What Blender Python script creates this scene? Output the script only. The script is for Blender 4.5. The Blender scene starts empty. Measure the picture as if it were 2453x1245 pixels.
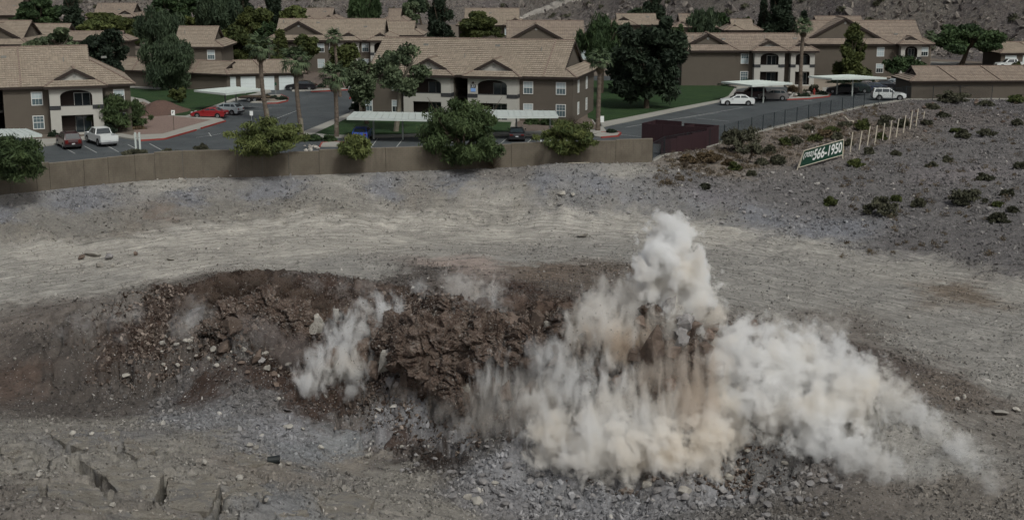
import bpy, bmesh, math, random
import numpy as np
from mathutils import Vector, Matrix, Euler
from mathutils.bvhtree import BVHTree
R = math.radians
random.seed(7); rng = np.random.default_rng(7)
sc = bpy.context.scene
COL = sc.collection

# ------------------------------------------------------------------ camera
FPX, PITCH, HC = 3330.0, R(12.5), 20.5
cd = bpy.data.cameras.new('camera'); cam = bpy.data.objects.new('camera', cd); COL.objects.link(cam)
cam.location = (0, 0, HC); cam.rotation_euler = (math.pi/2 - PITCH, 0, 0)
cd.sensor_width = 36; cd.lens = 36*FPX/2453; cd.clip_end = 2000; cd.clip_start = 0.5
sc.camera = cam
# ------------------------------------------------------------------ light
SUN_EL, SUN_AZ = R(48), R(150)
w = bpy.data.worlds.new('World'); sc.world = w; w.use_nodes = True
wn = w.node_tree; bg = wn.nodes['Background']
sky = wn.nodes.new('ShaderNodeTexSky'); sky.sky_type = 'NISHITA'; sky.sun_disc = False
sky.sun_elevation = SUN_EL; sky.sun_rotation = SUN_AZ
sky.air_density = 1.0; sky.dust_density = 5.0; sky.ozone_density = 0.6
hsv = wn.nodes.new('ShaderNodeHueSaturation'); hsv.inputs['Saturation'].default_value = 0.42
wn.links.new(sky.outputs[0], hsv.inputs['Color']); wn.links.new(hsv.outputs[0], bg.inputs[0])
bg.inputs[1].default_value = 0.066
sl = bpy.data.lights.new('sun', 'SUN'); sl.energy = 1.3; sl.angle = R(11); sl.color = (.975, 1, .955)
so = bpy.data.objects.new('sun', sl); COL.objects.link(so)
sdir = Vector((math.sin(SUN_AZ)*math.cos(SUN_EL), math.cos(SUN_AZ)*math.cos(SUN_EL), math.sin(SUN_EL)))
so.rotation_euler = sdir.to_track_quat('Z', 'Y').to_euler()
sc.view_settings.view_transform = 'Standard'; sc.view_settings.look = 'None'
sc.view_settings.exposure = 0.18; sc.view_settings.gamma = 1.0
try: sc.view_settings.use_curve_mapping = False
except Exception: pass
sc.cycles.use_adaptive_sampling = True; sc.cycles.adaptive_threshold = .03; sc.cycles.volume_bounces = 8; sc.cycles.max_bounces = 10; sc.cycles.transparent_max_bounces = 16
sc.cycles.diffuse_bounces = 2; sc.cycles.glossy_bounces = 2
sc.cycles.volume_max_steps = 256
sc.cycles.use_denoising = True

# ------------------------------------------------------------------ pixel -> world helpers (photograph's 2453 x 1245 pixels)
cT, sT = math.cos(PITCH), math.sin(PITCH)
def ray(px, py):
    dx, dy = (px-1226.5)/FPX, (622.5-py)/FPX
    return Vector((dx, cT + dy*sT, -sT + dy*cT))
def P(px, py, z=0.0):
    d = ray(px, py); t = (z-HC)/d.z
    return Vector((d.x*t, d.y*t, z))
def PY(px, py, y):
    d = ray(px, py); t = y/d.y
    return Vector((d.x*t, y, HC+d.z*t))
def scale_at(y, z=0.0):
    return FPX/(y*cT + (HC-z)*sT)
def proj(x, y, z):
    zc = y*cT - (z-HC)*sT; yc = y*sT + (z-HC)*cT
    return 1226.5 + FPX*x/zc, 622.5 - FPX*yc/zc

# ------------------------------------------------------------------ numpy noise
_T = rng.random((256, 256)).astype(np.float32)
def vnoise(x, y):
    xi = np.floor(x).astype(int); yi = np.floor(y).astype(int)
    fx = x-xi; fy = y-yi; fx = fx*fx*(3-2*fx); fy = fy*fy*(3-2*fy)
    a = _T[xi & 255, yi & 255]; b = _T[(xi+1) & 255, yi & 255]
    c = _T[xi & 255, (yi+1) & 255]; d = _T[(xi+1) & 255, (yi+1) & 255]
    return (a*(1-fx)+b*fx)*(1-fy) + (c*(1-fx)+d*fx)*fy
def fbm(x, y, o=4, gain=.5):
    s = 0; a = 1; t = 0
    for k in range(o):
        s = s + a*vnoise(x*2**k+17.3*k, y*2**k+9.1*k); t += a; a *= gain
    return s/t
def cells(x, y):
    """Voronoi: distance to edge, cell random values"""
    xi = np.floor(x).astype(int); yi = np.floor(y).astype(int)
    f1 = np.full(x.shape, 9.); f2 = np.full(x.shape, 9.); r1 = np.zeros(x.shape); r2 = np.zeros(x.shape); r3 = np.zeros(x.shape)
    for i in (-1, 0, 1):
        for j in (-1, 0, 1):
            cx, cy = xi+i, yi+j
            px = cx + _T[cx & 255, cy & 255]; py = cy + _T[(cx+91) & 255, (cy+37) & 255]
            d = np.hypot(x-px, y-py)
            m = d < f1
            f2 = np.where(m, f1, np.minimum(f2, d))
            r1 = np.where(m, _T[(cx+5) & 255, (cy+77) & 255], r1)
            r2 = np.where(m, (x-px)*(_T[(cx+50) & 255, (cy+7) & 255]-.5), r2)
            r3 = np.where(m, (y-py)*(_T[(cx+150) & 255, (cy+107) & 255]-.5), r3)
            f1 = np.where(m, d, f1)
    return f2-f1, r1, r2+r3

# ------------------------------------------------------------------ object helpers
def link(o, parent=None):
    COL.objects.link(o)
    if parent is not None: o.parent = parent
    return o
def tag(o, label=None, cat=None, group=None, kind=None):
    if label: o['label'] = label
    if cat: o['category'] = cat
    if group: o['group'] = group
    if kind: o['kind'] = kind
    return o
def empty(name, loc=(0, 0, 0), rz=0.0, sc_=1.0):
    o = bpy.data.objects.new(name, None); COL.objects.link(o); o.empty_display_size = .3
    o.location = loc; o.rotation_euler = (0, 0, rz); o.scale = (sc_,)*3 if not isinstance(sc_, tuple) else sc_
    return o
def copy_tree(o, parent=None):
    c = o.copy(); COL.objects.link(c); c.parent = parent
    for ch in list(o.children): copy_tree(ch, c)
    return c
class MB:
    def __init__(s): s.v = []; s.f = []; s.cuts = []
    def add(s, vs, fs):
        n = len(s.v); s.cuts.append((n, len(s.f))); s.v += [tuple(p) for p in vs]; s.f += [tuple(i+n for i in q) for q in fs]
    def box(s, x0, x1, y0, y1, z0, z1):
        s.add([(x0,y0,z0),(x1,y0,z0),(x1,y1,z0),(x0,y1,z0),(x0,y0,z1),(x1,y0,z1),(x1,y1,z1),(x0,y1,z1)],
              [(0,3,2,1),(4,5,6,7),(0,1,5,4),(1,2,6,5),(2,3,7,6),(3,0,4,7)])
    def poly(s, pts): s.add(pts, [tuple(range(len(pts)))])
    def prism(s, pts, vec):
        n = len(pts); a = [Vector(p) for p in pts]; b = [p+Vector(vec) for p in a]
        s.add(a+b, [tuple(range(n)), tuple(range(2*n-1, n-1, -1))] + [(i, i+n, (i+1) % n + n, (i+1) % n) for i in range(n)])
    def tube(s, p0, p1, r0, r1, n=7, cap=True):
        p0, p1 = Vector(p0), Vector(p1); d = (p1-p0).normalized()
        a = d.orthogonal().normalized(); b = d.cross(a)
        vs = [p0 + (a*math.cos(2*math.pi*i/n)+b*math.sin(2*math.pi*i/n))*r0 for i in range(n)] + \
             [p1 + (a*math.cos(2*math.pi*i/n)+b*math.sin(2*math.pi*i/n))*r1 for i in range(n)]
        fs = [(i, (i+1) % n, (i+1) % n+n, i+n) for i in range(n)]
        if cap: fs += [tuple(range(n-1, -1, -1)), tuple(range(n, 2*n))]
        s.add(vs, fs)
    def path(s, pts, rs, n=7):
        for i in range(len(pts)-1): s.tube(pts[i], pts[i+1], rs[i], rs[i+1], n)
    def beam(s, p0, p1, w, h):
        p0, p1 = Vector(p0), Vector(p1); d = (p1-p0).normalized()
        up = Vector((0, 0, 1)) if abs(d.z) < .95 else Vector((0, 1, 0))
        a = d.cross(up).normalized()*w/2; b = a.cross(d).normalized()*h/2
        vs = [p+sa*a+sb*b for p in (p0, p1) for sa, sb in ((-1,-1),(1,-1),(1,1),(-1,1))]
        s.add(vs, [(0,1,2,3),(7,6,5,4),(0,4,5,1),(1,5,6,2),(2,6,7,3),(3,7,4,0)])
    def mesh(s, name, mat=None, smooth=False, fix=True):
        me = bpy.data.meshes.new(name); me.from_pydata(s.v, [], s.f)
        if fix:
            bm = bmesh.new(); bm.from_mesh(me); bmesh.ops.recalc_face_normals(bm, faces=bm.faces); bm.to_mesh(me); bm.free()
        if mat: me.materials.append(mat)
        if smooth: me.polygons.foreach_set('use_smooth', [True]*len(me.polygons))
        return me
    def build(s, name, mat, parent=None, smooth=False, **kw):
        o = link(bpy.data.objects.new(name, s.mesh(name, mat, smooth)), parent)
        return tag(o, **kw) if kw else o
def build_each(mb, name, material, parent):
    """one object for every added piece"""
    cuts = mb.cuts+[(len(mb.v), len(mb.f))]
    for (v0, f0), (v1, f1) in zip(cuts[:-1], cuts[1:]):
        q = MB(); q.v = mb.v[v0:v1]; q.f = [tuple(i-v0 for i in f) for f in mb.f[f0:f1]]; q.build(name, material, parent)
def inst(name, me, parent=None, loc=(0, 0, 0), rot=(0, 0, 0), scl=(1, 1, 1), **kw):
    o = link(bpy.data.objects.new(name, me), parent); o.location = loc; o.rotation_euler = rot; o.scale = scl
    return tag(o, **kw) if kw else o

# ------------------------------------------------------------------ materials
def mat(name, col=(.5, .5, .5), rough=.8, metal=0.0, spec=.3):
    m = bpy.data.materials.new(name); m.use_nodes = True
    b = m.node_tree.nodes['Principled BSDF']
    b.inputs['Base Color'].default_value = (*col, 1); b.inputs['Roughness'].default_value = rough
    b.inputs['Metallic'].default_value = metal; b.inputs['Specular IOR Level'].default_value = spec
    return m
class N:
    def __init__(s, m): s.t = m.node_tree; s.n = s.t.nodes; s.b = s.n['Principled BSDF']
    def new(s, ty, **kw):
        x = s.n.new(ty)
        for k, v in kw.items():
            if k.startswith('_'): setattr(x, k[1:], v)
            else:
                x.inputs[k.replace('__', ' ')].default_value = v
        return x
    def l(s, a, b): s.t.links.new(a, b)
    def math(s, op, a, b=None, c=None):
        x = s.n.new('ShaderNodeMath'); x.operation = op
        for i, q in enumerate((a, b, c)):
            if q is None: continue
            if isinstance(q, (int, float)): x.inputs[i].default_value = q
            else: s.l(q, x.inputs[i])
        return x.outputs[0]
    def mix(s, fac, a, b, mode='MIX'):
        x = s.n.new('ShaderNodeMix'); x.data_type = 'RGBA'; x.blend_type = mode
        for sock, q in ((x.inputs[0], fac), (x.inputs[6], a), (x.inputs[7], b)):
            if isinstance(q, (int, float)): sock.default_value = q
            elif isinstance(q, tuple): sock.default_value = (*q, 1) if len(q) == 3 else q
            else: s.l(q, sock)
        return x.outputs[2]
    def noise(s, scale, detail=4, rough=.6, vec=None, out=0):
        x = s.new('ShaderNodeTexNoise', Scale=scale, Detail=detail, Roughness=rough)
        if vec is not None: s.l(vec, x.inputs['Vector'])
        return x.outputs[out]
    def obj(s): return s.n.new('ShaderNodeTexCoord').outputs['Object']
    def pos(s): return s.n.new('ShaderNodeNewGeometry').outputs['Position']
    def ramp(s, fac, stops):
        x = s.n.new('ShaderNodeValToRGB'); e = x.color_ramp.elements
        e[0].position, e[0].color = stops[0][0], (*stops[0][1], 1); e[1].position, e[1].color = stops[-1][0], (*stops[-1][1], 1)
        for p, c in stops[1:-1]: q = e.new(p); q.color = (*c, 1)
        s.l(fac, x.inputs[0]); return x.outputs[0]
    def bump(s, h, strength=.4, dist=.05):
        x = s.new('ShaderNodeBump', Strength=strength, Distance=dist); s.l(h, x.inputs['Height']); s.l(x.outputs[0], s.b.inputs['Normal'])
    def col(s, c): s.l(c, s.b.inputs['Base Color'])
def nmat(name, col, var=.25, scale=3.0, rough=.85, bump=.3, bscale=30, bdist=.02, pos=False):
    """a base colour with mottling and fine relief"""
    m = mat(name, col, rough); n = N(m)
    v = n.pos() if pos else n.obj()
    a = n.noise(scale, 6, .65, v); b = n.noise(bscale, 3, .6, v)
    f = n.math('MULTIPLY_ADD', a, var*2, 1-var)
    f2 = n.math('MULTIPLY_ADD', b, var, 1-var*.5)
    g = n.math('MULTIPLY', f, f2)
    c = n.mix(1.0, tuple(col), n.mix(1.0, (1, 1, 1), g, 'MULTIPLY'), 'MULTIPLY')
    x = n.n.new('ShaderNodeCombineColor')
    for i in range(3): n.l(g, x.inputs[i])
    c = n.mix(1.0, tuple(col), x.outputs[0], 'MULTIPLY')
    n.col(c); n.bump(b, bump, bdist)
    return m
M = {}
M['stucco_brown'] = nmat('stucco_brown', (.112, .096, .078), .13, .7, .95, .3, 14)
M['stucco_cream'] = nmat('stucco_cream', (.42, .41, .375), .10, .8, .95, .3, 14)
M['stucco_grey'] = nmat('stucco_grey', (.23, .23, .215), .10, .8, .95, .3, 14)
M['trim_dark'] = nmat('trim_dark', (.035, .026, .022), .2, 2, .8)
M['band_dark'] = nmat('band_dark', (.04, .042, .045), .2, 2, .8)
M['breezeway_shade'] = mat('breezeway_shade', (.03, .028, .026), .9)  # near-black: the shade inside the open breezeway is put into the colour
M['white_frame'] = mat('white_frame', (.62, .63, .61), .5)
M['garage_door'] = nmat('garage_door', (.62, .68, .68), .05, 1, .5, .1, 5)
M['blind'] = nmat('blind', (.40, .47, .49), .1, 5, .6)
M['glass'] = mat('glass', (.025, .035, .04), .08, 0, .8)
M['glass_pale'] = mat('glass_pale', (.10, .14, .155), .12, 0, .8)
M['concrete'] = nmat('concrete', (.33, .32, .285), .18, .8, .9, .3, 18)
M['curb_red'] = nmat('curb_red', (.27, .045, .035), .3, 2, .7)
M['metal_white'] = nmat('metal_white', (.55, .60, .57), .1, .6, .45, .1, 6)
M['metal_post'] = mat('metal_post', (.30, .33, .31), .5)
M['wall_block'] = None
M['rubber'] = mat('rubber', (.015, .015, .015), .9)
M['rim'] = mat('rim', (.35, .36, .37), .35, .8)
M['bark'] = nmat('bark', (.07, .055, .04), .3, 4, .95, .6, 20)
M['bark_pale'] = nmat('bark_pale', (.20, .18, .14), .3, 3, .95, .6, 20)
M['palm_bark'] = nmat('palm_bark', (.135, .108, .085), .55, 6, .95, .9, 14, .06)
M['maroon'] = nmat('maroon', (.034, .017, .020), .2, 1.5, .6)
M['fence_metal'] = mat('fence_metal', (.035, .045, .05), .5, .5)
M['stake'] = nmat('stake', (.52, .47, .38), .15, 4, .8)
M['sign_green'] = nmat('sign_green', (.012, .055, .035), .12, 2, .45)
M['sign_white'] = mat('sign_white', (.78, .80, .78), .5)
M['paint_line'] = nmat('paint_line', (.42, .43, .41), .35, 3, .8)

# asphalt
m = mat('asphalt', (.06, .065, .07), .85); n = N(m); v = n.pos()
a = n.noise(.18, 5, .6, v); b = n.noise(1.6, 5, .7, v); c = n.noise(45, 3, .6, v)
mp = n.new('ShaderNodeMapping'); mp.inputs['Scale'].default_value = (.35, 1.6, 1); n.l(v, mp.inputs[0])
st = n.noise(.7, 6, .7, mp.outputs[0])
vo = n.new('ShaderNodeTexVoronoi', Scale=.22); vo.feature = 'DISTANCE_TO_EDGE'
dv = n.n.new('ShaderNodeVectorMath'); dv.operation = 'MULTIPLY_ADD'; n.l(n.noise(1.5, 3, .6, v, 1), dv.inputs[0]); dv.inputs[1].default_value = (1.5,)*3; n.l(v, dv.inputs[2])
n.l(dv.outputs[0], vo.inputs['Vector'])
crack = n.math('LESS_THAN', vo.outputs[0], .008)
base = n.ramp(a, [(.3, (.060, .069, .073)), (.55, (.092, .103, .106)), (.75, (.125, .136, .136))])
base = n.mix(n.math('MULTIPLY', st, .55), base, (.038, .042, .047))
base = n.mix(n.math('MULTIPLY', n.math('GREATER_THAN', b, .62), .35), base, (.12, .12, .115))
base = n.mix(n.math('MULTIPLY', crack, .55), base, (.03, .03, .03))
n.col(base); n.bump(c, .3, .02); M['asphalt'] = m
# lawn
m = mat('lawn', (.03, .06, .015), .95); n = N(m); v = n.pos()
a = n.noise(.35, 5, .65, v); b = n.noise(9, 4, .7, v)
base = n.ramp(a, [(.3, (.018, .042, .013)), (.55, (.030, .066, .018)), (.8, (.055, .082, .026))])
base = n.mix(n.math('MULTIPLY', b, .6), base, (.012, .03, .01))
n.col(base); n.bump(b, .8, .08); M['lawn'] = m
# block wall
m = mat('block_wall', (.18, .15, .115), .95); n = N(m); v = n.obj()
a = n.noise(.5, 6, .7, v); b = n.noise(25, 3, .6, v)
g = n.n.new('ShaderNodeNewGeometry')
mp = n.new('ShaderNodeMapping'); mp.inputs['Scale'].default_value = (1.2, 1.2, .18); n.l(g.outputs['Position'], mp.inputs[0])
dr = n.noise(1.5, 5, .7, mp.outputs[0])
base = n.ramp(a, [(.3, (.105, .090, .070)), (.6, (.148, .128, .100)), (.85, (.175, .145, .12))])
base = n.mix(n.math('MULTIPLY', n.math('GREATER_THAN', dr, .56), .35), base, (.10, .085, .068))
br = n.new('ShaderNodeTexBrick'); br.inputs['Scale'].default_value = 1; br.inputs['Brick Width'].default_value = .4; br.inputs['Row Height'].default_value = .2; br.inputs['Mortar Size'].default_value = .008
uvn = n.n.new('ShaderNodeUVMap'); n.l(uvn.outputs[0], br.inputs['Vector'])
base = n.mix(n.math('MULTIPLY', br.outputs['Fac'], .45), base, (.07, .06, .05))
n.col(base); n.bump(b, .3, .02); M['wall_block'] = m
# roof tiles : uv in metres (u along the course, v up the slope)
def tile_mat(name, c1, c2):
    m = mat(name, c1, .9); n = N(m)
    uv = n.n.new('ShaderNodeUVMap').outputs[0]
    mp = n.new('ShaderNodeMapping'); mp.inputs['Scale'].default_value = (1/.31, 1/.44, 1); n.l(uv, mp.inputs[0])
    fl = n.n.new('ShaderNodeVectorMath'); fl.operation = 'FLOOR'; n.l(mp.outputs[0], fl.inputs[0])
    wn_ = n.n.new('ShaderNodeTexWhiteNoise'); wn_.noise_dimensions = '2D'; n.l(fl.outputs[0], wn_.inputs['Vector'])
    a = n.noise(.25, 5, .6, n.pos())
    base = n.mix(wn_.outputs[0], c1, c2)
    base = n.mix(n.math('MULTIPLY', n.math('SUBTRACT', a, .35), 1.2), base, tuple(x*.72 for x in c1))
    b = n.noise(1.3, 6, .75, n.pos())
    base = n.mix(n.math('MULTIPLY', n.math('GREATER_THAN', b, .6), .25), base, (.10, .085, .07))
    fr = n.n.new('ShaderNodeVectorMath'); fr.operation = 'FRACTION'; n.l(mp.outputs[0], fr.inputs[0])
    sp = n.n.new('ShaderNodeSeparateXYZ'); n.l(fr.outputs[0], sp.inputs[0])
    s1 = n.math('SINE', n.math('MULTIPLY', sp.outputs[0], math.pi))
    n.col(base); n.bump(s1, .9, .05); return m
M['tile'] = tile_mat('roof_tile', (.345, .29, .228), (.265, .22, .173))
M['tile_b'] = tile_mat('roof_tile_pinkish', (.32, .262, .21), (.24, .195, .158))
M['tile_cap'] = nmat('tile_cap', (.24, .185, .15), .3, 3, .9)

def leaf_mat(name, c1, c2, trans=.15):
    m = mat(name, c1, .75, 0, .25); n = N(m)
    at = n.n.new('ShaderNodeAttribute'); at.attribute_name = 'tint'
    oi = n.n.new('ShaderNodeObjectInfo')
    f = n.math('ADD', n.math('MULTIPLY', at.outputs['Fac'], .85), n.math('MULTIPLY', oi.outputs['Random'], .15))
    n.col(n.mix(f, c1, c2))
    try: n.b.inputs['Subsurface Weight'].default_value = 0
    except Exception: pass
    return m
M['leaf_mesquite'] = leaf_mat('leaf_mesquite', (.018, .033, .014), (.085, .122, .046))
M['leaf_dark'] = leaf_mat('leaf_dark', (.022, .024, .015), (.066, .068, .042))  # dull dark foliage, the own colour of some slope bushes
M['leaf_palo'] = leaf_mat('leaf_palo', (.04, .06, .02), (.15, .17, .055))
M['leaf_broad'] = leaf_mat('leaf_broad', (.013, .027, .012), (.060, .098, .036))
M['leaf_silver'] = leaf_mat('leaf_silver', (.022, .035, .020), (.125, .16, .085))
M['leaf_willow'] = leaf_mat('leaf_willow', (.016, .029, .017), (.064, .092, .048))
M['leaf_pine'] = leaf_mat('leaf_pine', (.009, .016, .010), (.034, .052, .029))
M['leaf_olive'] = leaf_mat('leaf_olive', (.022, .034, .012), (.09, .105, .030))
M['leaf_dry'] = leaf_mat('leaf_dry', (.05, .036, .022), (.15, .11, .062))
M['leaf_desert'] = leaf_mat('leaf_desert', (.034, .036, .023), (.105, .105, .068))
M['leaf_palm'] = leaf_mat('leaf_palm', (.022, .038, .020), (.115, .155, .080))
M['leaf_dead'] = leaf_mat('leaf_dead', (.06, .045, .03), (.17, .135, .09))

# ================================================================== TERRAIN
# heights: (px, py, z) of the photograph's pixels for the quarry ground below the wall
HP = [(0,480,-.3),(220,452,-.25),(430,440,-.2),(800,427,-.2),(1200,415,-.2),(1560,402,-.2),
 (0,500,-.7),(430,462,-.6),(800,450,-.6),(1150,440,-.6),(1300,440,-.5),(1440,418,.1),(1600,435,-.4),
 (0,590,-2.6),(300,560,-2.5),(600,525,-2.5),(900,507,-2.5),(1200,502,-2.5),(1500,510,-2.5),(1700,535,-2.7),(2000,585,-3),(2250,625,-3),(2453,665,-3),
 (1750,400,-.5),(1750,470,-1.6),(2000,400,-.9),(2000,490,-2),(2250,400,-1.0),(2250,520,-2.1),(2453,330,-.5),(2453,450,-1.2),(2453,560,-2.1),
 (1650,385,-.1),(1800,345,-.2),(2050,290,-.3),(2250,260,-.1),(2450,250,0),(2250,310,-.4),(1950,330,-.35),
 (0,700,-2.9),(400,640,-2.6),(800,600,-2.5),(1200,600,-2.4),(1200,660,-2.2),(800,635,-2.35),(1700,640,-2.8),(2000,750,-3.2),(2300,850,-3.5),(2453,1000,-3.8),(1500,640,-2.5),(2453,800,-3.3),
 (0,780,-3.4),(250,775,-2.9),(400,720,-2.2),(560,672,-1.4),(640,682,-1.5),(720,700,-1.7),(850,715,-1.6),(1000,730,-1.3),(1200,730,-.6),(1350,727,-.4),(1500,712,.7),(1590,718,1.1),(1660,772,.3),(1800,795,-1.2),(1950,865,-2.4),(2100,950,-3.1),
 (300,840,-4),(500,860,-4.5),(700,890,-4.8),(850,960,-5),(1000,985,-5),(1150,1020,-5),(1350,1080,-5.1),(1550,1130,-5.2),(1750,1085,-5.1),(1900,1080,-4.8),(2100,1080,-4.3),
 (450,780,-2.8),(640,790,-2.7),(830,830,-2.9),(1000,850,-2.6),(1200,860,-2.4),(1400,900,-2.3),(1600,900,-1.6),(1750,930,-2.6),
 (0,850,-4.2),(0,950,-4.8),(400,950,-5),(800,1010,-5.2),(1200,1110,-5.4),(1600,1200,-5.5),(1900,1200,-5.2),(2200,1200,-4.7),(2453,1200,-4.3),
 (0,1010,-4.3),(0,1240,-3.0),(300,1040,-4.2),(600,1080,-4.6),(300,1200,-3.3),(600,1200,-3.8),(900,1170,-4.9),(1100,1245,-5.2),
 (150,1100,-3.7),(450,1120,-3.7),
 (300,712,-2.8),(420,668,-2.6),(560,640,-2.5),(700,655,-2.5),(850,672,-2.4),(1000,688,-2.35),(1200,695,-2.3),(1350,692,-2.4),(1500,672,-2.5),(1600,672,-2.5),(1700,720,-2.7)]
def zmap(z): return z if z > -2.5 else -2.5+(z+2.5)*1.4
hp = np.array([(*P(a, b, zmap(c))[:2], zmap(c)) for a, b, c in HP] + [(-60, 60, -4), (60, 60, -5), (0, 48, -6), (-75, 110, -1.5), (85, 100, -3), (-25, 50, -4), (95, 195, 0), (-80, 128, 0)])
def tps(d): return np.where(d < 1e-6, 0, d*d*np.log(np.maximum(d, 1e-6)))
_n = len(hp); A = np.zeros((_n+3, _n+3))
A[:_n, :_n] = tps(np.hypot(hp[:, None, 0]-hp[None, :, 0], hp[:, None, 1]-hp[None, :, 1])) + np.eye(_n)*.6
A[:_n, _n] = 1; A[:_n, _n+1:] = hp[:, :2]; A[_n, :_n] = 1; A[_n+1:, :_n] = hp[:, :2].T
W_ = np.linalg.solve(A, np.r_[hp[:, 2], 0, 0, 0])
GX = np.arange(-100, 120, .5); GY = np.arange(40, 225, .5)
gx, gy = np.meshgrid(GX, GY)
gz = (W_[_n] + W_[_n+1]*gx + W_[_n+2]*gy)
for i in range(_n): gz = gz + W_[i]*tps(np.hypot(gx-hp[i, 0], gy-hp[i, 1]))
gz = np.clip(gz, -7.2, 2.4)
def bilin(G, x, y):
    u = np.clip((np.asarray(x, float)-GX[0])/.5, 0, len(GX)-1.01); v = np.clip((np.asarray(y, float)-GY[0])/.5, 0, len(GY)-1.01)
    i = u.astype(int); j = v.astype(int); a = u-i; b = v-j
    return (G[j, i]*(1-a)+G[j, i+1]*a)*(1-b) + (G[j+1, i]*(1-a)+G[j+1, i+1]*a)*b
# the wall / fence line that bounds the lot (world x -> world y)
WALLPX = [(-700, 520), (-60, 475), (0, 466), (100, 457), (200, 446), (320, 434), (430, 427), (600, 424), (925, 412), (1180, 402), (1350, 395), (1563, 388)]
FENCEPX = [(1563, 388), (1592, 372), (1700, 352), (1800, 322), (1880, 302), (1990, 276), (2070, 256), (2170, 240), (2300, 238), (2453, 240), (2900, 240)]
LINE = [P(*p) for p in WALLPX] + [P(*p) for p in FENCEPX[1:]]
LXs = np.array([p.x for p in LINE]); LYs = np.array([p.y for p in LINE])
def yline(x): return np.interp(x, LXs, LYs)
def polyd(x, y, pts):
    """distance to a polyline of world points"""
    d = np.full(np.shape(x), 99.)
    for (ax, ay), (bx, by) in zip(pts[:-1], pts[1:]):
        L2 = (bx-ax)**2+(by-ay)**2; t = np.clip(((x-ax)*(bx-ax)+(y-ay)*(by-ay))/L2, 0, 1)
        d = np.minimum(d, np.hypot(x-ax-t*(bx-ax), y-ay-t*(by-ay)))
    return d
def smooth(a, b, x): t = np.clip((x-a)/(b-a), 0, 1); return t*t*(3-2*t)
def PXY(px, py, z): p = P(px, py, zmap(z)); return (p.x, p.y)
CREST = [PXY(*a) for a in [(300,765,-2.6),(400,745,-2.2),(560,720,-1.6),(700,735,-1.6),(850,760,-1.8),(1000,780,-1.5),(1200,800,-1.4),(1400,820,-1.2),(1550,830,-.5),(1680,860,-1.2),(1850,900,-2.4)]]
LEDGE = [PXY(*a) for a in [(-300,1180,-3.3),(100,1130,-3.6),(300,1150,-3.6),(520,1180,-3.8),(700,1240,-4.3)]]
CRACKS = [[PXY(a, b, -3.6) for a, b in L] for L in
  [[(178,1118),(215,1140),(250,1172),(300,1195),(360,1216),(382,1205),(392,1175),(400,1130)],
   [(285,1092),(292,1078),(296,1066)], [(145,1025),(210,1050),(270,1085)], [(500,1130),(533,1165),(525,1215),(512,1245)],
   [(600,1165),(640,1200)], [(300,1195),(180,1245)], [(400,1130),(500,1125)], [(30,1085),(80,1075)], [(310,1045),(370,1085)]]]
def blast_mask(x, y): return 1-smooth(4.0, 8.5, polyd(x, y, CREST))
def terrain(x, y, fine=True):
    x = np.asarray(x, float); y = np.asarray(y, float)
    z = bilin(gz, x, y)
    d = yline(x)-y
    z = z*smooth(0, 2.5, d) - .03*(d <= 0)
    if not fine: return z
    q = smooth(.2, 3, d)
    z = z + q*((fbm(x*.3, y*.3, 4)-.5)*.5 + (fbm(x*1.6+5, y*1.6, 4)-.5)*(.14+.22*smooth(12, 22, x)*(d < 45)))
    # road ruts and tread marks
    yr = 123 - .013*x*x - .12*x
    dd = y-yr
    road = smooth(-27, -18, dd)*(1-smooth(1, 3.5, dd))*(1-blast_mask(x, y))*smooth(3, 5, d)
    z = z + road*((fbm(x*.03+3, dd*.8, 3)-.5)*.14 + (fbm(x*.5, dd*3.5, 3)-.5)*.03)
    tk = np.zeros(x.shape)
    for o_ in (-2.9, -5.0, -7.2, -10.5, -12.6, -16.0, -18.1, -22.5):
        tk = np.maximum(tk, (1-smooth(.28, .42, np.abs(dd-o_-.9*np.sin(x*.05+o_))))*(vnoise(x*.09+o_*3, dd*0+o_) > .38))
    tr = (np.sin((x + .8*np.abs(np.mod(dd, .8)-.4))*2*math.pi/.50)*.04 - .03)*tk
    z = z + road*tr
    bmk = blast_mask(x, y)
    wx = x + (fbm(x*.6, y*.6, 3)-.5)*1.6; wy = y + (fbm(x*.6+50, y*.6+9, 3)-.5)*1.6
    e, r, t = cells(wx/1.25, wy/1.25)
    e2, r2, t2 = cells(wx/.42+7, wy/.42)
    z = z + bmk*((r-.4)*1.05 + t*1.1 - .35*(1-smooth(0, .14, e)) + (r2-.5)*.26 + t2*.2 + (fbm(x*2.5, y*2.5, 3)-.5)*.25)
    lm = (1-smooth(5.0, 9.0, polyd(x, y, LEDGE)))
    e, r, t = cells(wx/3.2+30, wy/2.6)
    z = z + lm*((r-.5)*.75 + t*.55 - .30*(1-smooth(0, .05, e)))
    e, r, t = cells(wx/.8+3, wy/.6)
    z = z + lm*((r-.5)*.24 + t*.2 - .08*(1-smooth(0, .06, e)) + (fbm(x*3, y*3, 3)-.5)*.12)
    dl = polyd(wx*.15+x*.85, wy*.15+y*.85, CRACKS[0]); z = z - 1.5*(1-smooth(.16, .34, dl))
    for c in CRACKS[1:]: z = z - .8*(1-smooth(.06, .17, polyd(wx*.15+x*.85, wy*.15+y*.85, c)))
    # clawed bank below the wall: short vertical grooves
    bank = np.exp(-((d-11.0-1.5*np.sin(x*.1))/2.0)**2)*(x < 15)
    z = z - bank*.12*smooth(.45, .75, vnoise(x*1.6, y*.35))
    # stony banks
    z = z + q*(1-road)*(1-bmk)*((fbm(x*4+9, y*4, 2)-.5)*.12)
    return z
_hx = np.arange(-80, 100, .22); _hy = np.arange(44, 222, .22)
_HX, _HY = np.meshgrid(_hx, _hy); HG = terrain(_HX, _HY); del _HX, _HY
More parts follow.
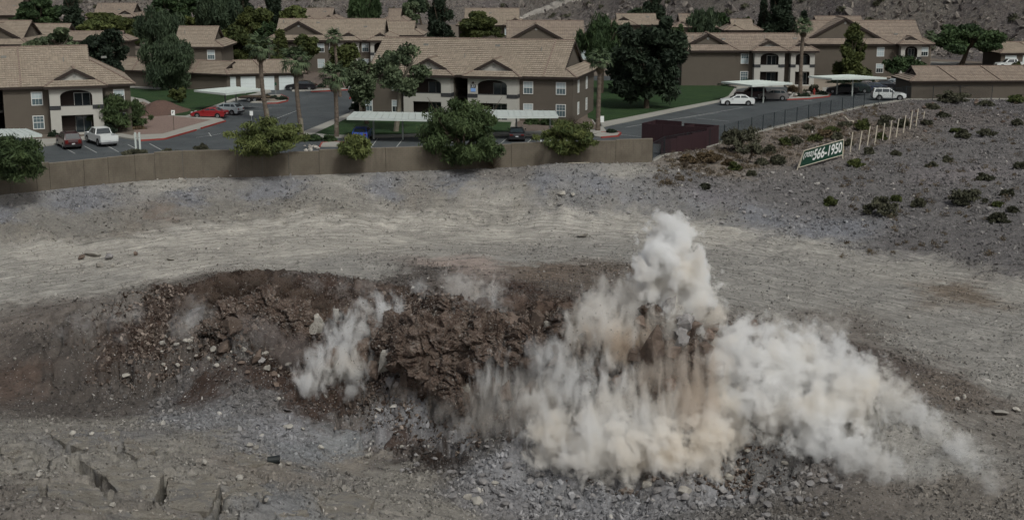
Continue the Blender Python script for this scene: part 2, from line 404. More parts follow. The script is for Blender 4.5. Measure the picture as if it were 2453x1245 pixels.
def hq(x, y):
    u = np.clip((np.asarray(x, float)+80)/.22, 0, len(_hx)-1.01); v = np.clip((np.asarray(y, float)-44)/.22, 0, len(_hy)-1.01)
    i = u.astype(int); j = v.astype(int); a = u-i; b = v-j
    return (HG[j, i]*(1-a)+HG[j, i+1]*a)*(1-b) + (HG[j+1, i]*(1-a)+HG[j+1, i+1]*a)*b
_TT = np.arange(45, 260, .1)
def G(px, py):
    """ground point seen at a pixel"""
    d = ray(px, py); x = d.x*_TT; y = d.y*_TT; z = HC+d.z*_TT
    below = z < hq(x, y); k = int(np.argmax(below)) if below.any() else len(_TT)-1
    t = _TT[k]-.05; px_, py_ = d.x*t, d.y*t
    return Vector((px_, py_, float(hq(px_, py_))))
# colours of the bare ground: (px, py, colour, stone density, reach)
PALE=(.43,.40,.345); PALE2=(.345,.325,.285); GREY=(.20,.205,.225); TAN=(.24,.215,.175); BROWN=(.070,.044,.033); RED=(.115,.080,.062)
RB=(.100,.085,.074); FG=(.25,.25,.262); LED=(.26,.24,.205); SL=(.145,.135,.132); DK=(.034,.023,.018); TR=(.30,.285,.255); PINK=(.34,.27,.23)
CP = [(0,480,PALE2,.5),(400,445,PALE2,.4),(800,430,PALE2,.4),(1200,418,(.22,.2,.18),.5),(1500,405,PALE2,.4),
 (0,510,GREY,.9),(200,485,GREY,1),(430,470,GREY,1),(650,462,GREY,1),(900,452,GREY,.9),(1100,445,GREY,.9),(1300,445,GREY,1),(1450,440,GREY,1),(1400,480,GREY,1),(1550,480,GREY,1),(1650,500,GREY,1),(1800,520,GREY,1),(2000,545,GREY,1),
 (0,560,TAN,.4),(200,530,TAN,.4),(400,520,(.18,.135,.105),.3),(330,545,(.2,.165,.13),.2),(600,500,TAN,.2),(800,490,TAN,.2),(1000,485,(.22,.19,.16),.4),(1200,482,TAN,.3),(480,505,TAN,.3),
 (0,620,PALE2,.1),(0,680,PALE2,.12),(200,600,PALE,.1),(200,680,PALE2,.15),(400,570,PALE,.08),(400,640,PALE,.1),(600,550,PALE,.06),(700,600,PALE,.06),(900,530,PALE,.05),(900,580,PALE,.06),(1100,530,PALE,.05),(1200,560,PALE,.06),(1300,520,PALE,.04),(1500,525,PALE,.05),(1700,550,PALE,.05),(1950,595,PALE2,.1),(2200,650,PALE2,.1),(2440,700,PALE2,.1),
 (1100,600,PALE2,.2),(1100,635,PINK,.2),(1300,650,(.17,.13,.10),.4),(1250,620,TR,.2),(1450,600,TR,.15),(1450,660,(.15,.12,.095),.5),(1350,690,(.13,.105,.085),.7),(1700,620,TR,.2),(1750,680,TR,.2),(1850,720,TR,.2),(1900,640,TR,.15),(2100,700,TR,.2),(2000,780,(.2,.175,.15),.4),(2250,800,TR,.3),(2400,780,TR,.2),(2300,700,(.2,.16,.12),.2),(2100,860,(.12,.095,.08),.5),(2250,930,(.16,.13,.105),.4),(2440,900,TR,.3),(2400,1050,(.2,.18,.155),.4),(1700,760,(.2,.18,.16),.3),(2000,950,TR,.3),(2150,1000,TR,.3),(2250,1050,TR,.2),
 (850,640,TR,.3),(650,640,PALE2,.2),(300,730,(.2,.18,.16),.3),(100,760,(.16,.135,.115),.4),(400,690,(.16,.14,.12),.3),
 (450,700,BROWN,.3),(560,670,DK,.3),(650,690,DK,.4),(760,680,BROWN,.5),(900,680,RB,.6),(1000,660,RB,.6),(850,720,RED,.3),(1000,750,BROWN,.5),(1200,760,RED,.4),(1300,750,BROWN,.5),(1250,700,BROWN,.7),
 (500,760,BROWN,.5),(650,780,(.10,.065,.048),.5),(600,830,(.13,.12,.11),.8),(780,790,(.11,.075,.055),.5),(750,860,DK,.4),(850,850,BROWN,.5),(950,800,DK,.4),(1000,900,DK,.4),(1100,830,(.12,.10,.082),.6),(1150,920,BROWN,.6),(1250,830,(.13,.10,.08),.5),(1250,950,(.1,.085,.07),.5),(1400,800,BROWN,.5),(1450,950,(.14,.12,.10),.4),(1500,740,(.2,.17,.13),.3),(1550,850,(.12,.10,.08),.4),(1650,800,(.14,.12,.1),.4),(1700,930,(.13,.11,.09),.5),(1850,950,(.2,.18,.15),.4),
 (750,900,DK,.5),(820,905,BROWN,.5),(900,940,BROWN,.6),(960,950,BROWN,.6),(1040,960,DK,.6),(1060,1000,(.12,.11,.10),.8),(920,980,(.12,.11,.10),.8),(1150,990,(.12,.11,.1),.8),(700,950,BROWN,.7),
 (100,830,RB,.3),(60,900,RED,.2),(200,880,RB,.3),(350,820,BROWN,.3),(150,960,RB,.3),(400,880,RB,.5),(300,930,RB,.6),(550,900,BROWN,.5),(700,920,BROWN,.5),(850,990,(.15,.13,.115),.8),(600,960,(.15,.14,.135),1),(450,950,(.15,.14,.135),.9),(500,1010,(.22,.22,.225),.8),(650,1030,FG,.8),(750,1080,(.24,.25,.26),.5),
 (900,1040,FG,1),(1000,1020,FG,1),(1100,1080,FG,1),(1200,1100,FG,1),(1300,1150,FG,1),(1200,1200,(.24,.23,.23),.9),(1500,1180,FG,1),(1700,1160,FG,1),(1800,1120,(.2,.195,.19),1),(1950,1150,(.17,.15,.135),.7),(1800,1220,(.16,.145,.13),.8),(2100,1180,(.19,.165,.14),.4),(2300,1180,(.21,.185,.155),.4),(2300,1100,TR,.3),(2000,1230,(.15,.13,.11),.4),
 (850,1100,(.25,.22,.18),.4),(950,1150,LED,.38),(1050,1220,LED,.38),(820,1060,(.23,.24,.245),.2),(850,1220,LED,.38),
 (100,1020,LED,.38),(300,1010,LED,.38),(100,1100,LED,.38),(100,1200,(.17,.15,.13),.3),(300,1100,LED,.38),(300,1230,(.2,.18,.155),.25),(450,1060,LED,.38),(450,1170,LED,.38),(650,1120,(.24,.21,.175),.3),(650,1200,(.22,.22,.22),.3),(200,1180,(.26,.235,.20),.2),(250,1050,(.22,.21,.2),.3),
 (1700,400,(.2,.165,.13),.8),(1850,370,(.17,.135,.105),.8),(2000,310,(.165,.13,.10),.8),(2200,270,(.14,.12,.11),.9),(2400,250,(.12,.11,.11),.9),(1650,430,SL,.8),(1850,450,SL,.9),(2050,420,SL,.8),(2200,380,SL,.8),(2400,340,SL,.8),(2400,450,SL,.8),(2200,480,SL,.8),(2400,560,SL,.8),(2000,500,SL,.9),(2200,580,SL,.9),(2430,620,SL,.8),(1700,470,(.19,.18,.19),1),(2300,420,(.19,.17,.17),.8)]
CP = [c for c in CP if not (c[2] in (TAN, PALE) and c[1] < 545 and c[0] < 1600)]
for x_ in range(-20, 1720, 75):
    y_ = float(np.interp(x_, [0, 300, 600, 900, 1200, 1500, 1700], [590, 560, 525, 507, 502, 512, 538]))
    CP += [(x_, y_-26, (.215, .20, .175), .55), (x_+35, y_-12, (.25, .228, .19) if x_ < 1250 else (.215, .21, .205), .35), (x_, y_+4, PALE2, .15), (x_+35, y_+20, PALE, .06)]
cpx = []
for a, b, c, dn in CP:
    # march only the smooth surface
    z = -2.5
    for k in range(12):
        p = P(a, b, z); z = .5*z + .5*float(bilin(gz, p.x, p.y))
    cpx.append((p.x, p.y, *c, dn))
cpx = np.array(cpx)
cg = np.zeros((len(GY), len(GX), 4)); wsum = np.zeros((len(GY), len(GX)))
for r_ in cpx:
    s_ = .35 + r_[1]*.012
    lm_ = r_[2:5].mean(); r_[2:5] = lm_+(r_[2:5]-lm_)*.8
    wgt = 1/(((gx-r_[0])**2 + ((gy-r_[1])*.85)**2)/s_**2 + .25)**2.2
    wsum += wgt; cg += wgt[..., None]*r_[2:6]
cg /= wsum[..., None]
def ground_col(x, y):
    wx = x + (fbm(x*.25, y*.25, 4)-.5)*5 + (fbm(x*1.7, y*1.7, 3)-.5)*2.2 + (fbm(x*6, y*6, 2)-.5)*1.0
    wy = y + (fbm(x*.2+70, y*.3+31, 4)-.5)*3.6 + (fbm(x*1.1+70, y*1.5+31, 3)-.5)*2.6 + (fbm(x*5+70, y*5, 2)-.5)*1.4
    return [bilin(cg[..., k], wx, wy) for k in range(4)]

def grid_mesh(name, X, Y, Z, cols=None, extra=None):
    ny, nx = X.shape; me = bpy.data.meshes.new(name)
    nv = nx*ny; me.vertices.add(nv)
    me.vertices.foreach_set('co', np.stack([X, Y, Z], -1).astype(np.float32).ravel())
    idx = np.arange(nv).reshape(ny, nx)
    q = np.stack([idx[:-1, :-1], idx[:-1, 1:], idx[1:, 1:], idx[1:, :-1]], -1).reshape(-1, 4)
    me.loops.add(q.size); me.loops.foreach_set('vertex_index', q.ravel().astype(np.int32))
    me.polygons.add(len(q)); me.polygons.foreach_set('loop_start', np.arange(0, q.size, 4, dtype=np.int32))
    me.update(calc_edges=True)
    if cols is not None:
        ca = me.color_attributes.new('soil', 'FLOAT_COLOR', 'POINT')
        ca.data.foreach_set('color', np.stack([*cols, np.ones_like(X)], -1).astype(np.float32).ravel())
    for k, v in (extra or {}).items():
        at = me.attributes.new(k, 'FLOAT', 'POINT'); at.data.foreach_set('value', v.astype(np.float32).ravel())
    me.polygons.foreach_set('use_smooth', np.ones(len(q), bool))
    return me
# soil material
m = mat('quarry_soil', (.3, .3, .3), .97, 0, .1); n = N(m); v = n.pos()
at = n.n.new('ShaderNodeVertexColor'); at.layer_name = 'soil'
rd = n.n.new('ShaderNodeAttribute'); rd.attribute_name = 'road'
st = n.n.new('ShaderNodeAttribute'); st.attribute_name = 'stone'
vv = n.n.new('ShaderNodeCombineXYZ'); sx = n.n.new('ShaderNodeSeparateXYZ'); n.l(v, sx.inputs[0])
ac = n.n.new('ShaderNodeAttribute'); ac.attribute_name = 'across'
n.l(n.math('MULTIPLY', sx.outputs[0], .16), vv.inputs[0]); n.l(n.math('MULTIPLY', ac.outputs['Fac'], 1.9), vv.inputs[1])
streak = n.noise(1.4, 7, .72, vv.outputs[0])
fine = n.noise(7, 6, .75, v); mid = n.noise(.9, 6, .7, v); grit = n.noise(38, 3, .7, v)
s1 = n.math('MULTIPLY', n.math('SUBTRACT', streak, .5), n.math('MULTIPLY_ADD', rd.outputs['Fac'], 2.2, .25))
f1 = n.math('MULTIPLY', n.math('SUBTRACT', fine, .5), 1.5)
f2 = n.math('MULTIPLY', n.math('SUBTRACT', mid, .5), 1.3)
f3 = n.math('MULTIPLY', n.math('SUBTRACT', grit, .5), 1.0)
k = n.math('ADD', n.math('ADD', n.math('ADD', n.math('ADD', s1, 1.0), f1), f2), f3)
k = n.math('MAXIMUM', k, .25)
x = n.n.new('ShaderNodeCombineColor')
for i in range(3): n.l(k, x.inputs[i])
base = n.mix(1.0, at.outputs[0], x.outputs[0], 'MULTIPLY')
# small stones in the dirt
vo = n.new('ShaderNodeTexVoronoi', Scale=7.5); n.l(v, vo.inputs['Vector'])
vw = n.n.new('ShaderNodeSeparateColor'); n.l(vo.outputs['Color'], vw.inputs[0])
isst = n.math('MULTIPLY', n.math('LESS_THAN', vo.outputs['Distance'], .33), n.math('LESS_THAN', vw.outputs[0], n.math('MULTIPLY', st.outputs['Fac'], .55)))
stc = n.mix(vw.outputs[1], (.15, .145, .15), (.42, .41, .40))
base = n.mix(n.math('MULTIPLY', isst, .7), base, stc)
n.col(base)
h = n.math('ADD', n.math('ADD', n.math('MULTIPLY', fine, .6), n.math('MULTIPLY', grit, .25)), n.math('ADD', n.math('MULTIPLY', isst, .25), n.math('MULTIPLY', streak, n.math('MULTIPLY', rd.outputs['Fac'], .6))))
n.bump(h, .9, .16); M['soil'] = m

ny, nx = 640, 760
vt = np.linspace(0, 1, ny); yy = 46 + 168*(.42*vt + .58*vt**1.8)
ut = np.linspace(-1, 1, nx)
X = (ut[None, :]*(9 + yy[:, None]*.40)) + 1; Y = np.repeat(yy[:, None], nx, 1)
Z = terrain(X, Y)
cc = ground_col(X, Y)
yr = 123 - .013*X*X - .12*X; dd = Y-yr; dln = yline(X)-Y
roadm = smooth(-27, -18, dd)*(1-smooth(1, 3.5, dd))*(1-blast_mask(X, Y))*smooth(3, 5, dln)
roadm = np.maximum(roadm, .7*smooth(3, 5, dln)*(1-blast_mask(X, Y))*(dd > -50)*(dd < 3))
Z = np.where(dln < -1.0, -.25, Z)
me = grid_mesh('quarry_ground', X, Y, Z, cc[:3], {'road': roadm, 'stone': np.clip(cc[3], 0, 1), 'across': dd})
me.materials.append(M['soil'])
og = link(bpy.data.objects.new('quarry_ground', me)); tag(og, kind='structure')
del X, Y, Z

# far ground and rocky hillside
def hill_h(x, y):
    y0 = 395 - np.where(x > 0, 1.42*x, .25*x) + (fbm(x*.012, y*.012, 3)-.5)*24
    t = np.maximum(y-y0, 0)
    return np.where(t > 0, .42*t*smooth(0, 40, t) + .05*t, 0) + smooth(0, 40, t)*((fbm(x*.03, y*.03, 5)-.5)*20 + (fbm(x*.14, y*.14, 4)-.5)*4)
yy = np.r_[np.linspace(60, 240, 12), np.linspace(243, 640, 300), np.linspace(645, 1200, 40)]
xx = np.linspace(-600, 600, 460)
X, Y = np.meshgrid(xx, yy); Zf = hill_h(X, Y) - .12
m = mat('hill_rock', (.16, .14, .13), .95); n = N(m); v = n.pos()
a = n.noise(.06, 5, .6, v); b = n.noise(.9, 6, .75, v); c = n.noise(3.2, 5, .7, v)
base = n.ramp(a, [(.35, (.135, .118, .115)), (.5, (.16, .14, .125)), (.65, (.20, .18, .15))])
vo = n.new('ShaderNodeTexVoronoi', Scale=.85); n.l(v, vo.inputs['Vector'])
vs = n.n.new('ShaderNodeSeparateColor'); n.l(vo.outputs['Color'], vs.inputs[0])
base = n.mix(n.math('MULTIPLY', n.math('LESS_THAN', vo.outputs['Distance'], .45), n.math('MULTIPLY', vs.outputs[0], .9)), base, (.09, .08, .078))
base = n.mix(n.math('MULTIPLY', n.math('GREATER_THAN', b, .56), .6), base, (.26, .24, .215))
base = n.mix(n.math('MULTIPLY', n.math('LESS_THAN', c, .44), .6), base, (.055, .05, .05))
n.col(base); n.bump(b, 1.0, .9); M['hill'] = m
m = nmat('lot_soil', (.15, .125, .10), .35, .5, .95, .5, 8, .05, True); M['lot_soil'] = m
Zl = Zf
me = grid_mesh('hillside', X, Y, Zl); me.materials.append(M['hill'])
# keep only the part behind the lots
bm = bmesh.new(); bm.from_mesh(me); bmesh.ops.delete(bm, geom=[v for v in bm.verts if v.co.y < 235], context='VERTS'); bm.to_mesh(me); bm.free()
tag(link(bpy.data.objects.new('hillside', me)), kind='structure')
# plains beyond to the sides and in front so that the ground never ends
mb = MB()
for x0, x1, y0, y1 in ((-600, -82, -60, 238), (92, 600, -60, 238), (-82, 92, -60, 46.3)):
    mb.poly([(x0, y0, -7.3 if y1 < 60 else -3.5), (x1, y0, -7.3 if y1 < 60 else -3.5), (x1, y1, -7.3 if y1 < 60 else -3.5), (x0, y1, -7.3 if y1 < 60 else -3.5)])
mb.build('outer_ground', nmat('outer_soil', (.26, .235, .2), .3, .3, .95, .5, 5, .05, True), kind='structure')
# pale wash running down the hillside
def on_hill(px, py):
    d = ray(px, py); t = np.arange(200, 900, .25); x = d.x*t; y = d.y*t; z = HC+d.z*t
    k = int(np.argmax(z < hill_h(x, y)-.12)); return Vector((x[k], y[k], z[k]))

# ================================================================== LOTS
def sheet(name, pts, z, material, h=0.0, **kw):
    mb = MB(); p = [P(a, b, 0) for a, b in pts]
    top = [(q.x, q.y, z) for q in p]
    if h > 0: mb.prism([(q.x, q.y, z-h) for q in p], (0, 0, h))
    else: mb.poly(top)
    o = mb.build(name, material); tag(o, kind='structure'); 
    if kw: tag(o, **kw)
    return o
mb = MB()
xs = np.linspace(-300, 300, 161)
for a, b in zip(xs[:-1], xs[1:]):
    ya, yb = float(yline(a))+.05, float(yline(b))+.05
    mb.poly([(a, ya, -.02), (b, yb, -.02), (b, 470, -.02), (a, 470, -.02)])
mb.build('lot_ground', M['lot_soil'], kind='structure')
# asphalt: one sheet following the wall and fence
mb = MB()
xs = np.linspace(-85, 66, 90)
for a, b in zip(xs[:-1], xs[1:]):
    ya, yb = float(yline(a))+.7, float(yline(b))+.7
    ta = 121 if a > -52 else 100; 
    mb.poly([(a, ya, 0), (b, yb, 0), (b, 236, 0), (a, 236, 0)])
mb.build('parking_asphalt', M['asphalt'], kind='structure')

def island(name, pts, curb=M['concrete'], h=.13):
    return sheet(name, pts, h, curb, h+.05)
def inset_sheet(name, pts, material, z=.136, **kw): return sheet(name, pts, z, material, 0, **kw)
# left island with the left building
island('sidewalk', [(-500,360),(92,352),(128,347),(140,338),(285,329),(335,337),(395,333),(470,312),(538,291),(530,286),(452,279),(560,243),(650,222),(640,205),(560,160),(-500,160)])
sheet('planting_bed', [(-500,340),(60,335),(120,335),(290,322),(318,327),(330,310),(300,240),(310,204),(600,190),(560,162),(-500,162)], .137, M['lot_soil'])
m = nmat('pink_gravel', (.24, .175, .148), .5, 6, .95, .9, 12, .06, True); M['pink_gravel'] = m
sheet('gravel_bed', [(322,322),(335,325),(390,323),(455,304),(505,290),(440,283),(404,280),(378,262),(345,246),(318,250)], .141, M['pink_gravel'])
sheet('lawn', [(306,213),(380,217),(470,216),(560,216),(618,224),(560,238),(445,280),(404,279),(376,256),(345,240),(312,234)], .145, M['lawn'])
# red gravel heap beside the left building
mb = MB(); c = P(385, 268, .1)
hx = []; NR, NA = 10, 26
for i in range(NR+1):
    for j in range(NA):
        r = i/NR; a = 2*math.pi*j/NA
        x = c.x + r*3.9*math.cos(a)*(1+.1*math.sin(3*a)); y = c.y + r*6.0*math.sin(a)
        hx.append((x, y, .1 + 1.5*(math.cos(r*math.pi)*.5+.5) + .12*(random.random()-.5)*(1-r)))
fs = [(i*NA+j, i*NA+(j+1) % NA, (i+1)*NA+(j+1) % NA, (i+1)*NA+j) for i in range(NR) for j in range(NA)]
mb.add(hx, fs)
mb.build('gravel_heap', nmat('red_gravel', (.125, .078, .062), .5, 5, .95, 1, 10, .08, True), smooth=True, label='rounded heap of dark red gravel between left apartment block and lawn', cat='gravel heap')
# red painted kerbs
def kerb(pts, wdt=.16, z=.15, m_=None, name='kerb'):
    mb = MB()
    p = [P(a, b, 0) for a, b in pts]
    for a, b in zip(p[:-1], p[1:]): mb.beam((a.x, a.y, z/2+.004), (b.x, b.y, z/2+.004), wdt, z+.01)
    return mb.build(name, m_ or M['curb_red'], kind='structure')
kerb([(335,338.5),(395,334.5),(470,313)]); kerb([(482,309),(540,291.5)])
kerb([(-60,353),(92,353),(128,348),(140,339),(285,330),(335,338)], .14, .14, M['concrete'])
# small median with shrubs and red kerb
island('median', [(600,247),(640,230),(672,228),(690,236),(688,243),(665,248)])
sheet('gravel_bed', [(610,245),(642,232),(670,230),(684,236),(682,241),(660,246)], .138, nmat('tan_gravel', (.26, .22, .175), .4, 5, .95, .8, 9, .05, True)); M['tan_gravel'] = bpy.data.materials['tan_gravel']
kerb([(672,228),(690,236),(689,243),(665,248.5),(640,249)])
# far landscaping behind the junction
island('verge', [(700,220),(760,218),(833,216),(836,212),(842,195),(860,120),(600,120),(690,200)])
sheet('gravel_bed', [(706,217),(762,215),(828,213),(838,190),(860,122),(640,122)], .138, nmat('dirt_bed', (.145, .115, .095), .4, 3, .95, .8, 6, .08, True)); M['dirt_bed'] = bpy.data.materials['dirt_bed']
kerb([(745,221),(790,219),(833,216.5)])
# main building island
island('sidewalk', [(722,326),(726,318),(838,272),(842,262),(846,236),(848,190),(1398,190),(1402,262),(1440,300),(1452,316),(1400,327),(1230,326),(1100,326),(930,330),(780,331)])
sheet('lawn', [(756,321),(843,281),(860,268),(1130,270),(1230,275),(1220,319),(1060,322),(900,326),(790,326)], .145, M['lawn'])
sheet('planting_bed', [(852,264),(852,192),(1396,192),(1398,262),(1425,300),(1430,312),(1230,318),(1240,268),(1130,264)], .138, M['dirt_bed'])
kerb([(838,238),(841,232),(850,230)]); 
island('planter', [(766,352),(772,343),(800,341),(835,343),(840,352)]); kerb([(766,353),(772,343.5),(800,341.5),(835,343.5)])
island('planter', [(1420,327),(1440,319),(1478,317),(1487,321),(1480,327),(1440,331)]); kerb([(1440,319),(1478,317),(1487,321),(1480,327.5),(1440,331)])
# right lawn with pale sidewalk
island('sidewalk', [(1402,262),(1400,198),(1620,190),(1765,210),(1760,232),(1735,243),(1600,272),(1440,306),(1425,296)])
sheet('lawn', [(1405,196),(1620,192),(1760,212),(1745,232),(1725,241),(1600,264),(1500,284),(1440,295),(1408,285)], .145, M['lawn'])
# island with the palm, boulders and shrubs
island('sidewalk', [(1765,214),(1830,204),(1880,206),(1900,224),(1886,239),(1935,237),(1985,232),(1990,226),(1975,214),(2140,205),(2230,212),(2300,150),(1600,150),(1620,190)])
sheet('planting_bed', [(1880,206),(1905,224),(1898,235),(1930,233),(1972,228),(1970,212),(2130,202),(2180,205),(2230,152),(1620,152),(1640,188),(1760,208)], .138, M['tan_gravel'])
kerb([(1884,240),(1935,238),(1986,232.5),(1990,227)])
# bay lines painted on the asphalt
mb = MB()
def pline(a, b, w_=.1):
    p, q = P(*a, 0), P(*b, 0); d = (q-p).normalized()*w_/2; s = Vector((-d.y, d.x, 0))
    mb.poly([(p+s)[:2]+(.005,), (p-s)[:2]+(.005,), (q-s)[:2]+(.005,), (q+s)[:2]+(.005,)])
for i in range(7): pline((905+i*62, 331), (890+i*60, 352))
for i in range(4): pline((1480+i*62, 322-i*13), (1560+i*62, 330-i*13))
pline((1640,283),(1722,270)); pline((1500,305),(1780,258),.12)
for i in range(5): pline((150+i*52, 352-i*2), (180+i*52, 368-i*2))
for i in range(4): pline((562+i*22, 263-i*8), (632+i*20, 267-i*8))
for i in range(3): pline((470+i*30, 330-i*4), (500+i*34, 325-i*6), .08)
pline((500,318),(506,327)); pline((1925,241),(1945,241),.3); pline((620,300),(720,262),.1)
mb.build('painted_lines', M['paint_line'], kind='structure')

# ================================================================== ROOFS
def clip(poly, axis, lo, hi):
    """poly: list of (uvw Vector) ; keep lo <= p[axis] <= hi"""
    for sgn, lim in ((1, lo), (-1, -hi)):
        out = []
        for i in range(len(poly)):
            a, b = poly[i], poly[(i+1) % len(poly)]
            da, db = sgn*a[axis]-lim, sgn*b[axis]-lim
            if da >= 0: out.append(a)
            if (da >= 0) != (db >= 0): out.append(a + (b-a)*(da/(da-db)))
        poly = out
        if len(poly) < 3: return []
    return poly
class Roof:
    def __init__(s): s.v = []; s.f = []; s.uv = []; s.cap = MB()
    def plane(s, pts, course=.44, lift=.065):
        pts = [Vector(p) for p in pts]
        nrm = (pts[1]-pts[0]).cross(pts[2]-pts[0])
        if nrm.length < 1e-6: nrm = (pts[2]-pts[0]).cross(pts[3]-pts[0])
        nrm.normalize()
        if nrm.z < 0: nrm = -nrm
        up = Vector((0, 0, 1)) - nrm*nrm.z; up.normalize(); U = up.cross(nrm)
        o = min(pts, key=lambda p: p.z)
        loc = [Vector(((p-o).dot(U), (p-o).dot(up), 0)) for p in pts]
        vmax = max(p.y for p in loc); k = 0
        while k*course < vmax:
            q = clip(loc, 1, k*course, (k+1)*course)
            if len(q) >= 3:
                jit = lift*(.8+.4*random.random())
                top = []
                for p in q:
                    t = (p.y-k*course)/course
                    top.append(o + U*p.x + up*p.y + nrm*(jit*(1-t)+.012))
                b = len(s.v); s.v += top; s.f.append(tuple(range(b, b+len(q)))); s.uv.append([(p.x, p.y-.001*course+.0005) for p in q])
                for i in range(len(q)):
                    a, c = q[i], q[(i+1) % len(q)]
                    if abs(a.y-k*course) < 1e-4 and abs(c.y-k*course) < 1e-4 and (a-c).length > .02:
                        b = len(s.v); A_, C_ = top[i], top[(i+1) % len(q)]
                        s.v += [A_, C_, C_-nrm*(jit+.01), A_-nrm*(jit+.01)]; s.f.append((b, b+1, b+2, b+3)); s.uv.append([(a.x, a.y), (c.x, c.y), (c.x, c.y), (a.x, a.y)])
            k += 1
    def ridge(s, a, b, w_=.26, h=.14, step=.42):
        a, b = Vector(a), Vector(b); L = (b-a).length; nn = max(1, int(L/step)); d = (b-a)/nn
        for i in range(nn):
            p = a+d*i; s.cap.beam(p+Vector((0, 0, .07)), p+d*.93+Vector((0, 0, .045)), w_, h)
    def build(s, parent, tm=None):
        me = bpy.data.meshes.new('roof_tiles'); me.from_pydata([tuple(v) for v in s.v], [], s.f)
        uv = me.uv_layers.new(name='UVMap'); flat = [c for q in s.uv for c in q]
        uv.data.foreach_set('uv', [x for c in flat for x in c]); me.materials.append(tm or M['tile'])
        o = link(bpy.data.objects.new('roof_tiles', me), parent); o['kind'] = 'stuff'
        if s.cap.v:
            q = s.cap.build('ridge_tiles', M['tile_cap'], parent); q['kind'] = 'stuff'
        return o
K = .55   # roof pitch
OV = .55
def window(parent, x, z, w_=1.25, h=1.55, y=0.0, grid=True, ax='x', blind=.5, flip=1):
    """white framed sash window; ax x: on a wall facing -y; ax y: on a wall facing +-x"""
    fr = MB(); t = .09
    fr.box(-w_/2, w_/2, -.07, .0, 0, t); fr.box(-w_/2, w_/2, -.07, .0, h-t, h)
    fr.box(-w_/2, -w_/2+t, -.071, .0, t, h-t); fr.box(w_/2-t, w_/2, -.071, .0, t, h-t); fr.box(-w_/2+t, w_/2-t, -.06, .0, h*.48, h*.48+.07)
    me = fr.mesh('window', M['white_frame'])
    rot = (0, 0, 0) if ax == 'x' else (0, 0, math.pi/2*flip)
    o = inst('window', me, parent, (x, y, z) if ax == 'x' else (y, x, z), rot)
    p1 = MB(); p1.box(-w_/2+t, w_/2-t, -.02, -.005, t, h*.48); p1.build('pane', random.choice([M['glass'], M['glass_pale'], M['glass_pale'], M['blind']]) if blind > .4 else M['glass'], o)
    p2 = MB(); p2.box(-w_/2+t, w_/2-t, -.022, -.006, h*.48+.07, h-t); p2.build('pane', M['blind'] if random.random() < blind+.2 else M['glass_pale'], o)
    if grid:
        g = MB()
        for i in (1, 2): xx_ = -w_/2+t + (w_-2*t)*i/3; g.box(xx_-.014, xx_+.014, -.04, -.02, h*.48+.07, h-t); g.box(xx_-.014, xx_+.014, -.04, -.02, t, h*.48)
        for zz in (h*.76,): g.box(-w_/2+t, w_/2-t, -.041, -.021, zz-.014, zz+.014)
        g.build('glazing_bars', M['white_frame'], o)
    return o
